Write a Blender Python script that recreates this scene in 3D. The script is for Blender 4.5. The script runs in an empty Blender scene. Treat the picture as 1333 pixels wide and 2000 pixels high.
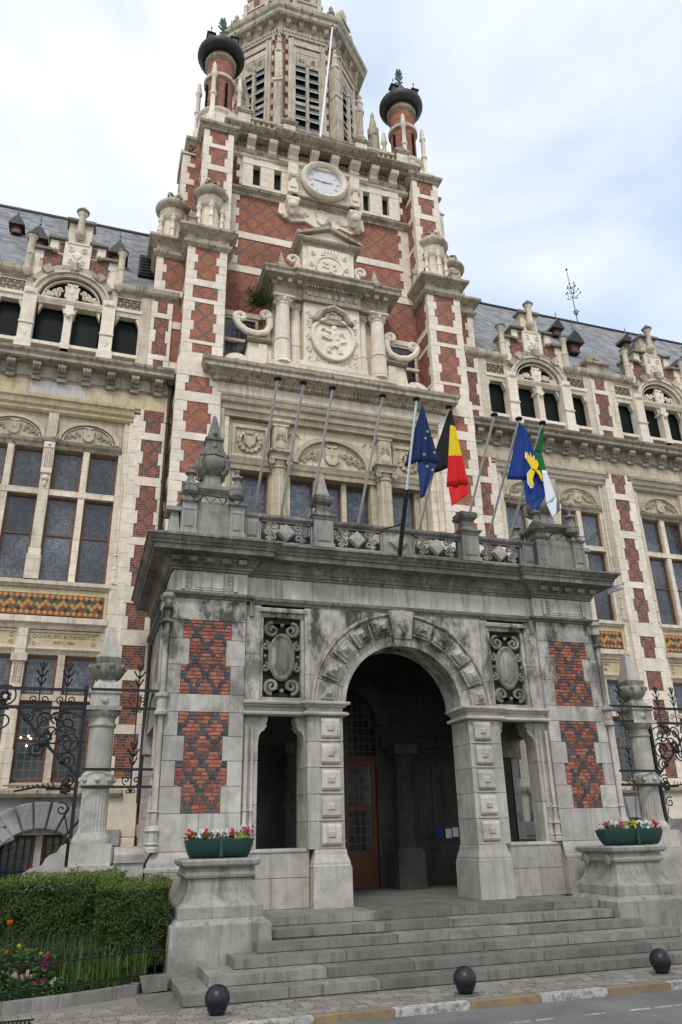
import bpy, bmesh, math, random
from mathutils import Vector, Matrix
random.seed(11)
PI = math.pi
R = math.radians
sc = bpy.context.scene
COL = sc.collection

# ---------------------------------------------------------------- camera
CAM = Vector((-6.75, -16.0, 2.2))
cd = bpy.data.cameras.new('camera'); cam = bpy.data.objects.new('camera', cd); COL.objects.link(cam)
yaw, pit, rol = R(18.488), R(22.946), R(-1.3015)
fw = Vector((math.sin(yaw)*math.cos(pit), math.cos(yaw)*math.cos(pit), math.sin(pit)))
rt = Vector((math.cos(yaw), -math.sin(yaw), 0)); up = rt.cross(fw)
r2 = math.cos(rol)*rt + math.sin(rol)*up; u2 = -math.sin(rol)*rt + math.cos(rol)*up
M = Matrix((r2, u2, -fw)).transposed().to_4x4(); M.translation = CAM
cam.matrix_world = M
cd.sensor_fit = 'VERTICAL'; cd.sensor_height = 36; cd.lens = 1478.9/2000*36
cd.clip_start = 0.1; cd.clip_end = 2000
sc.camera = cam

# ---------------------------------------------------------------- sky and sun
SUN_EL, SUN_AZ = R(52), R(205)          # azimuth clockwise from +Y
w = bpy.data.worlds.new('World'); sc.world = w; w.use_nodes = True
nt = w.node_tree; N = nt.nodes; L = nt.links; N.clear()
out = N.new('ShaderNodeOutputWorld'); bg = N.new('ShaderNodeBackground'); L.new(bg.outputs[0], out.inputs[0])
sky = N.new('ShaderNodeTexSky'); sky.sky_type = 'NISHITA'; sky.sun_disc = False
sky.sun_elevation = SUN_EL; sky.sun_rotation = SUN_AZ; sky.air_density = 1.0; sky.dust_density = .4; sky.ozone_density = 1.5
tc = N.new('ShaderNodeTexCoord')
mp = N.new('ShaderNodeMapping'); mp.inputs['Scale'].default_value = (1.0, 1.0, 1.9); mp.inputs['Rotation'].default_value = (0.2, 0.1, 0.9)
L.new(tc.outputs['Generated'], mp.inputs[0])
nz = N.new('ShaderNodeTexNoise'); nz.inputs['Scale'].default_value = 2.1; nz.inputs['Detail'].default_value = 7; nz.inputs['Roughness'].default_value = .47
nz.inputs['Distortion'].default_value = .35
L.new(mp.outputs[0], nz.inputs['Vector'])
rmp = N.new('ShaderNodeValToRGB'); rmp.color_ramp.elements[0].position = .36; rmp.color_ramp.elements[1].position = .62
rmp.color_ramp.elements[0].color = (.42, .42, .42, 1); rmp.color_ramp.elements[1].color = (1, 1, 1, 1)
L.new(nz.outputs[0], rmp.inputs[0])
mx = N.new('ShaderNodeMix'); mx.data_type = 'RGBA'
hsv = N.new('ShaderNodeHueSaturation'); hsv.inputs['Hue'].default_value = .487; hsv.inputs['Saturation'].default_value = 1.34; hsv.inputs['Value'].default_value = 3.0; L.new(sky.outputs[0], hsv.inputs['Color'])   # thin veil: brighter than clear air
L.new(rmp.outputs[0], mx.inputs['Factor']); L.new(hsv.outputs[0], mx.inputs['A'])
mx.inputs['B'].default_value = (11.0, 11.2, 11.5, 1)      # bright thin cloud, same units as the sky
L.new(mx.outputs['Result'], bg.inputs['Color']); bg.inputs['Strength'].default_value = 0.086
sl = bpy.data.lights.new('sun', 'SUN'); sl.energy = 1.5; sl.angle = R(14); sl.color = (1, .945, .86)
so = bpy.data.objects.new('sun', sl); COL.objects.link(so)
sd = Vector((math.sin(SUN_AZ)*math.cos(SUN_EL), math.cos(SUN_AZ)*math.cos(SUN_EL), math.sin(SUN_EL)))
so.rotation_euler = sd.to_track_quat('Z', 'Y').to_euler(); so.location = sd*80
sc.view_settings.view_transform = 'Standard'; sc.view_settings.look = 'None'
sc.view_settings.gamma = 1; sc.view_settings.exposure = 0.20
sc.render.engine = 'CYCLES'; sc.cycles.max_bounces = 6; sc.cycles.diffuse_bounces = 4

# ---------------------------------------------------------------- materials
def nodes(name):
    m = bpy.data.materials.new(name); m.use_nodes = True
    t = m.node_tree; b = t.nodes['Principled BSDF']; return m, t, b
class G:
    """tiny node-graph writer"""
    def __init__(s, t): s.t = t
    def set(s, sock, v):
        if hasattr(v, 'links') or isinstance(v, bpy.types.NodeSocket): s.t.links.new(v, sock)
        else: sock.default_value = v
    def math(s, op, a, b=None, c=None):
        n = s.t.nodes.new('ShaderNodeMath'); n.operation = op; s.set(n.inputs[0], a)
        if b is not None: s.set(n.inputs[1], b)
        if c is not None: s.set(n.inputs[2], c)
        return n.outputs[0]
    def mix(s, f, a, b, mode='MIX'):
        n = s.t.nodes.new('ShaderNodeMix'); n.data_type = 'RGBA'; n.blend_type = mode
        s.set(n.inputs['Factor'], f)
        s.set(n.inputs['A'], a if not isinstance(a, tuple) else a+(1,)); s.set(n.inputs['B'], b if not isinstance(b, tuple) else b+(1,))
        return n.outputs['Result']
    def noise(s, vec, scale, detail=4, rough=.55, dist=0):
        n = s.t.nodes.new('ShaderNodeTexNoise'); n.inputs['Scale'].default_value = scale; n.inputs['Detail'].default_value = detail
        n.inputs['Roughness'].default_value = rough; n.inputs['Distortion'].default_value = dist
        if vec: s.t.links.new(vec, n.inputs['Vector'])
        return n.outputs[0]
    def ramp(s, f, stops):
        n = s.t.nodes.new('ShaderNodeMapRange'); n.inputs['From Min'].default_value = stops[0]; n.inputs['From Max'].default_value = stops[1]
        n.inputs['To Min'].default_value = stops[2]; n.inputs['To Max'].default_value = stops[3]; s.set(n.inputs['Value'], f); return n.outputs[0]
    def pos(s, scale=(1, 1, 1)):
        g = s.t.nodes.new('ShaderNodeNewGeometry'); m = s.t.nodes.new('ShaderNodeMapping'); m.inputs['Scale'].default_value = scale
        s.t.links.new(g.outputs['Position'], m.inputs[0]); return m.outputs[0]
    def rnd(s):
        o = s.t.nodes.new('ShaderNodeObjectInfo'); g = s.t.nodes.new('ShaderNodeNewGeometry')
        return s.math('FRACT', s.math('ADD', o.outputs['Random'], g.outputs['Random Per Island']))
    def bump(s, h, b, strength=.3, dist=.02):
        n = s.t.nodes.new('ShaderNodeBump'); n.inputs['Strength'].default_value = strength; n.inputs['Distance'].default_value = dist
        s.t.links.new(h, n.inputs['Height']); s.t.links.new(n.outputs[0], b.inputs['Normal'])

def stone(name, c1, c2, soot=(.05, .048, .042), amt=.5, streak=.5, rough=.85, var=.16, fine=14, joints=None, high=None, lite=0):
    """weathered stone: two-tone mottling, per-block tone, rain streaks and soot patches"""
    m, t, b = nodes(name); g = G(t)
    p = g.pos(); big = g.noise(p, .9, 5, .6); mid = g.noise(p, 4.5, 5, .65); fi = g.noise(p, fine*3, 4, .7)
    col = g.mix(g.ramp(big, (.35, .65, 0, 1)), c1, c2)
    k = g.ramp(g.rnd(), (0, 1, 1-var, 1+var))
    k2 = g.math('MULTIPLY', k, g.ramp(mid, (.3, .7, .86, 1.1)))
    k3 = g.math('MULTIPLY', k2, g.ramp(fi, (.3, .7, .9, 1.08)))
    v = t.nodes.new('ShaderNodeCombineXYZ'); [t.links.new(k3, v.inputs[i]) for i in range(3)]
    col = g.mix(1.0, col, v.outputs[0], 'MULTIPLY')
    if lite: col = g.mix(g.math('MULTIPLY', g.ramp(g.noise(g.pos((8.5, 8.5, .45)), 1.0, 5, .7), (.56, .66, 0, 1)), lite), col, (.66, .62, .56))      # pale lime run-off
    st = g.noise(g.pos((7.5, 7.5, .5)), 1.0, 6, .7)
    pa = g.noise(p, 1.3, 6, .7, .4)
    sm = g.math('MULTIPLY', g.ramp(st, (.49, .66, 0, 1)), streak)
    pm = g.math('MULTIPLY', g.ramp(pa, (.5, .68, 0, 1)), amt)
    f = g.math('MAXIMUM', sm, pm)
    if high:                                   # soot blackens the upper courses of the porch (z range, amount)
        sp = t.nodes.new('ShaderNodeSeparateXYZ'); t.links.new(p, sp.inputs[0])
        hz = g.math('ADD', g.ramp(sp.outputs[2], (high[0], high[1], 0, high[2])), 0.0)
        hn = g.math('MULTIPLY', hz, g.ramp(g.noise(g.pos((1.5, 1.5, .8)), 1.2, 7, .72), (.43, .57, .0, 1)))
        f = g.math('MAXIMUM', f, hn)
    f = g.math('MINIMUM', f, .93)
    col = g.mix(f, col, soot)
    if joints:                                  # fine ashlar joints (course height, block length) where blocks are too small to build
        sp = t.nodes.new('ShaderNodeSeparateXYZ'); t.links.new(p, sp.inputs[0])
        u = g.math('ADD', sp.outputs[0], sp.outputs[1]); r = g.math('FLOOR', g.math('DIVIDE', sp.outputs[2], joints[0]))
        fz = g.math('FRACT', g.math('DIVIDE', sp.outputs[2], joints[0]))
        fu = g.math('FRACT', g.math('ADD', g.math('DIVIDE', u, joints[1]), g.math('MULTIPLY', r, .37)))
        j = g.math('MAXIMUM', g.math('LESS_THAN', fz, .016/joints[0]), g.math('LESS_THAN', fu, .014/joints[1]))
        col = g.mix(g.math('MULTIPLY', j, .5), col, soot)
    t.links.new(col, b.inputs['Base Color']); b.inputs['Roughness'].default_value = rough
    b.inputs['Specular IOR Level'].default_value = .25
    g.bump(g.math('ADD', g.math('MULTIPLY', fi, .5), mid), b, .28, .012)
    return m

def brickwall(name, red, dark, mortar, L_=.165, H_=.073, per=.62, rise=9.4, darkw=.095, mott=.22):
    """running-bond brickwork on walls too far away to build brick by brick, dark headers in a diaper pattern"""
    m, t, b = nodes(name); g = G(t); p = g.pos()
    sp = t.nodes.new('ShaderNodeSeparateXYZ'); t.links.new(p, sp.inputs[0])
    u = g.math('ADD', sp.outputs[0], sp.outputs[1]); zz = g.math('DIVIDE', sp.outputs[2], H_)
    r = g.math('FLOOR', zz); fz = g.math('FRACT', zz)
    us = g.math('ADD', g.math('DIVIDE', u, L_), g.math('MULTIPLY', g.math('MODULO', g.math('ADD', r, 1000), 2), .5))
    c = g.math('FLOOR', us); fu = g.math('FRACT', us)
    uc = g.math('MULTIPLY', g.math('SUBTRACT', c, g.math('MULTIPLY', g.math('MODULO', g.math('ADD', r, 1000), 2), .5)), L_)
    def near(sgn):
        a = g.math('FRACT', g.math('ADD', g.math('ADD', g.math('DIVIDE', u, per), g.math('MULTIPLY', r, sgn/rise)), 100.0))
        return g.math('LESS_THAN', g.math('ABSOLUTE', g.math('SUBTRACT', a, .5)), darkw)
    dk = g.math('MAXIMUM', near(1), near(-1))
    cx = t.nodes.new('ShaderNodeCombineXYZ'); t.links.new(c, cx.inputs[0]); t.links.new(r, cx.inputs[1])
    wn = t.nodes.new('ShaderNodeTexWhiteNoise'); wn.noise_dimensions = '2D'; t.links.new(cx.outputs[0], wn.inputs['Vector'])
    k = g.math('MULTIPLY', g.ramp(wn.outputs['Value'], (0, 1, 1-mott, 1+mott)), g.ramp(g.noise(p, 1.1, 5, .6), (.3, .7, .8, 1.2)))
    v = t.nodes.new('ShaderNodeCombineXYZ'); [t.links.new(k, v.inputs[i]) for i in range(3)]
    dkn = g.math('MULTIPLY', dk, g.ramp(wn.outputs['Value'], (.12, .55, 0, 1)))
    col = g.mix(1.0, g.mix(dkn, red, dark), v.outputs[0], 'MULTIPLY')
    mo = g.math('MAXIMUM', g.math('LESS_THAN', fz, .15), g.math('LESS_THAN', fu, .055))
    col = g.mix(g.math('MULTIPLY', mo, .8), col, mortar)
    t.links.new(col, b.inputs['Base Color']); b.inputs['Roughness'].default_value = .9; b.inputs['Specular IOR Level'].default_value = .2
    g.bump(g.math('SUBTRACT', 1.0, mo), b, .5, .01)
    return m

def plain(name, c, rough=.6, metal=0, var=.12, ns=6, emit=None, spec=.4, bump=0, dirt=0):
    m, t, b = nodes(name); g = G(t); p = g.pos()
    k = g.math('MULTIPLY', g.ramp(g.rnd(), (0, 1, 1-var, 1+var)), g.ramp(g.noise(p, ns, 5, .6), (.3, .7, 1-var, 1+var)))
    v = t.nodes.new('ShaderNodeCombineXYZ'); [t.links.new(k, v.inputs[i]) for i in range(3)]
    col = g.mix(1.0, c, v.outputs[0], 'MULTIPLY')
    if dirt: col = g.mix(g.math('MULTIPLY', g.ramp(g.noise(p, ns*.6, 6, .7), (.5, .7, 0, 1)), dirt), col, (.05, .045, .04))
    t.links.new(col, b.inputs['Base Color'])
    b.inputs['Roughness'].default_value = rough; b.inputs['Metallic'].default_value = metal; b.inputs['Specular IOR Level'].default_value = spec
    if bump: g.bump(g.noise(p, ns*5, 5, .6), b, bump, .01)
    if emit:
        b.inputs['Emission Color'].default_value = emit[:3]+(1,); b.inputs['Emission Strength'].default_value = emit[3]
    return m

def leaded(name, tone, sz=.085, diag=False, came=(.05, .05, .052)):
    """leaded glass: small quarries of uneven dark tints in lead cames"""
    m, t, b = nodes(name); g = G(t); p = g.pos()
    sp = t.nodes.new('ShaderNodeSeparateXYZ'); t.links.new(p, sp.inputs[0]); x, z = sp.outputs[0], sp.outputs[2]
    if diag: x, z = g.math('ADD', sp.outputs[0], sp.outputs[2]), g.math('SUBTRACT', sp.outputs[0], sp.outputs[2])
    x, z = g.math('DIVIDE', x, sz), g.math('DIVIDE', z, sz*1.25)
    cx = t.nodes.new('ShaderNodeCombineXYZ'); t.links.new(g.math('FLOOR', x), cx.inputs[0]); t.links.new(g.math('FLOOR', z), cx.inputs[1])
    wn = t.nodes.new('ShaderNodeTexWhiteNoise'); wn.noise_dimensions = '2D'; t.links.new(cx.outputs[0], wn.inputs['Vector'])
    ln = g.math('MAXIMUM', g.math('LESS_THAN', g.math('FRACT', x), .12), g.math('LESS_THAN', g.math('FRACT', z), .1))
    k = g.ramp(wn.outputs['Value'], (0, 1, .6, 1.45)); v = t.nodes.new('ShaderNodeCombineXYZ'); [t.links.new(k, v.inputs[i]) for i in range(3)]
    col = g.mix(1.0, g.mix(.022, tone, wn.outputs['Color']), v.outputs[0], 'MULTIPLY')
    oi = t.nodes.new('ShaderNodeObjectInfo'); kk = g.math('MULTIPLY', g.ramp(oi.outputs['Random'], (0, 1, .45, 1.5)), g.ramp(g.noise(p, .8, 3, .5), (.35, .65, .6, 1.45))); v2 = t.nodes.new('ShaderNodeCombineXYZ'); [t.links.new(kk, v2.inputs[i]) for i in range(3)]
    col = g.mix(1.0, col, v2.outputs[0], 'MULTIPLY')
    col = g.mix(ln, col, came)
    t.links.new(col, b.inputs['Base Color']); b.inputs['Roughness'].default_value = .18; b.inputs['Specular IOR Level'].default_value = .55
    hh = g.math('ADD', g.math('MULTIPLY', wn.outputs['Value'], .8), g.noise(p, 9, 3, .5)); g.bump(hh, b, .25, .004)
    return m

S = {}
S['pale'] = stone('pale_limestone', (.66, .56, .435), (.75, .65, .52), soot=(.15, .12, .08), amt=.42, streak=.42, joints=(.36, .74))
S['pale_block'] = stone('pale_limestone_block', (.74, .64, .515), (.82, .725, .60), soot=(.30, .26, .21), amt=.22, streak=.18, var=.07)
S['trim'] = stone('weathered_cornice_stone', (.41, .345, .26), (.51, .44, .34), soot=(.055, .048, .034), amt=.65, streak=.8)
S['beige'] = stone('beige_stone', (.48, .40, .285), (.57, .49, .36), soot=(.13, .10, .065), amt=.35, streak=.4, joints=(.5, .62))
S['ochre'] = stone('ochre_sandstone', (.56, .44, .25), (.64, .54, .37), soot=(.20, .155, .09), amt=.3, streak=.35)
S['ochrej'] = stone('jointed_ochre_sandstone', (.54, .42, .24), (.62, .52, .35), soot=(.12, .09, .05), amt=.3, streak=.4, joints=(40.0, .46))
S['beigej'] = stone('jointed_beige_stone', (.47, .41, .315), (.55, .485, .38), soot=(.12, .10, .07), amt=.3, streak=.4, joints=(40.0, .46))
S['trimdark'] = stone('grimy_cornice_stone', (.33, .285, .22), (.42, .37, .295), soot=(.06, .055, .042), amt=.6, streak=.75)  # darker base tone than trim, for the wing cornice and its corbels
S['coping'] = stone('dark_coping_stone', (.20, .185, .155), (.30, .28, .24), soot=(.04, .042, .032), amt=.8, streak=.6)
S['lilac'] = stone('grey_sandstone', (.47, .43, .40), (.53, .49, .46), soot=(.2, .18, .16), amt=.2, streak=.2)
S['blue'] = stone('blue_limestone', (.42, .385, .335), (.51, .472, .415), soot=(.045, .041, .034), amt=.45, streak=.40, var=.17, high=(2.6, 6.4, .95), lite=.30)
S['bluelow'] = stone('blue_limestone_plinth', (.37, .34, .295), (.455, .42, .37), soot=(.11, .10, .085), amt=.45, streak=.32, var=.14, lite=.18)
S['sooty'] = stone('sooted_blue_limestone', (.15, .138, .118), (.29, .268, .235), soot=(.03, .028, .023), amt=.65, streak=.6, var=.1, lite=.3)
S['para'] = stone('parapet_bluestone', (.25, .235, .21), (.35, .33, .30), soot=(.05, .047, .04), amt=.5, streak=.45, var=.12, lite=.25)
S['frieze'] = stone('rain_washed_bluestone', (.42, .39, .345), (.52, .485, .435), soot=(.075, .07, .058), amt=.35, streak=.6, var=.1, lite=.55)
S['belfry'] = stone('belfry_stone', (.54, .455, .355), (.64, .555, .445), soot=(.10, .085, .06), amt=.45, streak=.5, joints=(.36, .6))
S['step'] = stone('step_bluestone', (.165, .153, .135), (.235, .22, .197), soot=(.065, .06, .05), amt=.6, streak=.6, var=.28)
S['pedst'] = stone('pedestal_bluestone', (.26, .242, .215), (.35, .33, .295), soot=(.085, .078, .066), amt=.7, streak=.65, var=.1)
S['rust'] = stone('rough_basement_stone', (.25, .24, .23), (.36, .35, .335), soot=(.07, .068, .06), amt=.6, streak=.3, fine=6)
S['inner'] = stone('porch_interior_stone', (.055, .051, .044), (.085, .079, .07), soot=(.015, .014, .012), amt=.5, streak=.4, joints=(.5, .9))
S['brick'] = brickwall('tower_brickwork', (.33, .118, .068), (.13, .082, .078), (.33, .25, .195))
S['brickw'] = brickwall('wing_brickwork', (.27, .085, .05), (.055, .055, .066), (.34, .30, .26), per=.44, rise=7.2, darkw=.13)
S['red'] = plain('red_brick', (.30, .105, .072), .85, var=.34, ns=9, spec=.2, bump=.4)
S['dark'] = plain('dark_brick', (.075, .073, .08), .75, var=.3, ns=9, spec=.25, bump=.3)
S['mortar'] = plain('mortar', (.44, .40, .35), .95, var=.12, ns=12, spec=.1, bump=.3)
S['slate'] = brickwall('slate_roofing', (.25, .248, .255), (.25, .248, .255), (.125, .124, .13), L_=.28, H_=.2, mott=.3)
S['lead'] = plain('dark_lead_sheet', (.05, .045, .040), .55, .3, var=.3, ns=4)
S['copper'] = plain('verdigris_copper', (.10, .21, .17), .7, var=.3, ns=8)
S['mossy'] = stone('mossy_cap_stone', (.22, .21, .13), (.34, .31, .22), soot=(.07, .08, .03), amt=.8, streak=.4)
S['wood'] = plain('red_brown_window_wood', (.15, .06, .026), .5, var=.15)
S['oak'] = plain('orange_brown_door_wood', (.115, .036, .012), .45, var=.2, ns=3)
S['glass'] = leaded('leaded_glass', (.075, .082, .095))
S['glass2'] = leaded('leaded_glass_grid', (.018, .018, .02), .17, came=(.10, .10, .105))
S['glassd'] = leaded('leaded_glass_lozenges', (.075, .082, .095), .075, True)
S['void'] = plain('dark_green_glazing', (.008, .012, .010), .45, spec=.10, var=.3, ns=2)
S['black'] = plain('blackness_of_the_room', (.006, .006, .006), .9, spec=.05)
S['iron'] = plain('wrought_iron', (.018, .018, .020), .5, .4, var=.3, ns=12)
S['steel'] = plain('galvanised_pole', (.55, .53, .50), .45, .15, var=.1)
S['white'] = plain('white_paint', (.74, .75, .76), .45, var=.04)
S['dial'] = plain('white_clock_enamel', (.66, .63, .65), .3, var=.03)
S['numeral'] = plain('grey_numeral_paint', (.42, .40, .43), .5)
S['yellowtile'] = plain('yellow_tile', (.46, .225, .05), .35, var=.12)
S['browntile'] = plain('red_brown_tile', (.18, .055, .025), .35, var=.2)
S['greentile'] = plain('green_tile', (.045, .085, .055), .35, var=.25)
S['blacktile'] = plain('black_tile', (.028, .027, .03), .35, var=.2)
S['louvre'] = plain('grey_purple_louvre', (.14, .115, .118), .7, var=.2)
S['louvedge'] = plain('pale_green_louvre_edge', (.36, .44, .40), .6)
S['pole_black'] = plain('black_pole_sleeve', (.012, .012, .013), .45, .2)
S['ball'] = plain('black_painted_iron', (.016, .016, .018), .38, .2, var=.2, ns=14, bump=.1)
S['tub'] = plain('dark_green_plastic', (.012, .045, .038), .5, var=.1)
S['fstar'] = plain('dull_gold', (.42, .33, .07), .75, var=.05, spec=.2)
S['fblue'] = plain('flag_blue', (.020, .040, .125), .75, var=.06, ns=2, spec=.2)
S['fblue2'] = plain('flag_bright_blue', (.020, .055, .24), .75, var=.06, ns=2, spec=.2)
S['fyellow'] = plain('flag_yellow', (.80, .56, .02), .75, var=.04, spec=.2)
S['fblack'] = plain('flag_black', (.022, .022, .022), .8, var=.1, spec=.2)
S['fred'] = plain('flag_red', (.66, .02, .022), .75, var=.05, spec=.2)
S['fgreen'] = plain('flag_green', (.012, .13, .035), .75, var=.06, spec=.2)
S['fwhite'] = plain('flag_white', (.76, .78, .82), .75, var=.03, spec=.2)
S['cctv'] = plain('grey_camera_housing', (.55, .55, .54), .4, var=.05)
def setts_mat():
    m, t, b = nodes('worn_setts'); g = G(t); p = g.pos()
    c = g.mix(g.ramp(g.rnd(), (0, 1, 0, 1)), (.17, .145, .118), (.26, .235, .20))
    k = g.ramp(g.noise(p, 3, 6, .7), (.3, .7, .75, 1.2)); v = t.nodes.new('ShaderNodeCombineXYZ'); [t.links.new(k, v.inputs[i]) for i in range(3)]
    t.links.new(g.mix(1, c, v.outputs[0], 'MULTIPLY'), b.inputs['Base Color']); b.inputs['Roughness'].default_value = .85
    g.bump(g.noise(p, 45, 5, .6), b, .5, .01); return m
S['sett'] = setts_mat()
def asphalt():
    m, t, b = nodes('asphalt'); g = G(t); p = g.pos()
    c = g.mix(g.ramp(g.noise(p, .7, 6, .65), (.35, .65, 0, 1)), (.10, .094, .085), (.175, .166, .152))
    k = g.ramp(g.noise(p, 90, 3, .8), (.3, .7, .7, 1.3)); v = t.nodes.new('ShaderNodeCombineXYZ'); [t.links.new(k, v.inputs[i]) for i in range(3)]
    t.links.new(g.mix(1, c, v.outputs[0], 'MULTIPLY'), b.inputs['Base Color']); b.inputs['Roughness'].default_value = .9
    g.bump(g.noise(p, 120, 3, .7), b, .5, .008); return m
S['asphalt'] = asphalt()
def wornpaint(name, c, under=(.15, .14, .13)):
    m, t, b = nodes(name); g = G(t); p = g.pos()
    f = g.ramp(g.noise(p, 11, 6, .75), (.46, .60, 0, .9))
    k = g.ramp(g.noise(p, 2, 4, .6), (.3, .7, .8, 1.1)); v = t.nodes.new('ShaderNodeCombineXYZ'); [t.links.new(k, v.inputs[i]) for i in range(3)]
    t.links.new(g.mix(1, g.mix(f, c, under), v.outputs[0], 'MULTIPLY'), b.inputs['Base Color']); b.inputs['Roughness'].default_value = .8; return m
S['kyellow'] = wornpaint('worn_yellow_kerb_paint', (.27, .175, .075)); S['kwhite'] = wornpaint('worn_white_kerb_paint', (.44, .42, .385))
def leafmat(name, a, bcol, trans=.25):
    m, t, b = nodes(name); g = G(t)
    c = g.mix(g.rnd(), a, bcol); t.links.new(c, b.inputs['Base Color']); b.inputs['Roughness'].default_value = .6; b.inputs['Specular IOR Level'].default_value = .3
    tr = t.nodes.new('ShaderNodeBsdfTranslucent'); t.links.new(c, tr.inputs[0]); ms = t.nodes.new('ShaderNodeMixShader'); ms.inputs[0].default_value = trans
    o = t.nodes['Material Output']; t.links.new(b.outputs[0], ms.inputs[1]); t.links.new(tr.outputs[0], ms.inputs[2]); t.links.new(ms.outputs[0], o.inputs[0]); return m
S['hedge'] = leafmat('yew_hedge_leaves', (.022, .040, .007), (.072, .104, .016))
S['hedgetop'] = leafmat('young_hedge_leaves', (.07, .11, .016), (.13, .18, .03))
S['hcore'] = plain('hedge_twigs', (.018, .022, .008), .9, var=.3)
S['grass'] = leafmat('bright_grass_blades', (.07, .13, .02), (.17, .25, .045))
S['herb'] = leafmat('grey_green_herbs', (.05, .085, .035), (.10, .14, .06))
S['leafy'] = leafmat('garden_leaves', (.035, .075, .015), (.07, .13, .028))
S['soil'] = plain('soil', (.045, .035, .026), .95, var=.3, ns=12, bump=.6)
for n_, c_ in dict(p_red=(.62, .012, .012), p_white=(.78, .78, .76), p_pink=(.5, .03, .16), p_yellow=(.72, .50, .02), p_orange=(.78, .14, .01), p_lime=(.36, .46, .02), p_violet=(.16, .10, .30), p_rose=(.75, .48, .45)).items():
    S[n_] = leafmat('petals_'+n_[2:], c_, tuple(x*.75 for x in c_), .3)
# ---------------------------------------------------------------- geometry helpers
class MB:
    def __init__(s, sx=1, ox=0.0): s.v = []; s.f = []; s.mi = []; s.sx = sx; s.ox = ox; s.cur = 0
    def P(s, x, y, z): s.v.append((s.ox+s.sx*x, y, z)); return len(s.v)-1
    def F(s, *i): s.f.append(i); s.mi.append(s.cur)
    def box(s, x0, x1, y0, y1, z0, z1, tx=0, ty=0):
        """box; tx, ty shrink the top on each side"""
        a = [s.P(*p) for p in ((x0, y0, z0), (x1, y0, z0), (x1, y1, z0), (x0, y1, z0), (x0+tx, y0+ty, z1), (x1-tx, y0+ty, z1), (x1-tx, y1-ty, z1), (x0+tx, y1-ty, z1))]
        for q in ((0, 3, 2, 1), (4, 5, 6, 7), (0, 1, 5, 4), (1, 2, 6, 5), (2, 3, 7, 6), (3, 0, 4, 7)): s.F(*[a[i] for i in q])
        return s
    def prism(s, pts, fn0, fn1):
        a = [s.P(*fn0(p)) for p in pts]; b = [s.P(*fn1(p)) for p in pts]; n = len(pts)
        s.F(*a); s.F(*reversed(b))
        for i in range(n): s.F(a[i], a[(i+1) % n], b[(i+1) % n], b[i])
        return s
    def py(s, pts, y0, y1): return s.prism(pts, lambda p: (p[0], y0, p[1]), lambda p: (p[0], y1, p[1]))      # pts (x,z)
    def pxx(s, pts, x0, x1): return s.prism(pts, lambda p: (x0, p[0], p[1]), lambda p: (x1, p[0], p[1]))     # pts (y,z)
    def pz(s, pts, z0, z1): return s.prism(pts, lambda p: (p[0], p[1], z0), lambda p: (p[0], p[1], z1))      # pts (x,y)
    def lathe(s, prof, cx, cy, seg=16, flute=0, nf=0, a0=0):
        rings = []
        for r, z in prof:
            ring = []
            for k in range(seg):
                a = a0+2*PI*k/seg; rr = r*(1-flute*(k % 2)) if flute else r
                ring.append(s.P(cx+rr*math.cos(a), cy+rr*math.sin(a), z))
            rings.append(ring)
        for a, b in zip(rings, rings[1:]):
            for k in range(seg): s.F(a[k], a[(k+1) % seg], b[(k+1) % seg], b[k])
        s.F(*reversed(rings[0])); s.F(*rings[-1]); return s
    def tube(s, pts, r, seg=6, r1=None, up=None):
        pts = [Vector(p) for p in pts]; n = len(pts); rings = []
        for i, p in enumerate(pts):
            d = (pts[min(i+1, n-1)]-pts[max(i-1, 0)])
            if d.length < 1e-9: d = Vector((0, 0, 1))
            d.normalize(); a = d.orthogonal() if abs(d.y) > .9 else d.cross(Vector((0, 1, 0))); a.normalize(); b = d.cross(a)
            rr = r if r1 is None else r+(r1-r)*i/max(1, n-1)
            rings.append([s.P(*(p+a*rr*math.cos(2*PI*k/seg)+b*rr*math.sin(2*PI*k/seg))) for k in range(seg)])
        for a, b in zip(rings, rings[1:]):
            for k in range(seg): s.F(a[k], a[(k+1) % seg], b[(k+1) % seg], b[k])
        s.F(*reversed(rings[0])); s.F(*rings[-1]); return s
    def sweep(s, path, prof, closed=False):
        """closed profile [(out,z)] along a plan polyline [(x,y)]; out is to the right of travel"""
        P = [Vector(p) for p in path]; n = len(P); rings = []
        def rn(a, b): d = (b-a).normalized(); return Vector((d.y, -d.x))
        for i in range(n):
            if closed: n1, n2 = rn(P[i-1], P[i]), rn(P[i], P[(i+1) % n])
            else: n1 = rn(P[max(i-1, 0)], P[max(i, 1)]) if i > 0 else rn(P[0], P[1]); n2 = rn(P[i], P[i+1]) if i < n-1 else n1
            m = (n1+n2)/max(.25, 1+n1.dot(n2))
            rings.append([s.P(P[i].x+m.x*d, P[i].y+m.y*d, z) for d, z in prof])
        k = len(prof)
        for i in range(n if closed else n-1):
            a, b = rings[i], rings[(i+1) % n]
            for j in range(k): s.F(a[j], a[(j+1) % k], b[(j+1) % k], b[j])
        if not closed: s.F(*reversed(rings[0])); s.F(*rings[-1])
        return s
    def arch(s, cx, cz, r0, r1, y0, y1, a0=0, a1=180, n=20, ez=1.0, prof=None):
        """ring sector in the xz plane, r0..r1, extruded y0..y1"""
        rings = []
        sec = prof or [(r0, y0), (r1, y0), (r1, y1), (r0, y1)]
        for i in range(n+1):
            a = R(a0+(a1-a0)*i/n); rings.append([s.P(cx+r*math.cos(a), y, cz+r*ez*math.sin(a)) for r, y in sec])
        k = len(sec)
        for a, b in zip(rings, rings[1:]):
            for j in range(k): s.F(a[j], a[(j+1) % k], b[(j+1) % k], b[j])
        s.F(*rings[0]); s.F(*reversed(rings[-1])); return s
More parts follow.
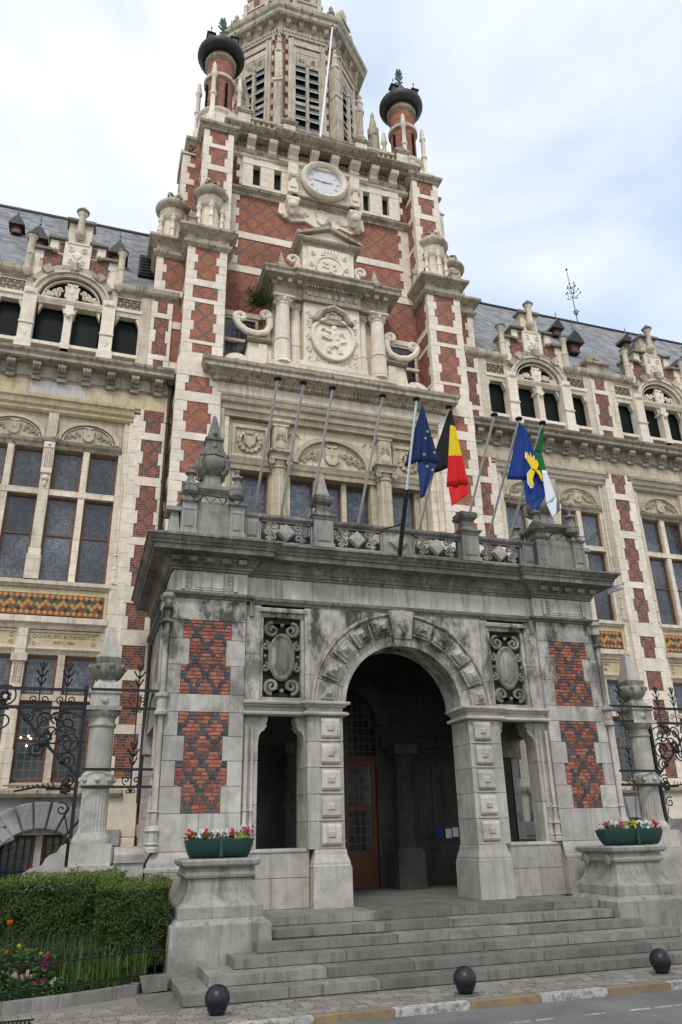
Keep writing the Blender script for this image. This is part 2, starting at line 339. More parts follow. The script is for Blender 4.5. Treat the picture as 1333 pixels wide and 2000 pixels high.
    def scroll(s, cx, cz, y, r, turns=1.4, a0=0, dr=1, th=.02, seg=5, n=18, yd=0):
        pts = []
        for i in range(n+1):
            t = i/n; a = a0+dr*2*PI*turns*t; q = r*(1-.88*t)
            pts.append((cx+q*math.cos(a), y+yd*t, cz+q*math.sin(a)))
        return s.tube(pts, th, seg)
    def ball(s, cx, cy, cz, rx, ry=None, rz=None, seg=8, rings=5):
        ry = ry or rx; rz = rz or rx; R_ = []
        top = s.P(cx, cy, cz+rz); bot = s.P(cx, cy, cz-rz)
        for i in range(1, rings):
            a = PI*i/rings; R_.append([s.P(cx+rx*math.sin(a)*math.cos(2*PI*k/seg), cy+ry*math.sin(a)*math.sin(2*PI*k/seg), cz+rz*math.cos(a)) for k in range(seg)])
        for k in range(seg): s.F(top, R_[0][k], R_[0][(k+1) % seg]); s.F(bot, R_[-1][(k+1) % seg], R_[-1][k])
        for a, b in zip(R_, R_[1:]):
            for k in range(seg): s.F(a[k], b[k], b[(k+1) % seg], a[(k+1) % seg])
        return s
    def pyr(s, x0, x1, y0, z0, z1, d, top=.25):
        """raised diamond/pyramid boss on a wall facing -y"""
        cx, cz = (x0+x1)/2, (z0+z1)/2; a = [s.P(x0, y0, z0), s.P(x1, y0, z0), s.P(x1, y0, z1), s.P(x0, y0, z1)]
        b = [s.P(cx+(x-cx)*top, y0-d, cz+(z-cz)*top) for x, z in ((x0, z0), (x1, z0), (x1, z1), (x0, z1))]
        s.F(*b)
        for i in range(4): s.F(a[i], a[(i+1) % 4], b[(i+1) % 4], b[i])
        s.F(*reversed(a)); return s
    def loz(s, cx, cz, rx, rz, y0, d):
        a = [s.P(cx-rx, y0, cz), s.P(cx, y0, cz-rz), s.P(cx+rx, y0, cz), s.P(cx, y0, cz+rz)]
        b = [s.P(cx-.8*rx, y0-d, cz), s.P(cx, y0-d, cz-.8*rz), s.P(cx+.8*rx, y0-d, cz), s.P(cx, y0-d, cz+.8*rz)]; c = s.P(cx, y0-d*1.25, cz)
        for i in range(4): s.F(a[i], a[(i+1) % 4], b[(i+1) % 4], b[i]); s.F(b[i], b[(i+1) % 4], c)
        s.F(*reversed(a)); return s
    def shift(s, k, dx=0, dy=0, dz=0):
        for i in range(k, len(s.v)): x, y, z = s.v[i]; s.v[i] = (x+dx*s.sx, y+dy, z+dz)
    def rot_about(s, k, cx, cz, a):
        c, q = math.cos(a), math.sin(a)
        for i in range(k, len(s.v)):
            x, y, z = s.v[i]; dx, dz = x-cx, z-cz; s.v[i] = (cx+dx*c-dz*q, y, cz+dx*q+dz*c)
    def mesh(s, name, mats, smooth=False, recalc=True):
        me = bpy.data.meshes.new(name); me.from_pydata(s.v, [], s.f)
        for m in (mats if isinstance(mats, (list, tuple)) else [mats]): me.materials.append(S[m] if isinstance(m, str) else m)
        if any(s.mi): me.polygons.foreach_set('material_index', s.mi)
        if recalc:
            bm = bmesh.new(); bm.from_mesh(me); bmesh.ops.recalc_face_normals(bm, faces=bm.faces); bm.to_mesh(me); bm.free()
        if smooth:
            me.polygons.foreach_set('use_smooth', [True]*len(me.polygons)); me.set_sharp_from_angle(angle=R(38))
        me.update(); return me
    def build(s, name, mats, parent=None, smooth=False, recalc=True):
        return link(name, s.mesh(name, mats, smooth, recalc), parent)

def link(name, me, parent=None):
    o = bpy.data.objects.new(name, me); COL.objects.link(o)
    if parent is not None: setpar(o, parent)
    return o
def setpar(o, parent):
    o.parent = parent
    if parent.type == 'EMPTY': o.matrix_parent_inverse = Matrix.Translation(-parent.location)
def tag(o, label=None, cat=None, group=None, kind=None):
    if label: o['label'] = label
    if cat: o['category'] = cat
    if group: o['group'] = group
    if kind: o['kind'] = kind
    return o
def thing(name, loc, label, cat, group=None):
    o = bpy.data.objects.new(name, None); COL.objects.link(o); o.location = loc; o.empty_display_size = .3
    return tag(o, label, cat, group)
def rel(mb_fn, name, mats, parent, smooth=False):
    mb = MB(); mb_fn(mb); return mb.build(name, mats, parent, smooth)

_unit = {}
def unit(mat, bev=.03):
    k = (mat, bev)
    if k not in _unit:
        bm = bmesh.new(); bmesh.ops.create_cube(bm, size=1); bmesh.ops.bevel(bm, geom=bm.edges[:], offset=bev, segments=1, affect='EDGES')
        me = bpy.data.meshes.new('block'); bm.to_mesh(me); bm.free(); me.materials.append(S[mat]); _unit[k] = me
    return _unit[k]
def blk(parent, name, x0, x1, y0, y1, z0, z1, mat, bev=.02, rz=0):
    """one squared stone or brick: a shared bevelled block, scaled"""
    o = bpy.data.objects.new(name, unit(mat, bev)); COL.objects.link(o)
    o.location = ((x0+x1)/2, (y0+y1)/2, (z0+z1)/2); o.scale = (abs(x1-x0), abs(y1-y0), abs(z1-z0)); o.rotation_euler.z = rz
    if parent is not None: setpar(o, parent)
    return o
PCS = {}
def piece(parent, name, x0, x1, y0, y1, z0, z1, mat, bev=.02):
    PCS.setdefault((parent.name, name), []).append((parent, min(x0, x1), max(x0, x1), y0, y1, z0, z1, mat, bev))
def flush_pieces(limit=300):
    from bpy_extras.object_utils import world_to_camera_view as w2c
    bpy.context.view_layer.update()
    for (pn, name), lst in PCS.items():
        def key(q):
            c = Vector(((q[1]+q[2])/2, q[3], (q[5]+q[6])/2)); v = w2c(sc, cam, c)
            inn = -.02 < v.x < 1.02 and -.02 < v.y < 1.02
            return (0 if inn else 1, (c-CAM).length/((q[2]-q[1]+.05)*(q[6]-q[5]+.02))**.5)
        lst.sort(key=key); lim = limit
        for q in lst[:lim]: blk(q[0], name, *q[1:9])
        rest = lst[lim:]
        if rest:
            mats = sorted({q[7] for q in rest}); mb = MB()
            for q in rest: mb.cur = mats.index(q[7]); mb.box(*q[1:7])
            tag(mb.build(name+'_rest', mats, rest[0][0]), kind='stuff')

def mitre(parent, name, path, prof, mat, closed=False, smooth=False):
    mb = MB(); mb.sweep(path, prof, closed); return mb.build(name, mat, parent, smooth)
def both(fn):
    for sx in (-1, 1): fn(sx)

def quoined(parent, x0, x1, yf, yb, z0, z1, bands, wide, narrow, brick='brick', mat='pale_block', ch=.36, faces='LR', core=True, proud=.02, dret=(.34, .22), skip=None):
    """a brick pier with toothed corner stones and full-width stone bands. bands: [(za,zb)]"""
    if core: MB().box(x0+.012, x1-.012, yf+proud, yb, z0, z1).build('brick_core', brick, parent)
    edges = sorted([z0]+[z for b in bands for z in b]+[z1]); k = 0
    spans = []; cur = z0
    for a, b in sorted(bands):
        if a > cur+.01: spans.append((cur, a))
        piece(parent, 'stone_band', x0-.004, x1+.004, yf-.004, yb-.05, a+.003, b-.003, mat); cur = b
    if cur < z1-.01: spans.append((cur, z1))
    for a, b in spans:
        n = max(1, round((b-a)/ch)); h = (b-a)/n
        for i in range(n):
            za, zb = a+i*h+.003, a+(i+1)*h-.003; w_ = wide if k % 2 == 0 else narrow; d_ = dret[k % 2]; k += 1
            if 'L' in faces: piece(parent, 'quoin_stone', x0, x0+w_, yf, yf+d_, za, zb, mat)
            if 'R' in faces: piece(parent, 'quoin_stone', x1-w_, x1, yf, yf+d_, za, zb, mat)

def window(parent, x0, x1, z0, z1, y, glass='glass', fr=.07, bar=None, frame='wood', deep=.09):
    """wooden sash: frame + pane(s) as sub-parts"""
    f = MB(); f.box(x0, x0+fr, y, y+deep, z0, z1); f.box(x1-fr, x1, y, y+deep, z0, z1); f.box(x0+fr, x1-fr, y, y+deep, z0, z0+fr); f.box(x0+fr, x1-fr, y, y+deep, z1-fr, z1)
    if bar: f.box(x0+fr, x1-fr, y+.005, y+deep-.005, bar-.025, bar+.025)
    o = f.build('window', frame, parent)
    zs = [z0+fr] + ([bar-.025, bar+.025] if bar else []) + [z1-fr]
    for i in range(0, len(zs), 2):
        MB().box(x0+fr, x1-fr, y+.045, y+.06, zs[i], zs[i+1]).build('pane', glass if i == 0 or isinstance(glass, str) else glass, o)
    return o

def relief(mb, cx, cz, w_, h_, y, seed=1, shield=True, dense=10):
    """carved armorial relief: shield between scrolling supporters and foliage, symmetrical"""
    rr = random.Random(seed)
    if shield:
        sw, sh = min(.32*h_, .16*w_), .40*h_
        pts = [(cx+sw*a, cz+sh*b) for a, b in ((-1, .9), (-.35, .75), (0, 1.0), (.35, .75), (1, .9), (.85, 0), (.95, -.45), (.45, -.95), (0, -1.05), (-.45, -.95), (-.95, -.45), (-.85, 0))]
        mb.py(pts, y-.075, y+.01)
        mb.ball(cx, y-.07, cz+.05*h_, sw*.45, .03, sh*.4, 6, 4)
        mb.box(cx-sw*.7, cx+sw*.7, y-.06, y, cz+sh*.98, cz+sh*1.2)
        for q in (-.6, -.2, .2, .6): mb.ball(cx+q*sw, y-.03, cz+sh*1.27, sw*.16, .03, sw*.16, 5, 4)
    for i in range(dense):
        t = (i+.5)/dense; dx = (.17+.33*t)*w_; zz = cz-.5*h_*(.15+.75*t)*rr.uniform(.2, .95)+(1-t)*.28*h_*rr.uniform(-.2, 1)
        r_ = h_*rr.uniform(.09, .19)*(1-.45*t); a = rr.uniform(0, 6); tn = rr.uniform(.9, 1.5)
        for sgn in (-1, 1):
            mb.scroll(cx+sgn*dx, zz, y-.025, r_, tn, a if sgn > 0 else PI-a, sgn, h_*.028, 4, 10)
            mb.ball(cx+sgn*(dx+r_*.5), y-.02, zz+r_*.4*rr.uniform(-1, 1), r_*.5, .04, r_*.35, 6, 4)

def finial(prof_pts, cx, cy, name, mat, parent, seg=14):
    mb = MB(); mb.lathe(prof_pts, cx, cy, seg); return mb.build(name, mat, parent, True)
def vase(cx, cy, z, h, r):
    return [(r*.55, z), (r*.62, z+.05*h), (r*.4, z+.09*h), (r*.36, z+.13*h), (r*.95, z+.24*h), (r, z+.32*h), (r*.96, z+.38*h), (r*1.02, z+.39*h), (r*1.0, z+.42*h), (r*.62, z+.50*h), (r*.42, z+.62*h), (r*.38, z+.70*h), (r*.72, z+.74*h), (r*.66, z+.79*h), (r*.3, z+.83*h), (r*.22, z+.88*h), (r*.34, z+.93*h), (r*.26, z+.98*h), (.005, z+h)]

def font_mesh(name, cu):
    t = bpy.data.objects.new('t', cu); COL.objects.link(t); bpy.context.view_layer.update()
    me = bpy.data.meshes.new_from_object(t.evaluated_get(bpy.context.evaluated_depsgraph_get())); bpy.data.objects.remove(t)
    o = bpy.data.objects.new(name, me); COL.objects.link(o); return o
# ================================================================= ground
g = MB(); g.pz([(-300, -300), (300, -300), (300, 400), (-300, 400)], -.5, -.16); tag(g.build('ground', 'asphalt'), kind='structure')
g = MB(); g.pz([(-60, -40), (60, -40), (60, -4.86), (-60, -4.86)], -.15, -.085); road = tag(g.build('road', 'asphalt'), kind='structure')
g = MB(); g.pz([(-60, -4.62), (60, -4.62), (60, 8), (-60, 8)], -.15, -.02); pav = tag(g.build('pavement', 'sett'), kind='structure')
rr = random.Random(3)
for i in range(14):                                     # worn dashes on the carriageway
    x = -1.2+i*.36+rr.uniform(-.05, .05); wd = rr.uniform(.25, .36)
    if rr.random() < .85: MB().box(x, x+wd, -5.79+rr.uniform(-.008, .008), -5.745, -.086, -.081).build('lane_marking', 'kwhite', road)
kerb = tag(MB().box(-60, 60, -4.84, -4.63, -.15, -.05).build('kerb', 'step'), kind='structure')
x = -13.62
for i in range(28):
    x1 = x+1.12; blk(kerb, 'kerb_stone', x+.004, x1-.004, -4.855, -4.70, -.12, .010, 'kyellow' if i % 2 else 'kwhite', .03); x = x1
# worn setts
y = -4.60
row = 0
while y < -3.02:
    d = .125; x = -9.0+(row % 2)*.1
    xe = 9.0 if y < -3.60 else -5.62
    while x < xe:
        wd = rr.choice((.17, .2, .2, .23)); h = rr.uniform(-.006, .006)
        skip = (-5.55 < x+wd/2 < 5.6 and y > -3.66)
        if not skip and -7.9 < x < 6.5: piece(pav, 'paving_sett', x+.006, x+wd-.006, y+.006, y+d-.006, -.06, h, 'sett', .06)
        x += wd
    y += d; row += 1
for x0, x1 in ((-5.62, -4.62), (-4.61, -3.2), (-3.19, -1.6), (-1.59, .2), (.21, 1.9), (1.91, 3.8), (3.81, 5.6)):
    blk(pav, 'paving_slab', x0, x1, -3.66 if x0 > -5 else -3.55, -3.40 if x0 > -5 else -2.2, -.08, -.003, 'step', .02)

# ================================================================= steps
steps = thing('entrance_steps', (0, -2.5, 0), 'flight of six wide grey stone steps leading up to the porch', 'steps')
HS = .1425
XL = [5.08, 4.65, 4.20, 3.74, 3.42, 3.42]
YF = [-3.54+.435*k for k in range(6)]
for k in range(6):
    z0, z1 = HS*k, HS*(k+1); MB().box(-XL[k]+.02, XL[k]-.02, YF[k]+.03, .3, z0-.01 if k else -.1, z1-.02).build('step_core', 'step', steps)
    x = -XL[k]; j = 0; xs = [x]
    while xs[-1] < XL[k]-.9: xs.append(min(XL[k], xs[-1]+rr.uniform(1.3, 2.5)))
    if xs[-1] < XL[k]: xs[-1] = XL[k]
    for a, b in zip(xs, xs[1:]):
        end = (a == xs[0] or b == xs[-1]) and k < 4
        blk(steps, 'step_slab', a+.007, b-.007, YF[k], (-1.9 if end else YF[k]+.5) if k < 5 else .1, z0+.012, z1, 'step', .012 if not end else .008)

# ================================================================= flanking pedestals, planters and flowers
def rect_loft(mb, cx, cy, lv):
    rings = [[mb.P(cx+a*hx, cy+b*hy, z) for a, b in ((-1, -1), (1, -1), (1, 1), (-1, 1))] for hx, hy, z in lv]
    for a, b in zip(rings, rings[1:]):
        for i in range(4): mb.F(a[i], a[(i+1) % 4], b[(i+1) % 4], b[i])
    mb.F(*reversed(rings[0])); mb.F(*rings[-1]); return mb
for sx in (-1, 1):
    cx, cy = sx*4.28, -1.12
    lab = 'left' if sx < 0 else 'right'
    pd = thing('step_pedestal', (cx, cy, 0), 'curved grey stone pedestal at the %s end of the steps, under a flower trough' % lab, 'pedestal', 'pedestals flanking the steps')
    rect_loft(MB(), cx, cy, [(.85, .83, 0), (.84, .82, .84), (.80, .78, .86), (.72, .70, .93)]).build('base', 'pedst', pd)
    rect_loft(MB(), cx, cy, [(.72, .70, .935), (.72, .70, 1.10), (.70, .68, 1.115), (.63, .61, 1.19), (.575, .55, 1.30), (.555, .53, 1.42), (.55, .52, 1.52)]).build('flared_body', 'pedst', pd)
    rect_loft(MB(), cx, cy, [(.57, .54, 1.525), (.60, .57, 1.54), (.615, .58, 1.58), (.585, .55, 1.64), (.57, .54, 1.70)]).build('roll_moulding', 'pedst', pd)
    rect_loft(MB(), cx, cy, [(.62, .60, 1.705), (.66, .64, 1.74), (.67, .65, 1.80), (.63, .61, 1.83)]).build('cap', 'pedst', pd)
    for yy in (-.36, .36):
        m = MB(); m.lathe([(.001, 0), (.11, 0), (.11, .08), (.04, .10), (.001, .1)], 0, 0, 14)
        q = []
        for (a, b, c) in m.v: q.append((cx-sx*(.545+c*.9), cy+yy+a, 1.585+b))
        m.v = q; m.build('volute', 'pedst', pd, True)
    # trough
    tx, tw = (cx, 1.0) if sx < 0 else (cx+.14, 1.24)
    pl = thing('flower_trough', (tx, cy-.22, 1.83), 'dark green scalloped flower trough on the %s pedestal of the steps' % lab, 'planter', 'flower troughs on the pedestals')
    m = MB(); n = 16; prev = None
    prof = [(.10, 0), (.17, .03), (.22, .09), (.255, .19), (.27, .32)]
    rings = []
    for i in range(n+1):
        t = i/n*2-1; e = 1-abs(t)**5*.45; xx = t*.60*tw
        wv = .028*abs(math.cos(i/n*PI*4)); ring = []
        for r_, z in prof: ring.append(m.P(tx+xx*(1-.16*(1-z/.32)**1.6), cy-.22-r_*e, 1.84+z-(wv if z > .3 else 0)))
        for r_, z in reversed(prof): ring.append(m.P(tx+xx*(1-.16*(1-z/.32)**1.6), cy-.22+r_*e, 1.84+z-(wv if z > .3 else 0)))
        rings.append(ring)
    for a, b in zip(rings, rings[1:]):
        for j in range(len(a)): m.F(a[j], a[(j+1) % len(a)], b[(j+1) % len(a)], b[j])
    m.F(*rings[0]); m.F(*reversed(rings[-1]))
    tub = m.build('tub', 'tub', pl, True)
    MB().box(tx-.03, tx+.03, cy-.22-.285, cy-.22-.262, 1.86, 2.13).build('seam_rib', 'tub', pl)
    # plants, one by one
    fr = random.Random(20+sx)
    kinds = ['p_red', 'p_white', 'p_red', 'p_white', 'p_white', 'p_red', 'p_lime', 'p_pink'] if sx < 0 else ['p_pink', 'p_white', 'p_pink', 'p_lime', 'p_yellow', 'p_white', 'p_white', 'p_red']
    words = dict(p_red='red', p_white='white', p_lime='yellow-green leaved', p_pink='magenta', p_yellow='yellow')
    cnt = {}
    for i, kd in enumerate(kinds):
        px_, py_ = tx+(-.50+i*.143)*tw, cy-.24+fr.uniform(-.08, .06)
        cnt[kd] = cnt.get(kd, 0)+1
        ordn = ['first', 'second', 'third', 'fourth'][cnt[kd]-1]
        pt = thing('bedding_plant', (px_, py_, 2.1), '%s %s bedding plant from the trough\'s outer left, in the %s trough' % (ordn, words[kd], lab), 'plant', 'bedding plants in the troughs')
        lf = MB()
        for j in range(46):
            a, q, hh = fr.uniform(0, 6.3), fr.uniform(.02, .13), fr.uniform(0, .15); c = Vector((px_+q*math.cos(a), py_+q*math.sin(a)*1.3, 2.10+hh))
            d1 = Vector((fr.uniform(-1, 1), fr.uniform(-1, 1), fr.uniform(-.6, 1))).normalized()*.045; d2 = d1.orthogonal().normalized()*.018
            lf.F(lf.P(*(c-d1)), lf.P(*(c+d2)), lf.P(*(c+d1)), lf.P(*(c-d2)))
        lf.build('leaves', 'p_lime' if kd == 'p_lime' else 'leafy', pt, recalc=False)
        if kd != 'p_lime':
            for j in range(12):
                a, q = fr.uniform(0, 6.3), fr.uniform(.0, .11); c = Vector((px_+q*math.cos(a), py_-.03+q*math.sin(a)*1.2, 2.15+fr.uniform(0, .15)+(.06 if kd == 'p_pink' and i == 7 else 0)))
                nrm = Vector((fr.uniform(-.6, .6), -1, fr.uniform(0, 1))).normalized(); u = nrm.orthogonal().normalized(); v_ = nrm.cross(u); f = MB(); ct = f.P(*(c-nrm*.008)); ring = []
                for k in range(10): rad = .036 if k % 2 else .022; ring.append(f.P(*(c+u*rad*math.cos(k*PI/5)+v_*rad*math.sin(k*PI/5)+nrm*.006)))
                for k in range(10): f.F(ct, ring[k], ring[(k+1) % 10])
                f.build('flower', kd, pt, recalc=False)

# ================================================================= porch
porch = thing('entrance_porch', (0, 2.3, HS*6), 'sooty grey stone entrance porch with one big round arch and red brick corner panels', 'porch')
Zf = HS*6
FL = MB().box(-5.3, 5.3, .1, 4.9, .4, Zf-.004).build('porch_floor', 'step', porch)
def course(parent, name, xs, y0, y1, z0, z1, mat, sx, gap=.004, bev=.012):
    for a, b in zip(xs, xs[1:]): piece(parent, name, sx*(a+gap), sx*(b-gap), y0, y1, z0+gap, z1-gap, mat, bev)
BR = dict(w=(3.95, 4.98), n=(4.06, 4.83))
def porch_side(sx):
    P = porch
    # core behind the facing so that joints stay closed
    MB(sx).box(3.64, 5.30, .05, .95, .0, 7.5).build('pier_core', 'mortar', P)
    # plinth courses
    course(P, 'plinth_block', [3.62, 4.5, 5.42], -.16, .9, 0, .86, 'bluelow', sx)
    course(P, 'plinth_block', [3.60, 5.42], -.16, .9, .86, 1.58, 'bluelow', sx)
    for yy0, yy1 in ((.9, 2.1), (2.1, 3.4), (3.4, 4.6)):
        piece(P, 'plinth_block', sx*5.05, sx*5.42, yy0+.004, yy1-.004, 0, .86, 'bluelow', .012); piece(P, 'plinth_block', sx*5.05, sx*5.42, yy0+.004, yy1-.004, .868, 1.58, 'bluelow', .012)
    # sloped plinth moulding
    MB(sx).sweep([(5.30, 4.6), (5.30, 0), (3.62, 0)] if sx > 0 else [(5.30, 4.6), (5.30, 0), (3.62, 0)], [(-.2, 1.58), (.0, 1.58), (-.12, 1.58)]) if False else None
    m = MB(sx)
    for lv in [((.15, 1.585), (.15, 1.64), (.11, 1.66), (.10, 1.74), (.04, 1.86), (.0, 1.92))]:
        R0 = [[m.P(3.62-d*.3, -d, z), m.P(5.30+d, -d, z), m.P(5.30+d, 4.6, z), m.P(3.62-d*.3, 4.6, z)] for d, z in lv]
        R0 = [[r_[i] for i in range(3)] for r_ in R0]
    for a, b in zip(R0, R0[1:]):
        for i in range(2): m.F(a[i], a[i+1], b[i+1], b[i])
    m.build('plinth_moulding', 'bluelow', P)
    # facing stones with brick panel
    rows = [(1.92, 2.60, None), (2.60, 3.10, 'n'), (3.10, 3.58, 'w'), (3.58, 4.06, 'n'), (4.06, 4.54, 'w'), (4.54, 4.90, None), (4.90, 5.50, 'w'), (5.50, 6.05, 'n'), (6.05, 6.46, 'w'), (6.46, 6.94, None)]
    for z0, z1, k in rows:
        if k is None: course(P, 'facing_stone', [3.64, 4.47, 5.26] if z0 < 2 else [3.64, 5.26], 0, .5, z0, z1, 'blue', sx)
        else:
            a, b = BR[k]; course(P, 'facing_stone', [3.64, a], 0, .5, z0, z1, 'blue', sx); course(P, 'facing_stone', [b, 5.26], 0, .5, z0, z1, 'blue', sx)
        # side wall facing
        hs = [.5, 1.25]
        yy = [.52, 1.15] if z0 < 4.5 else [.52, 1.15, 2.3, 3.5, 4.62]
        for a, b in zip(yy, yy[1:]): piece(P, 'facing_stone', sx*5.0, sx*5.27, a+.004, b-.004, z0+.004, z1-.004, 'blue', .012)
        if z0 < 4.5: piece(P, 'facing_stone', sx*5.0, sx*5.27, 4.3, 4.62, z0+.004, z1-.004, 'blue', .012)
    # individual bricks
    def lay(z0, z1, spans, n):
        """courses laid so that the dark bricks draw a lattice of diamonds"""
        h = (z1-z0)/n; per = .475; st = per/7.6
        for r_ in range(n):
            za = z0+r_*h; k = [k for a, b, k in spans if a-1e-6 <= za+h/2 <= b][0]; a, b = BR[k]; c0 = 4.465
            ls = sorted(c0+sg*st*(r_+3)+per*q for sg in (-1, 1) for q in range(-4, 5)); ls = [u for u in ls if a-.1 < u < b+.1]
            L0 = .125 if r_ % 2 else .085; dk = []
            for u in ls:
                if dk and u-L0/2 < dk[-1][1]+.035: dk[-1][1] = max(dk[-1][1], min(u+L0/2, dk[-1][0]+.22))
                else: dk.append([u-L0/2, u+L0/2])
            cuts = []; cur = a
            for d0, d1 in dk:
                d0, d1 = max(d0, a), min(d1, b)
                if d1-d0 < .03: continue
                if d0-cur > .02:
                    nn = max(1, round((d0-cur)/.17)); cuts += [(cur+(d0-cur)*q/nn, cur+(d0-cur)*(q+1)/nn, 'red') for q in range(nn)]
                else: d0 = cur
                cuts.append((d0, d1, 'dark')); cur = d1
            if b-cur > .02: nn = max(1, round((b-cur)/.17)); cuts += [(cur+(b-cur)*q/nn, cur+(b-cur)*(q+1)/nn, 'red') for q in range(nn)]
            for ua, ub, mt in cuts: piece(P, 'brick', sx*(ua+.008), sx*(ub-.008), .004+rr.uniform(0, .010), .12, za+.0085, za+h-.0085, mt if rr.random() > .04 else 'red', .04)
    lay(2.60, 4.54, [(2.6, 3.1, 'n'), (3.1, 3.58, 'w'), (3.58, 4.06, 'n'), (4.06, 4.54, 'w')], 25)
    lay(4.90, 6.46, [(4.9, 5.5, 'w'), (5.5, 6.05, 'n'), (6.05, 6.46, 'w')], 20)
    # corner colonnette with rings
    for cx_, cy_, r_ in ((5.33, -.02, .085), (3.56, .03, .06), (5.40, .16, .06), (5.36, .34, .05), (3.43, .08, .045)):
        zt = 7.0 if cx_ > 5 else 4.5; zb = 2.42 if cx_ > 5 else 2.35
        prof = [(r_*1.0, 1.92), (r_*1.5, 1.93), (r_*1.5, 2.0), (r_*1.15, 2.03), (r_*1.45, 2.07), (r_*1.1, 2.1), (r_*1.1, 2.28), (r_*1.5, 2.30), (r_*1.3, 2.36), (r_*.8, 2.40), (r_*.75, 2.62), (r_*1.05, 2.64), (r_*.7, 2.68)]
        prof += [(r_*.7, zt-.65 if zt > 5 else zt-.2)]
        if zt > 5: prof += [(r_*1.4, 6.38), (r_*1.4, 6.42), (r_*.8, 6.46), (r_*.8, 6.62), (r_*1.5, 6.68), (r_*1.1, 6.74), (r_*.9, 6.86), (r_*1.6, 6.92), (r_*1.6, 7.0)]
        prof2 = [q for q in prof]
        MB(sx).lathe(prof2, cx_, cy_, 12).build('colonnette', 'blue', P, True)
    MB(sx).lathe([(.10, 4.44), (.14, 4.46), (.14, 4.52), (.10, 4.56), (.10, 4.78), (.15, 4.82), (.15, 4.88), (.10, 4.90)], 5.33, -.02, 12).build('colonnette_ring', 'blue', P, True)
    # strip between pier and window
    course(P, 'jamb_stone', [3.30, 3.63], .10, .55, 1.92, 2.75, 'blue', sx); course(P, 'jamb_stone', [3.30, 3.63], .10, .55, 2.75, 3.6, 'blue', sx); course(P, 'jamb_stone', [3.30, 3.63], .10, .55, 3.6, 4.5, 'blue', sx)
    # low wall under the narrow window
    course(P, 'plinth_block', [2.22, 3.0, 3.60], .02, .55, Zf, 1.40, 'bluelow', sx); course(P, 'plinth_block', [2.22, 3.60], .02, .55, 1.40, 1.86, 'bluelow', sx)
    rect_loft(MB(sx), 2.91, .27, [(.69, .27, 1.862), (.69, .27, 1.89), (.66, .22, 1.93)]).build('sill', 'bluelow', P)
    # arch pier with bosses
    rect_loft(MB(sx), 1.805, .33, [(.405, .55, Zf), (.40, .545, 1.58)]).build('pier_base', 'bluelow', P)
    rect_loft(MB(sx), 1.815, .33, [(.40, .545, 1.584), (.385, .53, 1.62), (.385, .53, 1.66), (.34, .47, 1.80), (.335, .46, 1.86), (.325, .45, 1.90)]).build('pier_moulding', 'bluelow', P)
    zs = [1.90, 2.42, 2.94, 3.46, 3.98, 4.50]
    for a, b in zip(zs, zs[1:]):
        piece(P, 'pier_block', sx*1.50, sx*2.29, -.10, .78, a+.003, b-.003, 'blue', .01)
        m = MB(sx); x0, x1 = 1.60, 2.0; za, zb = a+.07, b-.05
        m.pxx([(-.10, za), (-.16, za+.01), (-.185, za+.05), (-.18, zb-.06), (-.155, zb), (-.10, zb)], x0, x1)
        m.pyr(1.71, 1.89, -.178, za+.13, zb-.13, .03, .6); m.box(1.56, 2.04, -.125, -.10, a+.01, a+.05)
        m.build('boss', 'blue', P)
    # shouldered head of the narrow window
    for e, s_ in ((3.30, -1), (2.29, 1)):
        m = MB(sx); pts = [(e, 4.50), (e, 3.9), (e+s_*.01, 4.0)] + [(e+s_*(.01+.13*(1-math.cos(t*PI/2))), 4.02+.20*math.sin(t*PI/2)) for t in (.3, .6, .8, 1)] + [(e+s_*.14, 4.26), (e+s_*.185, 4.29), (e+s_*.165, 4.36), (e+s_*.20, 4.40), (e+s_*.20, 4.50)]
        m.py(pts, .13, .52); m.build('window_shoulder', 'blue', P)
    # impost moulding
    MB(sx).sweep([(1.50, .8), (1.50, -.10), (2.30, -.10), (2.30, .06), (3.62, .06)][::-1] if False else [(1.50, .8), (1.50, -.10), (2.30, -.10), (2.30, .04), (3.66, .04)], [(-.12, 4.505), (.08, 4.505), (.11, 4.53), (.11, 4.56), (.06, 4.59), (.0, 4.60), (.0, 4.68), (.05, 4.69), (.07, 4.72), (.13, 4.74), (.14, 4.77), (.12, 4.80), (-.12, 4.80)]).build('impost_moulding', 'bluelow', P)
    # cartouche panel
    course(P, 'panel_frame_stone', [3.30, 3.63], .06, .5, 4.80, 5.8, 'blue', sx); course(P, 'panel_frame_stone', [3.30, 3.63], .06, .5, 5.8, 6.9, 'blue', sx)
    course(P, 'panel_frame_stone', [2.10, 2.30], .06, .5, 4.80, 5.4, 'blue', sx); course(P, 'panel_frame_stone', [2.10, 2.30], .06, .5, 5.4, 6.9, 'blue', sx)
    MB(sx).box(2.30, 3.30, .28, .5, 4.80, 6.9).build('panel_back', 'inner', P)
    fr = MB(sx); fr.box(2.30, 2.37, .12, .28, 4.80, 6.75); fr.box(3.23, 3.30, .12, .28, 4.80, 6.75); fr.box(2.37, 3.23, .12, .28, 6.66, 6.75); fr.box(2.37, 3.23, .10, .28, 4.80, 4.90); fr.build('panel_frame', 'blue', P)
    MB(sx).sweep([(2.24, .10), (3.36, .10)][::1], [(-.02, 6.75), (.08, 6.76), (.10, 6.82), (.04, 6.86), (-.02, 6.88)]).build('panel_label', 'blue', P)
    c = MB(sx); cx_, cz_ = 2.80, 5.78
    k0 = len(c.v)
    n = 24; ring = []
    for i in range(n):
        a = 2*PI*i/n; q = []
        for rx, rz, yy in ((.30, .53, .24), (.30, .53, .15), (.265, .48, .12), (.235, .44, .15)): q.append(c.P(cx_+rx*math.cos(a), yy, cz_+rz*math.sin(a)))
        ring.append(q)
    for i in range(n):
        a, b = ring[i], ring[(i+1) % n]
        for j in range(3): c.F(a[j], a[j+1], b[j+1], b[j])
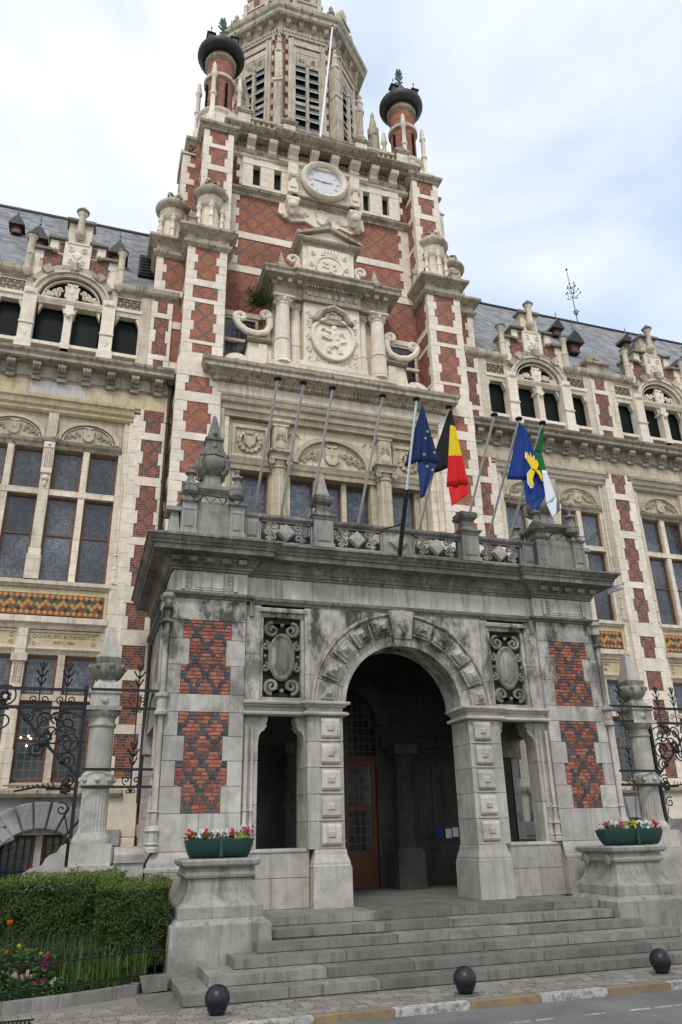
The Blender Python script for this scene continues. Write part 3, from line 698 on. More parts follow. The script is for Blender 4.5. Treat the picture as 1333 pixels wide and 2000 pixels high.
    c.F(*[r_[3] for r_ in ring])
    for qz, sg in ((6.38, 1), (5.14, -1)):
        for s_ in (-1, 1):
            c.scroll(cx_+s_*.22, qz, .17, .17, 1.5, PI/2*sg, -s_*sg, .045, 5, 18); c.box(cx_-.2, cx_+.2, .14, .2, qz+sg*.10-.03, qz+sg*.10+.03)
        c.ball(cx_, .14, qz+sg*.1, .05)
    for s_ in (-1, 1):
        for qz in (5.55, 6.02): c.scroll(cx_+s_*.36, qz, .18, .10, 1.2, PI/2, s_, .035, 5, 12)
        c.ball(cx_+s_*.37, .16, 5.79, .04)
    c.ball(cx_, .15, cz_, .2, .035, .4, 12, 6)
    c.build('oval_cartouche', 'sooty', P, True)
    # frieze block above the pier, with tablet
    course(P, 'frieze_block', [3.62, 5.27], -.02, .9, 7.06, 7.56, 'frieze', sx)
    m = MB(sx); m.box(4.10, 4.86, -.035, -.02, 7.13, 7.49); m.box(4.16, 4.80, -.05, -.03, 7.18, 7.44)
    for s_ in (-1, 1):
        m.box(4.48+s_*.57-.045, 4.48+s_*.57+.045, -.07, -.02, 7.12, 7.52); m.scroll(4.48+s_*.47, 7.42, -.035, .06, 1.1, PI/2, s_, .02, 5, 10); m.scroll(4.48+s_*.47, 7.2, -.035, .06, 1.1, -PI/2, -s_, .02, 5, 10); m.ball(4.48+s_*.46, -.04, 7.31, .03, .03, .05)
    m.build('tablet', 'frieze', P)
    for i in range(5): MB(sx).box(3.72+i*.36, 3.90+i*.36, -.29, -.05, 7.70, 7.80).build('dentil', 'sooty', P)
both(porch_side)
# mouldings that wrap the whole porch
path = [(-5.28, 4.7), (-5.28, -.02), (-3.62, -.02), (-3.62, .12), (3.62, .12), (3.62, -.02), (5.28, -.02), (5.28, 4.7)]
mitre(porch, 'pier_cap_moulding', [(-5.28, 4.7), (-5.28, 0), (-3.62, 0), (-3.62, .2)], [(-.1, 6.94), (.03, 6.94), (.05, 6.97), (.13, 7.0), (.15, 7.05), (.02, 7.07), (-.1, 7.07)], 'sooty')
mitre(porch, 'pier_cap_moulding', [(3.62, .2), (3.62, 0), (5.28, 0), (5.28, 4.7)], [(-.1, 6.94), (.03, 6.94), (.05, 6.97), (.13, 7.0), (.15, 7.05), (.02, 7.07), (-.1, 7.07)], 'sooty')
mitre(porch, 'architrave', [(-3.50, .30), (-3.50, .10), (3.50, .10), (3.50, .30)], [(-.2, 6.93), (.02, 6.93), (.03, 6.96), (.09, 7.0), (.11, 7.06), (.02, 7.09), (-.2, 7.09)], 'sooty')
m = MB()
for s_ in (-1, 1): m.box(s_*3.52-.05, s_*3.52+.05, -.01, .3, 6.62, 6.97)
m.build('architrave_return', 'sooty', porch)
for a, b in ((-3.62, -2.1), (-2.1, -.1), (-.1, 1.9), (1.9, 3.62)): piece(porch, 'frieze_block', a+.003, b-.003, .12, .9, 7.06, 7.60, 'frieze', .01)
mitre(porch, 'cornice', path, [(-.3, 7.56), (.05, 7.56), (.05, 7.61), (.09, 7.62), (.09, 7.67), (.13, 7.70), (.16, 7.77), (.19, 7.79), (.19, 7.83), (.26, 7.86), (.47, 7.87), (.47, 7.98), (.51, 7.99), (.51, 8.03), (.55, 8.06), (.60, 8.13), (.64, 8.14), (.64, 8.19), (.45, 8.22), (-.3, 8.24)], 'sooty')
# arch
cz, r0, r1 = 4.74, 1.40, 2.10
n = 11
for i in range(n):
    a0, a1 = 180*i/n, 180*(i+1)/n; am = R((a0+a1)/2); key = i == n//2
    v = MB(); v.arch(0, cz, r0+.10 if not key else r0-.03, r1 if not key else 2.22, .02 if not key else -.10, .6, a0+.25, a1-.25, 5); vo = v.build('keystone' if key else 'voussoir', 'blue', porch)
    b = MB()
    if key:
        b.py([(-.20, 6.28), (.20, 6.28), (.26, 6.90), (-.26, 6.90)], -.135, -.10); b.loz(0, 6.60, .13, .28, -.135, .09)
    else:
        b.py([(-.20, -.18), (.20, -.18), (.23, .21), (-.23, .21)], -.09, .02)
        b.pyr(-.17, .17, -.09, -.14, .17, .06, .80); b.pyr(-.11, .11, -.15, -.075, .115, .06, .5); b.pyr(-.045, .045, -.208, -.03, .06, .04, .9)
        c_, s_ = math.cos(am), math.sin(am)
        b.v = [((r0+.42)*c_+x*s_+z*c_, y, cz+(r0+.42)*s_-x*c_+z*s_) for x, y, z in b.v]
    b.build('boss', 'blue', vo)
MB().arch(0, cz, r0, r0+.10, -.02, .8, 0, 180, 40).build('arch_roll', 'blue', porch, True)
MB().arch(0, cz, 2.10, 2.19, .0, .3, 0, 180, 40, prof=[(2.10, .3), (2.10, 0), (2.13, -.03), (2.17, -.03), (2.20, .04), (2.20, .3)]).build('hood_moulding', 'blue', porch, True)
for s_ in (-1, 1):
    pts = [(s_*2.12*math.cos(R(a)), cz+2.12*math.sin(R(a))) for a in range(2, 91, 4)] + [(0, 6.95), (s_*2.12, 6.95)]
    MB().py(pts, .09, .6).build('spandrel', 'blue', porch)
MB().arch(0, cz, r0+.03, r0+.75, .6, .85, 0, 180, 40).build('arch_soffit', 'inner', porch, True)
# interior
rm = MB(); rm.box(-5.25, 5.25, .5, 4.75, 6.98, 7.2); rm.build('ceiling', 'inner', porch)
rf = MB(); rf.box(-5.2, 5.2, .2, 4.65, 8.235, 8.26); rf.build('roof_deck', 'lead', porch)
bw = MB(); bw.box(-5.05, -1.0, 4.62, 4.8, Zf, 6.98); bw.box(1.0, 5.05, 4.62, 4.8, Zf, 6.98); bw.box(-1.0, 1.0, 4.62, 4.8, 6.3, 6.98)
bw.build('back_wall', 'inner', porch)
MB().arch(0, 4.95, 1.0, 1.45, 4.45, 4.8, 0, 180, 28).build('door_arch', 'inner', porch)
for s_ in (-1, 1): MB().py([(s_*1.0*math.cos(R(a)), 4.95+1.0*math.sin(R(a))) for a in range(0, 91, 6)] + [(0, 6.32), (s_*1.02, 6.32)], 4.62, 4.8).build('tympanum_wall', 'inner', porch)
for s_ in (-1, 1):
    pc = MB(); rect_loft(pc, s_*1.5, 3.95, [(.38, .38, Zf), (.37, .37, 1.70), (.30, .30, 1.80)]); pc.lathe([(.28, 1.80), (.25, 1.9), (.25, 2.75), (.28, 2.77), (.28, 2.9), (.25, 2.92), (.22, 3.9), (.24, 3.95), (.30, 4.05), (.32, 4.1)], s_*1.5, 3.95, 24, .06); pc.box(s_*1.5-.34, s_*1.5+.34, 3.6, 4.3, 4.1, 4.35)
    pc.build('inner_column', 'inner', porch)
    MB().box(min(s_*1.1, s_*5.0), max(s_*1.1, s_*5.0), 4.45, 4.66, 4.36, 4.62).build('inner_string_course', 'inner', porch)
    window(porch, s_*3.2-.55, s_*3.2+.55, 1.9, 4.2, 4.60, 'glass2', .08, frame='lead')
    # side walls: arched opening in the flank
    sw = MB(s_); sw.box(4.75, 5.05, .5, 1.2, Zf, 7.0); sw.box(4.75, 5.05, 4.3, 4.65, Zf, 7.0); sw.box(4.75, 5.05, 1.2, 4.3, 5.6, 7.0); sw.box(4.75, 5.05, 1.2, 4.3, Zf, 1.75); sw.build('flank_wall', 'inner', porch)
    ar = MB(s_); ar.arch(2.75, 4.1, 1.5, 1.75, 4.72, 5.32, 0, 180, 20, .85)
    ar.v = [(s_*y_, x_*s_ if False else (x_ if s_ > 0 else -x_), z_) for x_, y_, z_ in ar.v]; ar.build('flank_arch', 'blue', porch)
    fl = MB(s_); fl.box(5.05, 5.27, 1.15, 3.65, 4.5, 4.52); 
dr = thing('entrance_door', (0, 4.7, Zf), 'orange-brown double wooden door with dark glazed panels inside the porch', 'door')
for s_ in (-1, 1):
    lf = MB(s_); lf.box(.02, .98, 4.66, 4.74, Zf, 1.75); lf.box(.02, .14, 4.66, 4.74, 1.75, 4.0); lf.box(.86, .98, 4.66, 4.74, 1.75, 4.0); lf.box(.14, .86, 4.66, 4.74, 2.72, 2.84); lf.box(.14, .86, 4.66, 4.74, 3.86, 4.0); lf.box(.2, .8, 4.645, 4.66, 1.0, 1.6)
    le = lf.build('door_leaf', 'oak', dr)
    MB(s_).box(.14, .86, 4.70, 4.71, 1.75, 2.72).build('pane', 'glass2', le); MB(s_).box(.14, .86, 4.70, 4.71, 2.84, 3.86).build('pane', 'glass2', le)
    MB(s_).ball(.08, 4.63, 2.0, .03).build('handle', 'steel', le)
MB().box(-.99, .99, 4.64, 4.76, 4.0, 4.14).build('transom', 'oak', dr)
MB().py([(math.cos(R(a))*.99, 4.95+math.sin(R(a))*.99) for a in range(0, 181, 10)]+[(-.99, 4.15), (.99, 4.15)], 4.70, 4.72).build('fanlight', 'glass2', dr)
for s_ in (-.33, .33): MB().box(s_-.03, s_+.03, 4.66, 4.70, 4.14, 5.85).build('fanlight_bar', 'oak', dr)
# posted notices in the porch window
for i, (x_, z_, c_) in enumerate(((2.72, 2.02, 'fblue2'), (2.95, 2.0, 'white'), (3.16, 2.03, 'white'))):
    tag(MB().box(x_, x_+.17, 4.575, 4.582, z_, z_+.24).build('posted_notice', c_), '%s notice sheet posted low in the dark porch window, %s in the row' % ('blue' if c_ == 'fblue2' else 'white', ['first', 'second', 'third'][i]), 'notice', 'notices in the porch window')
# ================================================================= parapet of the porch
mitre(porch, 'parapet_plinth', [(-5.22, 4.6), (-5.22, -.14), (5.22, -.14), (5.22, 4.6)], [(-.3, 8.235), (.04, 8.235), (.04, 8.32), (.0, 8.36), (-.3, 8.36)], 'sooty')
mitre(porch, 'parapet_rail', [(-3.78, -.14), (-2.15, -.14)], [(-.26, 8.90), (.0, 8.90), (.05, 8.94), (.06, 9.0), (.0, 9.03), (-.26, 9.03)], 'sooty')
mitre(porch, 'parapet_rail', [(-1.68, -.14), (1.68, -.14)], [(-.26, 8.90), (.0, 8.90), (.05, 8.94), (.06, 9.0), (.0, 9.03), (-.26, 9.03)], 'sooty')
mitre(porch, 'parapet_rail', [(2.15, -.14), (3.78, -.14)], [(-.26, 8.90), (.0, 8.90), (.05, 8.94), (.06, 9.0), (.0, 9.03), (-.26, 9.03)], 'sooty')
def pierced(x0, x1, nl, seed):
    """pierced parapet panel: lozenges between scrolls, open behind"""
    q = random.Random(seed); m = MB(); wd = (x1-x0)/nl
    m.box(x0, x1, -.08, -.03, 8.36, 8.40); m.box(x0, x1, -.10, -.02, 8.86, 8.90)
    for i in range(nl+1):
        xx = min(max(x0+i*wd, x0+.02), x1-.02)
        if i in (0, nl): m.box(xx-.02, xx+.02, -.10, -.02, 8.36, 8.90)
    for i in range(nl):
        c = x0+(i+.5)*wd
        for s_ in (-1, 1):
            for (dx, dz, r_, a) in ((.30, .14, .10, 1.0), (.30, -.13, .10, -1.0), (.44, .0, .10, 2.0), (.40, .18, .06, 0.), (.40, -.18, .06, 0.)):
                if dx < wd/2-.04: m.scroll(c+s_*dx, 8.63+dz, -.07, r_, 1.3, a if s_ > 0 else PI-a, s_, .026, 5, 12)
            m.ball(c+s_*.33, -.08, 8.63, .04)
    o = m.build('pierced_panel', 'para', porch, True)
    for i in range(nl): MB().loz(x0+(i+.5)*wd, 8.63, .24, .235, -.06, .09).build('lozenge', 'bluelow', o)
pierced(-3.42, -2.15, 1, 1); pierced(-1.68, -.40, 1, 2); pierced(.40, 1.68, 1, 3); pierced(2.15, 3.42, 1, 4)
m = MB(); m.box(-.38, .38, -.10, .05, 8.36, 8.90); m.loz(0, 8.63, .26, .24, -.10, .08); m.build('parapet_block', 'para', porch)
MB().box(-5.2, 5.2, .30, .42, 8.30, 8.75).build('parapet_back', 'sooty', porch)
for s_ in (-1, 1):
    m = MB(s_); m.box(3.43, 3.76, -.14, .1, 8.36, 8.90); m.pyr(3.47, 3.72, -.14, 8.42, 8.86, .04, .75); m.build('parapet_block', 'para', porch)
    # intermediate pier with vase, and an obelisk on the left one
    m = MB(s_); m.box(1.68, 2.14, -.24, .15, 8.30, 9.0); m.box(1.75, 2.07, -.265, -.24, 8.46, 8.86); m.box(1.65, 2.17, -.27, .15, 8.30, 8.40); m.build('parapet_pier', 'para', porch)
    mitre(porch, 'pier_cap', [(s_*1.91-.23, .15), (s_*1.91-.23, -.24), (s_*1.91+.23, -.24), (s_*1.91+.23, .15)], [(-.2, 9.0), (.02, 9.0), (.03, 9.05), (.08, 9.08), (.08, 9.12), (-.2, 9.13)], 'sooty')
    v = MB(); rect_loft(v, s_*1.91, -.04, [(.17, .17, 9.13), (.19, .19, 9.16), (.13, .13, 9.25), (.15, .15, 9.34), (.12, .12, 9.40), (.23, .23, 9.46), (.25, .25, 9.52), (.22, .22, 9.56), (.24, .24, 9.60), (.17, .17, 9.64)])
    for a in range(7): v.ball(s_*1.91-.2+a*.067, -.285, 9.53, .03, .03, .035, 5, 4)
    v.build('parapet_vase', 'sooty', porch)
    if s_ < 0: v = MB(); rect_loft(v, s_*1.91, -.04, [(.15, .15, 9.64), (.16, .16, 9.70), (.135, .135, 9.72), (.045, .045, 10.22), (.01, .01, 10.30)]); v.build('obelisk', 'bluelow', porch)
    # corner pedestal
    m = MB(s_); m.box(3.80, 5.20, -.20, 1.1, 8.30, 9.10); m.build('corner_pedestal', 'para', porch)
    for xa, xb in ((3.80, 4.13), (4.87, 5.20)):
        m = MB(s_); m.box(xa, xb, -.27, -.18, 8.34, 9.06); m.box(xa+.07, xb-.07, -.29, -.26, 8.50, 8.84); m.box(xa-.02, xb+.02, -.29, -.18, 8.34, 8.44); m.box(xa+.02, xb-.02, -.285, -.2, 8.90, 8.98); m.build('pedestal_post', 'para', porch)
        cx_ = s_*(xa+xb)/2
        mitre(porch, 'post_cap', [(cx_-.165, .12), (cx_-.165, -.27), (cx_+.165, -.27), (cx_+.165, .12)], [(-.16, 9.06), (.01, 9.06), (.05, 9.10), (.05, 9.15), (-.16, 9.16)], 'sooty')
        finial(vase(cx_, -.10, 9.16, .92, .19), cx_, -.10, 'urn_finial', 'sooty', porch)
        finial(vase(cx_, .9, 9.10, .92, .19), cx_, .9, 'urn_finial', 'sooty', porch)
    cx_ = s_*4.50; cy_ = .35
    v = MB(); rect_loft(v, cx_, cy_, [(.60, .50, 9.10), (.60, .50, 9.16), (.52, .42, 9.22), (.44, .34, 9.36), (.43, .33, 9.44), (.50, .40, 9.50), (.54, .44, 9.54), (.54, .44, 9.62), (.46, .36, 9.65)]); v.build('pedestal_top', 'sooty', porch)
    v = MB(); rect_loft(v, cx_, cy_, [(.30, .30, 9.65), (.30, .30, 9.69), (.20, .20, 9.74), (.18, .18, 9.95), (.20, .20, 9.99)]); v.build('vase_foot', 'para', porch)
    finial([(.18, 9.98), (.30, 10.05), (.40, 10.18), (.42, 10.30), (.40, 10.40), (.33, 10.47), (.36, 10.50), (.34, 10.55)], cx_, cy_, 'vase_bulb', 'sooty', porch, 8)
    v = MB()
    for a in range(4):
        an = a*PI/2+PI/4; c_, q_ = math.cos(an), math.sin(an); v.tube([(cx_+c_*.34, cy_+q_*.34, 10.45), (cx_+c_*.45, cy_+q_*.45, 10.32), (cx_+c_*.43, cy_+q_*.43, 10.12), (cx_+c_*.30, cy_+q_*.30, 10.02)], .06, 5); v.ball(cx_+c_*.40, cy_+q_*.40, 10.47, .07)
    rect_loft(v, cx_, cy_, [(.27, .27, 10.53), (.27, .27, 10.60), (.24, .24, 10.62), (.19, .19, 10.92), (.22, .22, 10.94), (.22, .22, 11.0), (.17, .17, 11.02), (.045, .045, 11.66), (.0, .0, 11.72)])
    for q_ in (10.77, 11.12): v.ball(cx_, cy_-.22+.0*(q_), q_, .07, .05, .07)
    v.build('vase_obelisk', 'sooty', porch)
    # outer flank parapet
    for yy in (1.4, 2.8):
        m = MB(s_); m.box(4.95, 5.2, yy-.2, yy+.2, 8.34, 8.95); m.build('flank_parapet_pier', 'para', porch)
    m = MB(s_); m.box(5.0, 5.16, 1.1, 4.6, 8.34, 8.85); m.build('flank_parapet', 'para', porch)
    m = MB(s_); m.box(5.2, 5.46, -.05, .45, 8.34, 8.92, .05, .05); m.box(5.18, 5.52, -.1, .5, 8.92, 9.02); m.build('flank_block', 'para', porch)
    # thin iron spot-light bracket lying across the pedestal
    t = MB(); zz = 9.20; t.tube([(cx_-.62, -.42, zz+.02), (cx_+.62, -.42, zz-.02)], .012, 5)
    for a in range(4): t.tube([(cx_-.55+a*.3, -.42, zz), (cx_-.40+a*.3, -.30, zz-.12), (cx_-.25+a*.3, -.42, zz)], .011, 5)
    for a in (-.3, .25): t.tube([(cx_+a, -.42, zz), (cx_+a, -.18, zz-.05)], .012, 5)
    tag(t.build('light_bracket', 'iron'), 'thin black wire bracket across the %s corner pedestal of the porch parapet' % ('left' if s_ < 0 else 'right'), 'bracket', 'wire brackets on the parapet')

# ================================================================= tower
tower = thing('clock_tower', (0, 11, 0), 'tall brick and pale stone clock tower with corner turrets and louvred octagon', 'tower')
MB().box(-4.95, 4.95, 5.82, 16.0, 0, 27.1).build('wall', 'brick', tower)
lowb = [(a, a+.28) for a in (.9, 2.35, 3.8, 5.25, 6.7, 8.15, 9.4, 10.55, 11.85)]
def tower_side(sx):
    T = tower; X = lambda a, b: (min(sx*a, sx*b), max(sx*a, sx*b))
    a, b = X(3.75, 5.16)
    quoined(T, a, b, 4.62, 6.4, 0, 16.2, lowb+[(13.26, 13.52), (14.60, 14.96), (15.53, 16.2)], .38, .28)
    a, b = X(3.75, 5.10)
    quoined(T, a, b, 4.68, 6.4, 16.2, 20.75, [(16.2, 16.46), (16.80, 16.93), (18.43, 18.60), (19.10, 19.38)], .36, .26)
    MB(sx).sweep([(3.75, 5.0), (3.75, 4.66), (5.12, 4.66), (5.12, 6.0)], [(-.1, 16.12), (.04, 16.14), (.04, 16.20), (-.02, 16.26), (-.1, 16.26)]).build('offset_moulding', 'pale', T)
    # side buttress
    a, b = X(4.95, 6.06)
    quoined(T, a, b, 5.50, 7.0, 0, 20.75, [(2.2, 2.5), (5.2, 5.5), (8.2, 8.5), (11.2, 11.5), (14.2, 14.6), (16.2, 16.5), (17.8, 18.1), (19.1, 19.38)], .36, .24, faces='R' if sx > 0 else 'L')
    pth = [(3.74, 5.85), (3.74, 4.66), (5.12, 4.66), (5.12, 5.49), (6.07, 5.49), (6.07, 7.1), (4.95, 7.1)]
    MB(sx).sweep(pth, [(-.1, 20.68), (.02, 20.70), (.12, 20.80), (.14, 20.88), (.04, 20.94), (.02, 21.16), (.10, 21.22), (.24, 21.32), (.30, 21.36), (.30, 21.46), (.10, 21.54), (-.1, 21.56)]).build('pier_cornice', 'trim', T)
    m = MB(sx); m.box(3.74, 5.12, 4.66, 6.3, 20.7, 21.55); m.box(5.12, 6.07, 5.49, 7.1, 20.7, 21.55); m.build('pier_head', 'pale', T)
    for a in (0, 1):
        piece(T, 'brick_inset', sx*4.1, sx*4.75, 4.635, 4.7, 20.96, 21.14, 'brick', .01)
    # domed tourelles standing on the pier caps
    for cx_, cy_ in ((4.38, 5.18), (5.60, 6.2)):
        X0 = sx*cx_
        tr = MB(); tr.lathe([(.50, 21.55), (.50, 21.75), (.40, 21.9), (.37, 22.0), (.37, 22.75), (.46, 22.85), (.48, 22.95), (.48, 23.22), (.52, 23.3)], X0, cy_, 16); core = tr.build('tourelle', 'pale', T, True)
        for k in range(6):
            an = k*PI/3+PI/6; c_, s_ = math.cos(an), math.sin(an)
            MB().lathe([(.10, 21.7), (.10, 21.85), (.075, 21.9), (.07, 22.2), (.095, 22.22), (.095, 22.27), (.07, 22.3), (.065, 22.62), (.11, 22.68), (.11, 22.74), (.06, 22.80), (.08, 22.88), (.01, 22.98)], X0+c_*.47, cy_+s_*.47, 8).build('colonnette', 'pale_block', core, True)
        MB().lathe([(.50, 23.25), (.54, 23.28), (.61, 23.36), (.645, 23.44), (.645, 23.51), (.60, 23.58), (.46, 23.62)], X0, cy_, 24).build('dome_rim', 'trim', core, True)
        dm = MB(); dm.lathe([(.46, 23.60), (.45, 23.70), (.39, 23.82), (.28, 23.93), (.18, 23.97), (.20, 24.05), (.15, 24.14), (.05, 24.2), (.01, 24.22)], X0, cy_, 24)
        for k in range(5): an = k*2*PI/5+.3; dm.tube([(X0+.38*math.cos(an), cy_+.38*math.sin(an), 23.86), (X0+.34*math.cos(an), cy_+.34*math.sin(an), 24.06), (X0+.16*math.cos(an), cy_+.16*math.sin(an), 24.16)], .06, 5)
        dm.build('dome', 'trim', core, True)
    # little pedestals with urns on the cap
    for cx_, cy_ in ((5.0, 4.85), (3.62, 5.3)):
        v = MB(); X0 = sx*cx_; rect_loft(v, X0, cy_, [(.15, .15, 21.54), (.13, .13, 21.62), (.12, .12, 21.95), (.17, .17, 22.0), (.17, .17, 22.06), (.08, .08, 22.12)]); v.ball(X0, cy_, 22.22, .12, .12, .14); v.build('cap_urn', 'trim', T)
    # upper pier
    a, b = X(3.66, 4.78)
    quoined(T, a, b, 5.02, 6.6, 21.5, 26.72, [(23.3, 23.5), (24.72, 25.0), (25.85, 26.05)], .31, .21)
    a, b = X(4.78, 5.44)
    quoined(T, a, b, 5.95, 7.4, 21.5, 26.2, [(23.3, 23.5), (24.72, 25.0), (25.6, 25.8)], .30, .20, faces='R' if sx > 0 else 'L')
    m = MB(sx); m.pxx([(5.9, 26.2), (7.5, 26.2), (7.5, 26.9), (6.4, 26.9)], 4.7, 5.50); m.build('buttress_slope', 'pale', T)
    MB(sx).sweep([(3.64, 5.8), (3.64, 5.0), (4.80, 5.0), (4.80, 5.95), (5.2, 5.95), (5.2, 7.2)], [(-.1, 26.70), (.03, 26.72), (.05, 26.80), (.16, 26.90), (.18, 27.0), (.02, 27.06), (-.1, 27.06)]).build('upper_pier_cornice', 'trim', T)
    m = MB(sx); rect_loft(m, 4.22, 5.75, [(.62, .75, 27.05), (.60, .72, 27.25), (.42, .50, 27.65)]); m.build('pier_weathering', 'pale', T)
    # corner turret
    X0, cy_ = sx*4.14, 6.57
    tr = MB(); tr.lathe([(1.0, 26.6), (1.0, 27.5), (.92, 27.9), (.80, 28.3), (.78, 28.7), (.86, 28.8), (.86, 28.95), (.74, 29.02)], X0, cy_, 16); tu = tr.build('turret', 'pale', T, True)
    MB().lathe([(.56, 29.0), (.56, 32.3)], X0, cy_, 20).build('turret_shaft', 'brick', tu, True)
    MB().lathe([(.58, 30.95), (.66, 31.0), (.66, 31.15), (.58, 31.2)], X0, cy_, 20).build('turret_band', 'pale', tu, True)
    MB().lathe([(.57, 32.1), (.66, 32.2), (.66, 32.32), (.58, 32.38), (.60, 32.55), (.75, 32.62)], X0, cy_, 20).build('turret_collar', 'trim', tu, True)
    MB().lathe([(.60, 32.52), (.78, 32.48), (.95, 32.60), (1.0, 32.74), (.99, 32.88), (.93, 32.93), (.78, 33.05), (.55, 33.35), (.34, 33.8), (.16, 34.2), (.06, 34.4), (.05, 34.5)], X0, cy_, 28).build('turret_hat', 'lead', tu, True)
    for k in range(8):
        an = k*PI/4+PI/8; c_, s_ = math.cos(an), math.sin(an)
        if k % 2 == 0:
            MB().box(-.05, .05, -.05, .05, 29.35, 30.7).build('slit', 'black', tu).matrix_basis = Matrix.Translation((X0+c_*.555, cy_+s_*.555, 0)) @ Matrix.Rotation(an, 4, 'Z')
        MB().lathe([(.14, 28.0), (.14, 28.55), (.10, 28.62), (.095, 29.5), (.14, 29.55), (.14, 29.65), (.095, 29.7), (.09, 30.6), (.14, 30.68), (.14, 30.78), (.09, 30.86), (.11, 31.0), (.07, 31.15), (.09, 31.25), (.01, 31.45)], X0+c_*.86, cy_+s_*.86, 10).build('colonnette', 'pale_block', tu, True) if k % 2 == 1 else None
    fi = MB(); fi.tube([(X0, cy_, 34.3), (X0, cy_, 35.25)], .03, 5)
    for q, r_ in ((34.55, .20), (34.8, .17), (35.0, .12), (35.15, .08)):
        for k in range(4):
            an = k*PI/2+.4; fi.tube([(X0, cy_, q), (X0+r_*.7*math.cos(an), cy_+r_*.7*math.sin(an), q+.03), (X0+r_*math.cos(an), cy_+r_*math.sin(an), q+.12)], .035, 4); fi.ball(X0+r_*math.cos(an), cy_+r_*math.sin(an), q+.12, .055, None, None, 5, 4)
    fi.build('turret_finial', 'copper', tu)
    for an in (-.9, -2.4):
        d = MB(); c_, s_ = math.cos(an), math.sin(an); px_, py_ = X0+c_*.72, cy_+s_*.72
        rect_loft(d, px_, py_, [(.13, .13, 33.0), (.13, .13, 33.35), (.19, .19, 33.36), (.02, .02, 33.62)]); d.tube([(px_, py_, 33.6), (px_, py_, 33.95)], .015, 4); d.ball(px_, py_, 33.85, .04, None, None, 5, 4); d.build('turret_dormer', 'lead', tu)
    # stage with the slit windows beside the clock
    for xa, xb in ((1.30, 1.68), (1.97, 2.50), (2.80, 3.22)):
        for i in range(4): piece(T, 'ashlar_block', sx*xa, sx*xb, 5.52, 5.82, 25.0+i*.34+.003, 25.0+(i+1)*.34-.003, 'pale_block', .012)
    piece(T, 'ashlar_block', sx*1.30, sx*3.22, 5.52, 5.82, 24.86, 24.997, 'pale_block', .01); piece(T, 'ashlar_block', sx*1.30, sx*3.22, 5.50, 5.82, 26.0, 26.28, 'pale_block', .01)
    for xc in (1.825, 2.65): MB(sx).box(xc-.15, xc+.15, 5.74, 5.80, 25.0, 26.0).build('slit_window', 'void', T)
    for i in range(4): piece(T, 'ashlar_block', sx*3.22, sx*(3.42 if i % 2 else 3.3), 5.60, 5.82, 25.0+i*.32+.003, 25.0+(i+1)*.32-.003, 'pale_block', .012)
    # white bands across the brick wall
    for za, zb in ((20.98, 21.28), (22.56, 22.86)):
        for xa, xb in ((1.0, 1.9), (1.9, 2.8), (2.8, 3.68)): piece(T, 'stone_band', sx*xa, sx*(xb-.004), 5.79, 5.9, za, zb, 'pale_block', .01)
    for xa, xb in ((3.35, 3.68),): 
        for i in range(9): piece(T, 'quoin_stone', sx*(xa-(0 if i % 2 else .12)), sx*xb, 5.78, 5.9, 21.3+i*.38, 21.3+(i+1)*.38-.005, 'pale_block', .012)
    # corbels, frieze roundels
    for xc in (.42, 1.27, 2.10, 2.95):
        c = MB(sx); c.pxx([(5.60, 26.5), (5.42, 26.50), (5.30, 26.56), (5.26, 26.66), (5.34, 26.74), (5.22, 26.80), (5.06, 26.88), (5.02, 26.98), (5.06, 27.08), (5.60, 27.08)], xc-.16 if xc != 1.27 else xc-.2, xc+.16 if xc != 1.27 else xc+.2); c.build('corbel', 'pale_block', T)
    for xc in (1.70, 2.53, 3.32):
        c = MB(sx); c.lathe([(.06, 0), (.12, 0), (.12, .05), (.09, .06), (.06, .05)], 0, 0, 10); c.v = [(sx*xc+x_, 5.56-z_, 26.64+y_) for x_, y_, z_ in c.v]; c.build('roundel', 'trim', T, True); MB().box(sx*xc-.06, sx*xc+.06, 5.545, 5.57, 26.58, 26.70).build('roundel_hole', 'black', T)
both(tower_side)
mitre(tower, 'ledge_moulding', [(-3.66, 5.8), (3.66, 5.8)], [(-.1, 24.60), (.06, 24.62), (.10, 24.70), (.24, 24.78), (.26, 24.84), (.1, 24.88), (-.1, 24.88)], 'trim')
mitre(tower, 'string_course', [(-3.66, 5.8), (-1.5, 5.8), (-1.5, 5.62), (-1.0, 5.62), (1.0, 5.62), (1.5, 5.62), (1.5, 5.8), (3.66, 5.8)], [(-.1, 26.26), (.20, 26.28), (.32, 26.36), (.34, 26.46), (.2, 26.5), (-.1, 26.5)], 'pale')
m = MB(); m.box(-3.66, 3.66, 5.56, 5.9, 26.48, 27.1); m.build('frieze', 'pale', tower)
for i in range(60):
    xx = -3.54+i*.12
    if min(abs(abs(xx)-q) for q in (.42, 1.27, 2.1, 2.95)) > .22: MB().box(xx-.03, xx+.03, 5.44, 5.56, 26.88, 27.0).build('dentil', 'trim', tower)
mitre(tower, 'main_cornice', [(-3.70, 5.6), (-3.70, 5.20), (-1.75, 5.20), (-1.75, 5.05), (1.75, 5.05), (1.75, 5.20), (3.70, 5.20), (3.70, 5.6)], [(-.35, 27.06), (.06, 27.06), (.08, 27.12), (.24, 27.18), (.32, 27.26), (.36, 27.32), (.36, 27.38), (.1, 27.44), (-.35, 27.44)], 'trim')
MB().box(-4.9, 4.9, 5.3, 16, 27.08, 27.40).build('tower_deck', 'lead', tower)
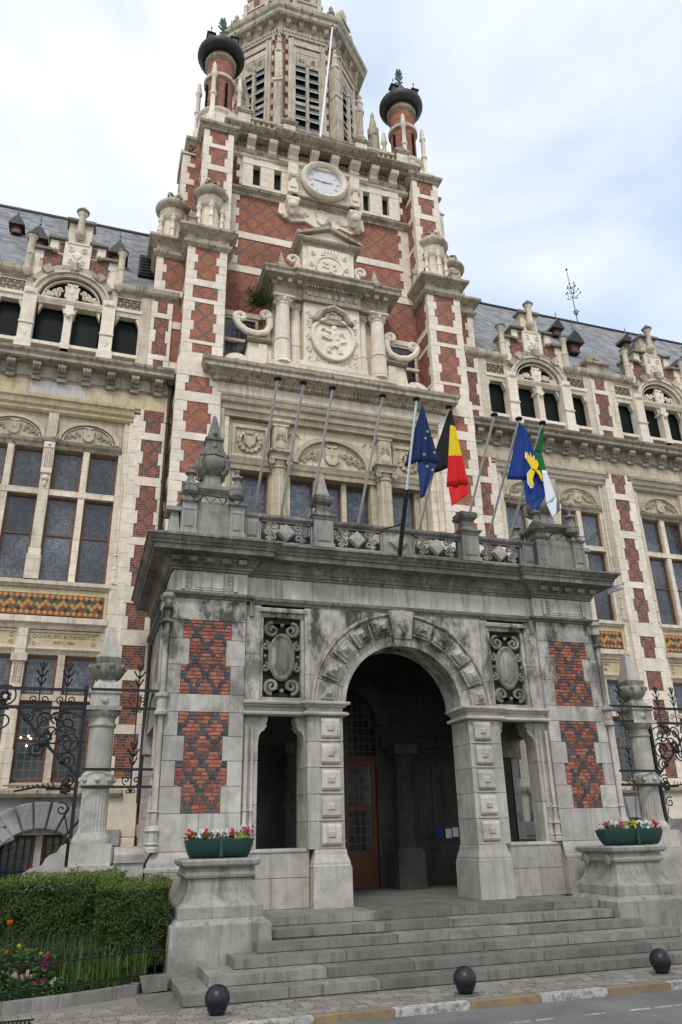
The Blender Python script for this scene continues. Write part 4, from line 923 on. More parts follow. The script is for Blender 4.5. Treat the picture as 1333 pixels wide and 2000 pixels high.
# balustrade on the tower
for xc in (-3.30, -1.50, 1.50, 3.30):
    m = MB(); m.box(xc-.24, xc+.24, 5.0, 5.4, 27.42, 28.02); m.build('balustrade_pier', 'pale', tower)
    mitre(tower, 'balustrade_cap', [(xc-.24, 5.4), (xc-.24, 5.0), (xc+.24, 5.0), (xc+.24, 5.4)], [(-.2, 28.02), (.03, 28.04), (.10, 28.12), (.10, 28.18), (-.2, 28.2)], 'trim')
    m = MB(); m.lathe([(.20, 28.18), (.20, 28.24), (.12, 28.28), (.17, 28.34), (.20, 28.42), (.15, 28.5), (.05, 28.54), (.01, 28.58)], xc, 5.2, 12); m.build('balustrade_ball', 'trim', tower, True)
for xa, xb in ((-3.06, -1.74), (-1.26, 1.26), (1.74, 3.06)):
    MB().box(xa, xb, 5.06, 5.30, 27.42, 27.50).build('balustrade_base', 'pale', tower); MB().box(xa, xb, 5.04, 5.32, 27.86, 27.98).build('balustrade_rail', 'trim', tower)
    n = round((xb-xa)/.24)
    for i in range(n): MB().lathe([(.06, 27.5), (.05, 27.54), (.085, 27.62), (.085, 27.68), (.05, 27.78), (.065, 27.84), (.07, 27.86)], xa+(i+.5)*(xb-xa)/n, 5.18, 8).build('baluster', 'pale_block', tower, True)
for s_ in (-1, 1): MB(s_).box(3.54, 3.9, 5.1, 5.3, 27.42, 27.95).build('balustrade_block', 'pale', tower)
# clock
ck = MB(); ck.box(-1.28, 1.28, 5.40, 5.82, 24.88, 26.40); ck.build('clock_panel', 'pale', tower)
for s_ in (-1, 1):
    m = MB(s_); m.box(1.06, 1.46, 5.30, 5.75, 24.88, 26.42); m.box(1.14, 1.38, 5.26, 5.30, 25.1, 26.2); relief(m, 1.26, 25.7, .3, .8, 5.26, 4, False, 4); m.build('clock_pilaster', 'pale_block', tower)
    m = MB(s_); rect_loft(m, 1.26, 5.5, [(.05, .05, 23.95), (.16, .14, 24.15), (.22, .20, 24.38), (.25, .24, 24.5), (.25, .24, 24.62)]); m.ball(1.26, 5.32, 24.3, .17, .12, .18); m.build('clock_corbel', 'pale_block', tower)
ck = thing('tower_clock', (0, 5.3, 25.78), 'round white clock with grey roman numerals in a stone ring on the tower', 'clock')
CZ, CY = 25.78, 5.36
def ylathe(prof, seg=40):
    m = MB(); m.lathe([(r_, z_) for r_, z_ in prof], 0, 0, seg); m.v = [(x_, CY-z_, CZ+y_) for x_, y_, z_ in m.v]; return m
ylathe([(.02, -.02), (.71, -.02), (.71, .0), (.02, .0)]).build('dial', 'dial', ck)
rg = MB()
for i in range(48):
    pass
prof = [(.71, 0.0), (.71, .10), (.76, .16), (.85, .20), (.92, .16), (.96, .08), (.96, 0.0)]
rings = []
for i in range(48):
    a = 2*PI*i/48; rings.append([rg.P(r_*math.cos(a), CY-z_, CZ+r_*math.sin(a)) for r_, z_ in prof])
for i in range(48):
    a, b = rings[i], rings[(i+1) % 48]
    for j in range(len(prof)-1): rg.F(a[j], a[j+1], b[j+1], b[j])
rg.build('stone_ring', 'pale_block', ck, True)
for i, tx in enumerate(['XII', 'I', 'II', 'III', 'IIII', 'V', 'VI', 'VII', 'VIII', 'IX', 'X', 'XI']):
    cu = bpy.data.curves.new('numeral', 'FONT'); cu.body = tx; cu.size = .20; cu.align_x = 'CENTER'; cu.align_y = 'CENTER'; cu.extrude = .002; cu.materials.append(S['numeral']); cu.space_character = .85
    o = font_mesh('numeral', cu); a = R(30*i)
    o.matrix_basis = Matrix.Translation((.55*math.sin(a), CY-.004, CZ+.55*math.cos(a))) @ Matrix.Rotation(a, 4, 'Y') @ Matrix.Rotation(PI/2, 4, 'X') @ Matrix.Diagonal((.72, 1.1, 1, 1))
    setpar(o, ck)
for an, ln, wd in ((R(-82), .52, .022), (R(84), .38, .03)):
    m = MB(); m.py([(-wd*.5, -.12), (wd*.5, -.12), (wd, ln*.6), (0, ln), (-wd, ln*.6)], CY-.03, CY-.015)
    m.v = [(x_*math.cos(an)+(z_)*math.sin(an), y_, CZ-x_*math.sin(an)+z_*math.cos(an)) for x_, y_, z_ in m.v]; m.build('hand', 'numeral', ck)
# carved apron under the clock
m = MB(); m.py([(-1.7, 24.6), (1.7, 24.6), (1.75, 24.1), (1.2, 23.8), (.7, 23.95), (0, 23.6), (-.7, 23.95), (-1.2, 23.8), (-1.75, 24.1)], 5.70, 5.85); relief(m, 0, 24.2, 3.2, .75, 5.70, 9, True, 12); m.build('clock_apron', 'pale_block', tower)
# ================================================================= loggia between the tower piers
T = tower
def fluted(x_, y_, z0, z1, r_, name, mat, parent, half=True, ionic=False):
    m = MB(); zm = z0+(z1-z0)*.34
    m.lathe([(r_*1.22, z0), (r_*1.22, z0+.06), (r_*1.12, z0+.10), (r_*1.18, z0+.14), (r_*1.03, z0+.18)], x_, y_, 24); m.lathe([(r_*1.02, z0+.18), (r_, zm)], x_, y_, 40, .07)
    m.lathe([(r_*1.0, zm), (r_*1.08, zm+.02), (r_*1.08, zm+.06), (r_*.99, zm+.08)], x_, y_, 24)
    m.lathe([(r_*.98, zm+.08), (r_*.86, z1-.30)], x_, y_, 40, 0 if half else .07)
    m.lathe([(r_*.86, z1-.30), (r_*.96, z1-.28), (r_*.96, z1-.24), (r_*.9, z1-.22)], x_, y_, 24); c = m.build(name, mat, parent, True)
    k = MB()
    if ionic:
        k.box(x_-r_*1.25, x_+r_*1.25, y_-r_*1.1, y_+r_*1.1, z1-.05, z1); k.lathe([(r_*.9, z1-.22), (r_*1.1, z1-.08)], x_, y_, 16)
        for s_ in (-1, 1): k.scroll(x_+s_*r_*1.05, z1-.13, y_-r_*1.02, .10, 1.6, PI/2, s_, .028, 5, 16)
    else:
        k.lathe([(r_*.85, z1-.22), (r_*.95, z1-.14), (r_*1.25, z1-.05)], x_, y_, 12); k.box(x_-r_*1.25, x_+r_*1.25, y_-r_*1.25, y_+r_*1.25, z1-.05, z1)
        for q in range(8): an = q*PI/4; k.ball(x_+r_*1.05*math.cos(an), y_+r_*1.05*math.sin(an), z1-.12, .06, .06, .09, 5, 4)
    k.build('capital', mat, c); return c
# windows
for xa, xb in ((-1.38, -.82), (-.62, .28 if False else -.62)): pass
for xa, xb in ((-1.36, -.56), (-.40, .40), (.56, 1.36)): window(T, xa, xb, 8.0, 12.66, 5.42, 'glass', .05)
for s_ in (-1, 1): window(T, min(s_*2.05, s_*2.98), max(s_*2.05, s_*2.98), 8.0, 12.66, 5.42, 'glass', .05)
MB().box(-3.75, 3.75, 5.62, 5.83, 8.0, 16.0).build('room_behind', 'black', T)
for xa, xb in ((-.56, -.40), (.40, .56)): MB().box(xa, xb, 5.28, 5.6, 8.0, 12.7).build('mullion', 'beige', T)
for s_ in (-1, 1):
    m = MB(s_); m.box(1.36, 2.05, 5.15, 5.6, 8.0, 12.95); m.build('loggia_pier', 'beige', T)
    # splayed jamb: nested fillets
    for i, (xa, xb, yf) in enumerate(((2.98, 3.14, 5.30), (3.14, 3.30, 5.16), (3.30, 3.42, 5.02), (3.42, 3.60, 4.90), (3.60, 3.76, 4.78))): MB(s_).box(xa, xb, yf, 5.62, 8.0, 14.9-.0*i).build('jamb_fillet', 'beige' if i < 3 else 'pale', T)
    fluted(s_*1.78, 4.98, 8.0, 13.05, .28, 'loggia_column', 'beige', T, half=False, ionic=True)
    mitre(T, 'column_entablature', [(s_*1.78-.30, 5.3), (s_*1.78-.30, 4.70), (s_*1.78+.30, 4.70), (s_*1.78+.30, 5.3)], [(-.3, 13.05), (.0, 13.05), (.02, 13.2), (.10, 13.26), (.10, 13.32), (-.3, 13.34)], 'trim')
    m = MB(s_); m.box(1.56, 2.0, 4.76, 5.3, 13.34, 14.45); m.box(1.62, 1.94, 4.735, 4.76, 13.45, 14.2); relief(m, 1.78, 13.85, .3, .5, 4.735, 6, False, 4); m.build('upper_pilaster', 'beige', T)
    mitre(T, 'pilaster_cap', [(s_*1.78-.24, 5.3), (s_*1.78-.24, 4.74), (s_*1.78+.24, 4.74), (s_*1.78+.24, 5.3)], [(-.2, 14.2), (.02, 14.22), (.02, 14.30), (.08, 14.36), (.08, 14.44), (-.2, 14.46)], 'beige')
    # side panel with wreathed shield
    m = MB(s_); m.box(2.06, 3.298, 5.035, 5.5, 13.085, 14.41); m.build('side_panel', 'beige', T)
    fr = MB(s_)
    for (a, b, c, d) in ((2.14, 3.29, 14.12, 14.24), (2.14, 3.29, 13.09, 13.18), (2.14, 2.24, 13.18, 14.12), (3.19, 3.29, 13.18, 14.12)): fr.box(a, b, 4.97, 5.034, c, d)
    fr.build('side_panel_frame', 'beige', T)
    wr = MB(s_)
    for q in range(14): an = q*2*PI/14; wr.ball(2.73+.33*math.cos(an), 4.99, 13.65+.33*math.sin(an), .085, .07, .085, 6, 4)
    wr.py([(2.73+.19*a, 13.65+.22*b) for a, b in ((-1, 1), (0, .85), (1, 1), (.9, -.2), (0, -1.1), (-.9, -.2))], 4.93, 5.02)
    wr.build('wreath_shield', 'beige', T, True)
# beam over the windows, lunette
mitre(T, 'window_beam', [(-3.40, 5.06), (3.40, 5.06)], [(-.5, 12.68), (.0, 12.70), (.02, 12.84), (.06, 12.88), (.10, 13.0), (.12, 13.06), (-.5, 13.08)], 'beige')
m = MB(); m.box(-1.56, 1.56, 5.04, 5.5, 13.05, 14.45); m.build('lunette_wall', 'beige', T)
MB().arch(0, 13.10, 1.16, 1.34, 4.90, 5.06, 0, 180, 30, .78).build('lunette_moulding', 'beige', T, True)
m = MB(); relief(m, 0, 13.50, 2.3, .78, 5.02, 21, True, 13); m.build('lunette_carving', 'beige', T, True)
for s_ in (-1, 1):
    m = MB(s_); relief(m, 1.28, 14.1, .4, .35, 5.04, 5, False, 3); m.build('spandrel_carving', 'beige', T)
mitre(T, 'loggia_architrave', [(-3.60, 5.3), (-3.60, 4.86), (3.60, 4.86), (3.60, 5.3)], [(-.5, 14.42), (.0, 14.44), (.03, 14.60), (.10, 14.64), (.12, 14.80), (.20, 14.86), (.24, 15.0), (.10, 15.06), (-.5, 15.06)], 'beige')
mitre(T, 'loggia_frieze', [(-3.84, 5.3), (-3.84, 4.62), (3.84, 4.62), (3.84, 5.3)], [(-.6, 14.95), (-.02, 15.06), (.02, 15.12), (.0, 15.30), (.04, 15.46), (-.6, 15.46)], 'pale')
for i in range(62): MB().box(-3.78+i*.124-.035, -3.78+i*.124+.035, 4.40, 4.56, 15.48, 15.57).build('dentil', 'trim', T)
mitre(T, 'loggia_cornice', [(-4.02, 5.0), (-4.02, 4.50), (4.02, 4.50), (4.02, 5.0)], [(-.5, 15.45), (.04, 15.46), (.06, 15.58), (.16, 15.66), (.26, 15.72), (.34, 15.76), (.34, 15.88), (.40, 15.94), (.42, 16.04), (.3, 16.08), (-.5, 16.12)], 'trim')
# ================================================================= armorial aedicule above
m = MB(); m.box(-3.6, 3.6, 4.75, 5.85, 16.06, 16.45); m.box(-2.3, 2.3, 4.60, 5.85, 16.45, 16.62); m.build('aedicule_base', 'pale', T)
m = MB(); m.box(-2.05, 2.05, 5.10, 5.85, 16.6, 19.3); m.build('aedicule_wall', 'pale', T)
m = MB(); m.box(-1.02, 1.02, 4.70, 5.2, 16.6, 19.3); m.box(-1.25, 1.25, 4.62, 5.2, 16.6, 16.8); m.build('arms_panel', 'pale_block', T)
sh = MB(); pts = []
for i in range(36):
    a = 2*PI*i/36; rx = .74; rz = .95 if math.sin(a) < 0 else .72; pts.append((rx*math.cos(a), 17.95+rz*math.sin(a)))
sh.py(pts, 4.60, 4.72); shield = sh.build('shield', 'pale_block', T)
rim = MB(); rim.tube([(x_, 4.60, z_) for x_, z_ in pts+[pts[0]]], .075, 6); rim.build('shield_rim', 'pale_block', shield, True)
lion = [(-.10, .52), (.02, .60), (.14, .56), (.20, .46), (.16, .38), (.26, .32), (.40, .40), (.44, .34), (.30, .22), (.22, .16), (.30, -.02), (.46, -.06), (.48, .10), (.40, .22), (.46, .24), (.56, .08), (.54, -.12), (.34, -.18), (.26, -.26), (.36, -.40), (.30, -.58), (.40, -.66), (.20, -.68), (.18, -.56), (.20, -.42), (.04, -.36), (-.10, -.46), (-.16, -.60), (-.08, -.68), (-.28, -.68), (-.28, -.52), (-.20, -.36), (-.06, -.22), (-.06, -.06), (-.24, -.10), (-.42, .02), (-.50, -.06), (-.50, .08), (-.38, .12), (-.20, .06), (-.08, .14), (-.10, .26), (-.30, .28), (-.42, .40), (-.50, .34), (-.46, .48), (-.34, .48), (-.22, .40), (-.08, .40)]
lm = MB(); lm.py([(x_*.85, 17.85+z_*.85) for x_, z_ in lion], 4.535, 4.61)
for x_, z_ in ((.04, .48), (.06, .2), (.14, 0), (.16, -.3), (-.18, -.4), (-.3, .05)): lm.ball(x_*.85, 4.535, 17.85+z_*.85, .10, .035, .12, 6, 4)
lm.build('heraldic_lion', 'pale_block', shield)
cr = MB(); cr.tube([(-.55, 4.58, 18.62), (-.42, 4.52, 18.88), (0, 4.5, 19.06), (.42, 4.52, 18.88), (.55, 4.58, 18.62)], .13, 7); cr.box(-.30, .30, 4.52, 4.72, 18.62, 18.78); cr.ball(-.62, 4.58, 18.55, .15); cr.ball(.62, 4.58, 18.55, .15); cr.tube([(-.6, 4.56, 18.5), (0, 4.54, 18.4), (.6, 4.56, 18.5)], .06, 5)
for q in range(11): a = PI*(.1+.8*q/10); cr.ball(.50*math.cos(a), 4.50, 18.62+.42*math.sin(a), .08, .06, .08, 5, 4)
cr.build('crest', 'trim', shield, True)
ga = MB()
for s_ in (-1, 1):
    for i, (dx, dz) in enumerate(((.84, 18.8), (.86, 18.4), (.88, 17.9), (.86, 17.4), (.8, 17.0), (.55, 16.98), (.25, 16.9))): ga.scroll(s_*dx, dz, 4.69, .11, 1.2, i if s_ > 0 else PI-i, s_, .03, 5, 12); ga.ball(s_*dx*.95, 4.69, dz-.13, .07, .05, .05, 5, 4)
ga.build('mantling', 'pale_block', T, True)
for s_ in (-1, 1):
    fluted(s_*1.74, 4.84, 16.62, 19.28, .27, 'aedicule_column', 'pale_block', T); fluted(s_*1.22, 5.10, 16.62, 19.28, .20, 'aedicule_column', 'pale_block', T)
    # side wings with scrolls
    m = MB(s_); m.box(2.05, 2.86, 5.15, 5.85, 16.45, 17.55); m.box(2.2, 2.5, 5.08, 5.16, 16.5, 17.5); m.build('scroll_block', 'pale_block', T)
    mitre(T, 'scroll_block_cap', [(min(s_*2.05, s_*2.92), 5.08), (max(s_*2.05, s_*2.92), 5.08)], [(-.7, 17.52), (.04, 17.54), (.10, 17.60), (.10, 17.68), (-.7, 17.7)], 'mossy')
    m = MB(s_); m.tube([(2.16, 5.0, 18.5), (2.14, 5.0, 18.2), (2.28, 5.0, 17.92), (2.6, 5.0, 17.8), (2.95, 5.0, 17.86), (3.22, 5.0, 18.06), (3.34, 5.0, 18.32)], .12, 8); m.scroll(2.32, 18.62, 5.0, .20, 1.2, -PI+.3, -1, .09, 7, 20); m.scroll(3.16, 18.38, 5.0, .20, 1.1, -.3, 1, .09, 7, 18); m.box(2.08, 2.25, 5.1, 5.5, 17.7, 18.6); m.ball(2.17, 5.08, 18.3, .09); m.build('scroll', 'pale_block', T, True)
    m = MB(s_); m.arch(3.22, 16.42, .22, .5, 5.0, 5.4, 0, 180, 16); m.scroll(3.22, 16.55, 4.98, .2, 1.4, 0, 1, .05, 6, 16); m.py([(2.86, 16.45), (2.98, 16.45), (2.90, 17.1), (2.86, 17.4)], 5.1, 5.6); m.build('foot_volute', 'pale_block', T, True)
    # tower window half hidden behind the scrolls
    m = MB(s_); m.box(2.30, 3.70, 5.70, 5.86, 18.95, 19.15); m.box(2.30, 3.70, 5.70, 5.86, 17.9, 18.0); m.build('window_lintel', 'pale_block', T)
    window(T, min(s_*2.4, s_*3.66), max(s_*2.4, s_*3.66), 16.4, 18.95, 5.74, 'glass2', .10, bar=17.9, frame='pale')
    for i in range(14): piece(T, 'arch_brick', s_*(2.3+i*.1), s_*(2.39+i*.1), 5.77, 5.85, 19.15, 19.50, 'red', .02)
mitre(T, 'aedicule_cornice', [(-2.10, 5.8), (-2.10, 4.66), (-1.05, 4.66), (-1.05, 4.58), (1.05, 4.58), (1.05, 4.66), (2.10, 4.66), (2.10, 5.8)], [(-.5, 19.28), (.02, 19.28), (.04, 19.40), (.0, 19.42), (.0, 19.74), (.05, 19.78), (.08, 19.88), (.24, 19.95), (.38, 20.0), (.38, 20.12), (.44, 20.20), (.44, 20.26), (-.5, 20.34)], 'trim')
for i in range(8): m = MB(); m.lathe([(.09, 0), (.09, .03), (.02, .05)], 0, 0, 12); m.v = [(-.86+i*.246+x_, 4.578-z_, 19.57+y_) for x_, y_, z_ in m.v]; m.build('frieze_disc', 'trim', T, True)
for s_ in (-1, 1):
    for xx in (1.25, 1.6, 1.95): MB(s_).box(xx-.08, xx+.08, 4.40, 4.66, 19.78, 19.94).build('modillion', 'trim', T)
for i in range(20): MB().box(-.98+i*.103-.03, -.98+i*.103+.03, 4.44, 4.56, 19.79, 19.88).build('dentil', 'trim', T)
# attic tablet, pediment, urns
m = MB(); m.box(-.98, .98, 4.98, 5.85, 20.30, 22.10); m.box(-.80, .80, 4.92, 5.0, 20.40, 22.02); m.build('attic_tablet', 'pale_block', T)
ov = MB(); pts = [(.50*math.cos(2*PI*i/28), 21.15+.48*math.sin(2*PI*i/28)) for i in range(28)]; ov.py(pts, 4.86, 4.93); ov.tube([(x_, 4.86, z_) for x_, z_ in pts+[pts[0]]], .05, 6)
ov.py([(x_*.5, 21.13+z_*.5) for x_, z_ in lion], 4.82, 4.87)
for q in range(5): ov.box(-.24+q*.12-.04, -.24+q*.12+.04, 4.82, 4.95, 21.72, 21.95)
ov.box(-.30, .30, 4.82, 4.95, 21.66, 21.74)
for s_ in (-1, 1):
    for dx, dz in ((.62, 21.7), (.68, 21.2), (.62, 20.75), (.35, 20.55)): ov.scroll(s_*dx, dz, 4.9, .10, 1.2, 1 if s_ > 0 else 2, s_, .028, 5, 12)
ov.build('crowned_oval', 'pale_block', T, True)
for s_ in (-1, 1):
    m = MB(s_); m.scroll(1.32, 21.42, 5.15, .26, 1.25, -PI/2-.5, -1, .085, 6, 18); m.tube([(1.15, 5.15, 21.2), (1.22, 5.15, 20.85), (1.45, 5.15, 20.4)], .1, 6, .13); m.lathe([(.10, 20.35), (.07, 20.6), (.11, 20.75), (.06, 20.9), (.10, 21.05), (.02, 21.15)], 1.12, 4.95, 8); m.build('attic_scroll', 'pale_block', T, True)
    v = MB(); X0 = s_*1.78; rect_loft(v, X0, 5.0, [(.20, .20, 20.30), (.20, .20, 20.46), (.14, .14, 20.50)]); v.lathe([(.12, 20.48), (.10, 20.58), (.22, 20.72), (.26, 20.82), (.22, 20.92), (.15, 20.96), (.17, 21.0), (.12, 21.04)], X0, 5.0, 10); rect_loft(v, X0, 5.0, [(.11, .11, 21.02), (.10, .10, 21.06), (.0, .0, 21.62)]); v.build('urn_pinnacle', 'trim', T)
mitre(T, 'attic_cornice', [(-1.0, 5.8), (-1.0, 4.98), (1.0, 4.98), (1.0, 5.8)], [(-.5, 22.05), (.02, 22.06), (.06, 22.14), (.20, 22.20), (.24, 22.26), (.24, 22.32), (-.5, 22.34)], 'trim')
m = MB(); m.py([(-1.12, 22.34), (1.12, 22.34), (0, 22.86)], 4.90, 5.85); m.build('tympanum', 'pale_block', T)
m = MB()
for s_ in (-1, 1): m.py([(s_*1.26, 22.33), (s_*1.26, 22.44), (0, 23.02), (0, 22.86)], 4.72, 5.85)
m.build('pediment', 'trim', T)
m = MB(); m.lathe([(.10, 22.95), (.10, 23.05), (.07, 23.1), (.16, 23.2), (.17, 23.3), (.12, 23.38), (.05, 23.42), (.08, 23.5), (.01, 23.56)], 0, 5.0, 12)
for s_ in (-1, 1): m.lathe([(.07, 22.4), (.11, 22.52), (.05, 22.62), (.01, 22.66)], s_*1.18, 4.85, 8)
m.build('pediment_urn', 'trim', T, True)

# ================================================================= octagon lantern
OC = Vector((0, 10.97)); AP = 3.16; HW = AP*math.tan(PI/8)
def octo(mb, k):
    a = k*PI/4; c, s_ = math.cos(a), math.sin(a)
    mb.v = [(OC.x+x_*c-y_*s_, OC.y+x_*s_+y_*c, z_) for x_, y_, z_ in mb.v]; return mb
def ringpath(ap):
    r_ = ap/math.cos(PI/8); return [(OC.x+r_*math.sin(PI/8-i*PI/4)*-1, OC.y-r_*math.cos(PI/8-i*PI/4)) for i in range(8)]
m = MB(); m.pz(ringpath(AP-.06), 27.3, 38.2); m.build('lantern_wall', 'brick', T)
for k in (-2, -1, 0, 1, 2):
    m = MB(); y0 = -AP
    for s_ in (-1, 1):
        m.box(min(s_*.56, s_*.66), max(s_*.56, s_*.66), y0-.10, y0+.1, 27.4, 36.6); m.box(min(s_*.66, s_*.74), max(s_*.66, s_*.74), y0-.17, y0+.1, 27.4, 37.1); m.box(min(s_*.74, s_*.90), max(s_*.74, s_*.90), y0-.12, y0+.1, 27.4, 37.3)
        for i in range(26):
            if i % 2: m.box(min(s_*.90, s_*1.03), max(s_*.90, s_*1.03), y0-.06, y0+.08, 28+i*.36, 28+i*.36+.35)
    m.box(-.559, .559, y0-.097, y0+.1, 36.2, 36.55); m.box(-.659, .659, y0-.16, y0+.1, 36.6, 36.74); m.box(-.739, .739, y0-.117, y0+.1, 36.74, 37.1); m.box(-.92, .92, y0-.20, y0+.1, 37.1, 37.2)
    octo(m, k).build('belfry_surround', 'belfry', T)
    m = MB(); m.box(-.56, .56, y0-.02, y0-.01, 27.4, 36.2); octo(m, k).build('belfry_void', 'black', T)
    m = MB(); m.box(-.075, .075, y0-.16, y0+.0, 27.6, 35.7); m.lathe([(.07, 27.6), (.07, 31.6), (.11, 31.65), (.11, 31.75), (.065, 31.8), (.06, 35.2), (.11, 35.3), (.11, 35.4), (.05, 35.5), (.02, 35.7)], 0, y0-.18, 8); m.box(-.56, .56, y0-.10, y0, 32.75, 32.95); m.box(-.56, .56, y0-.10, y0, 30.1, 30.3); octo(m, k).build('belfry_mullion', 'belfry', T)
    m = MB(); m.box(-.56, .56, y0-.08, y0, 35.35, 36.2)
    for s_ in (-1, 1): m.scroll(s_*.30, 35.75, y0-.09, .16, 1.3, 1, s_, .035, 5, 12)
    octo(m, k).build('belfry_tracery', 'trim', T)
    for s_ in (-1, 1):
        for z_ in (28.3, 28.95, 29.6, 30.55, 31.2, 31.85, 32.4, 33.2, 33.8, 34.4, 34.95):
            m = MB(s_); m.pxx([(y0-.10, z_), (y0-.10, z_+.03), (y0-.02, z_+.33), (y0-.02, z_+.29)], .08, .55); lo = octo(m, k).build('louvre_slat', 'louvre', T)
            m = MB(s_); m.box(.08, .55, y0-.115, y0-.10, z_-.03, z_+.045); octo(m, k).build('slat_edge', 'louvedge', lo)
    # corbels and frieze ornament
    for x_ in (-.95, -.32, .32, .95):
        m = MB(); m.pxx([(y0+.1, 37.75), (y0-.12, 37.78), (y0-.26, 37.95), (y0-.30, 38.15), (y0+.1, 38.15)], x_-.11, x_+.11); octo(m, k).build('corbel', 'trim', T)
    m = MB()
    for q in range(16): m.ball(-1.2+q*.16, y0-.10, 37.5, .06, .05, .08, 5, 4)
    octo(m, k).build('leaf_frieze', 'trim', T)
    # stepped gable over each face
    g_ = MB(); g_.box(-.75, .75, y0-.1, y0+.3, 38.85, 39.9); g_.box(-.5, .5, y0-.1, y0+.3, 39.9, 40.8); g_.box(-.22, .22, y0-.1, y0+.3, 40.8, 41.6); g_.box(-.82, .82, y0-.16, y0+.3, 39.85, 39.97); g_.box(-.56, .56, y0-.16, y0+.3, 40.75, 40.87)
    for s_ in (-1, 1): g_.box(s_*.62-.10, s_*.62+.10, y0-.2, y0+.1, 38.85, 40.5)
    octo(g_, k).build('lantern_gable', 'belfry', T); m = MB(); m.box(-.28, .28, y0-.13, y0-.09, 39.15, 39.55); m.box(-.16, .16, y0-.13, y0-.09, 40.1, 40.6); octo(m, k).build('gable_opening', 'brick', T)
    # buttress at the corner between this face and the next
for k in range(-3, 3):
    an = (k+.5)*PI/4; rr_ = AP/math.cos(PI/8); m = MB()
    def bx(y0, y1, hw, z0, z1, t=0): m.box(-hw, hw, y0, y1, z0, z1, t, t)
    base = -rr_
    bx(base-.52, base+.1, .20, 27.4, 30.4); m.pxx([(base-.56, 30.4), (base-.56, 30.46), (base-.40, 30.85), (base, 30.85), (base, 30.4)], -.23, .23)
    bx(base-.40, base+.1, .19, 30.85, 33.6); m.pxx([(base-.44, 33.6), (base-.44, 33.66), (base-.28, 34.0), (base, 34.0), (base, 33.6)], -.22, .22)
    bx(base-.30, base+.1, .17, 34.0, 35.7); m.lathe([(.22, 35.7), (.22, 35.85), (.16, 35.9), (.15, 36.3), (.19, 36.35), (.12, 36.5), (.10, 36.7), (.14, 36.8), (.02, 37.1)], 0, base-.15, 8)
    octo(m, k+.5).build('lantern_buttress', 'belfry', T)
    m = MB(); m.lathe([(.20, 38.9), (.20, 39.1), (.14, 39.2), (.14, 39.75), (.2, 39.82), (.2, 39.95), (.08, 40.1), (.12, 40.25), (.02, 40.5)], 0, base+.05, 10); octo(m, k+.5).build('lantern_pinnacle', 'trim', T, True)
mitre(T, 'lantern_cornice', ringpath(AP), [(-.5, 37.25), (.05, 37.28), (.08, 37.36), (.06, 37.70), (.10, 38.10), (.40, 38.2), (.46, 38.3), (.46, 38.5), (.56, 38.6), (.60, 38.76), (.60, 38.84), (.3, 38.92), (-.5, 38.95)], 'trim', closed=True)
m = MB(); m.lathe([(3.0, 38.9), (2.9, 39.6), (2.2, 41.5), (1.4, 43.5), (.9, 44.5), (.9, 46), (.02, 50)], 0, OC.y, 8, a0=PI/8); m.build('lantern_roof', 'slate', T)
# detached pinnacle standing behind the balustrade, and the white flag staff
for x_ in (3.0, -3.0):
    m = MB(); rect_loft(m, x_, 7.3, [(.24, .24, 27.4), (.24, .24, 30.2), (.32, .32, 30.25), (.32, .32, 30.4), (.22, .22, 30.5), (.2, .2, 31.4)]); m.lathe([(.26, 31.4), (.28, 31.8), (.2, 31.9), (.15, 32.3), (.08, 32.6), (.10, 32.7), (.02, 33.0)], x_, 7.3, 8); m.build('deck_pinnacle', 'trim', T)
m = MB(); m.tube([(-.30, 4.8, 27.5), (.25, 5.0, 33.0), (.42, 5.1, 34.75)], .05, 8, .035); m.build('tower_staff', 'white'); st = bpy.data.objects['tower_staff']; tag(st, 'thin white staff leaning up in front of the belfry louvres', 'flagpole')
m = MB(); m.ball(.42, 5.1, 34.78, .07); setpar(m.build('staff_ball', 'iron'), st)
# ================================================================= wings
def text(parent, body, x_, y_, z_, size, mat):
    cu = bpy.data.curves.new('lettering', 'FONT'); cu.body = body; cu.size = size; cu.align_x = 'CENTER'; cu.align_y = 'CENTER'; cu.extrude = .003; cu.materials.append(S[mat])
    o = font_mesh('lettering', cu); o.matrix_basis = Matrix.Translation((x_, y_, z_)) @ Matrix.Rotation(PI/2, 4, 'X'); setpar(o, parent); return o
YW, YG = 5.35, 5.72
def tiles(W, x0, x1, z0, z1, y):
    """zigzag band of glazed lozenge tiles laid in a 45 degree grid"""
    MB().box(x0, x1, y, y+.05, z0, z1).build('tile_bed', 'browntile', W)
    p = (z1-z0)/8.0; me = {}
    for mt in ('yellowtile', 'browntile', 'greentile', 'blacktile'):
        mb = MB(); h = p*.94; mb.F(*[mb.P(a, b, c) for a, b, c in ((-h, 0, 0), (0, 0, -h), (h, 0, 0), (0, 0, h))]); q = [mb.P(a, .02, c) for a, c in ((-h, 0), (0, -h), (h, 0), (0, h))]
        for i in range(4): mb.F(i, (i+1) % 4, q[(i+1) % 4], q[i])
        me[mt] = mb.mesh('tile', mt)
    n = int((x1-x0)/p)
    for i in range(1, n):
        for j in range(1, 8):
            if (i+j) % 2: continue
            a, b = (i+j)//2, (i-j)//2; k = (i-(1 if j in (2, 3) else 0)) % 6
            if j in (1, 7): mt = 'yellowtile'
            elif (j, i % 6) in ((4, 0), (3, 1), (4, 2), (5, 3), (4, 4)) and (j != 4 or i % 6 in (0, 2, 4)): mt = 'yellowtile'
            elif j in (2, 6): mt = 'blacktile' if (i % 4) == 0 else 'browntile'
            else: mt = 'greentile' if (i % 6) in (5, 1) else 'browntile'
            o = bpy.data.objects.new('tile', me[mt]); COL.objects.link(o); o.location = (x0+i*p, y-.012, z0+j*p); setpar(o, W)
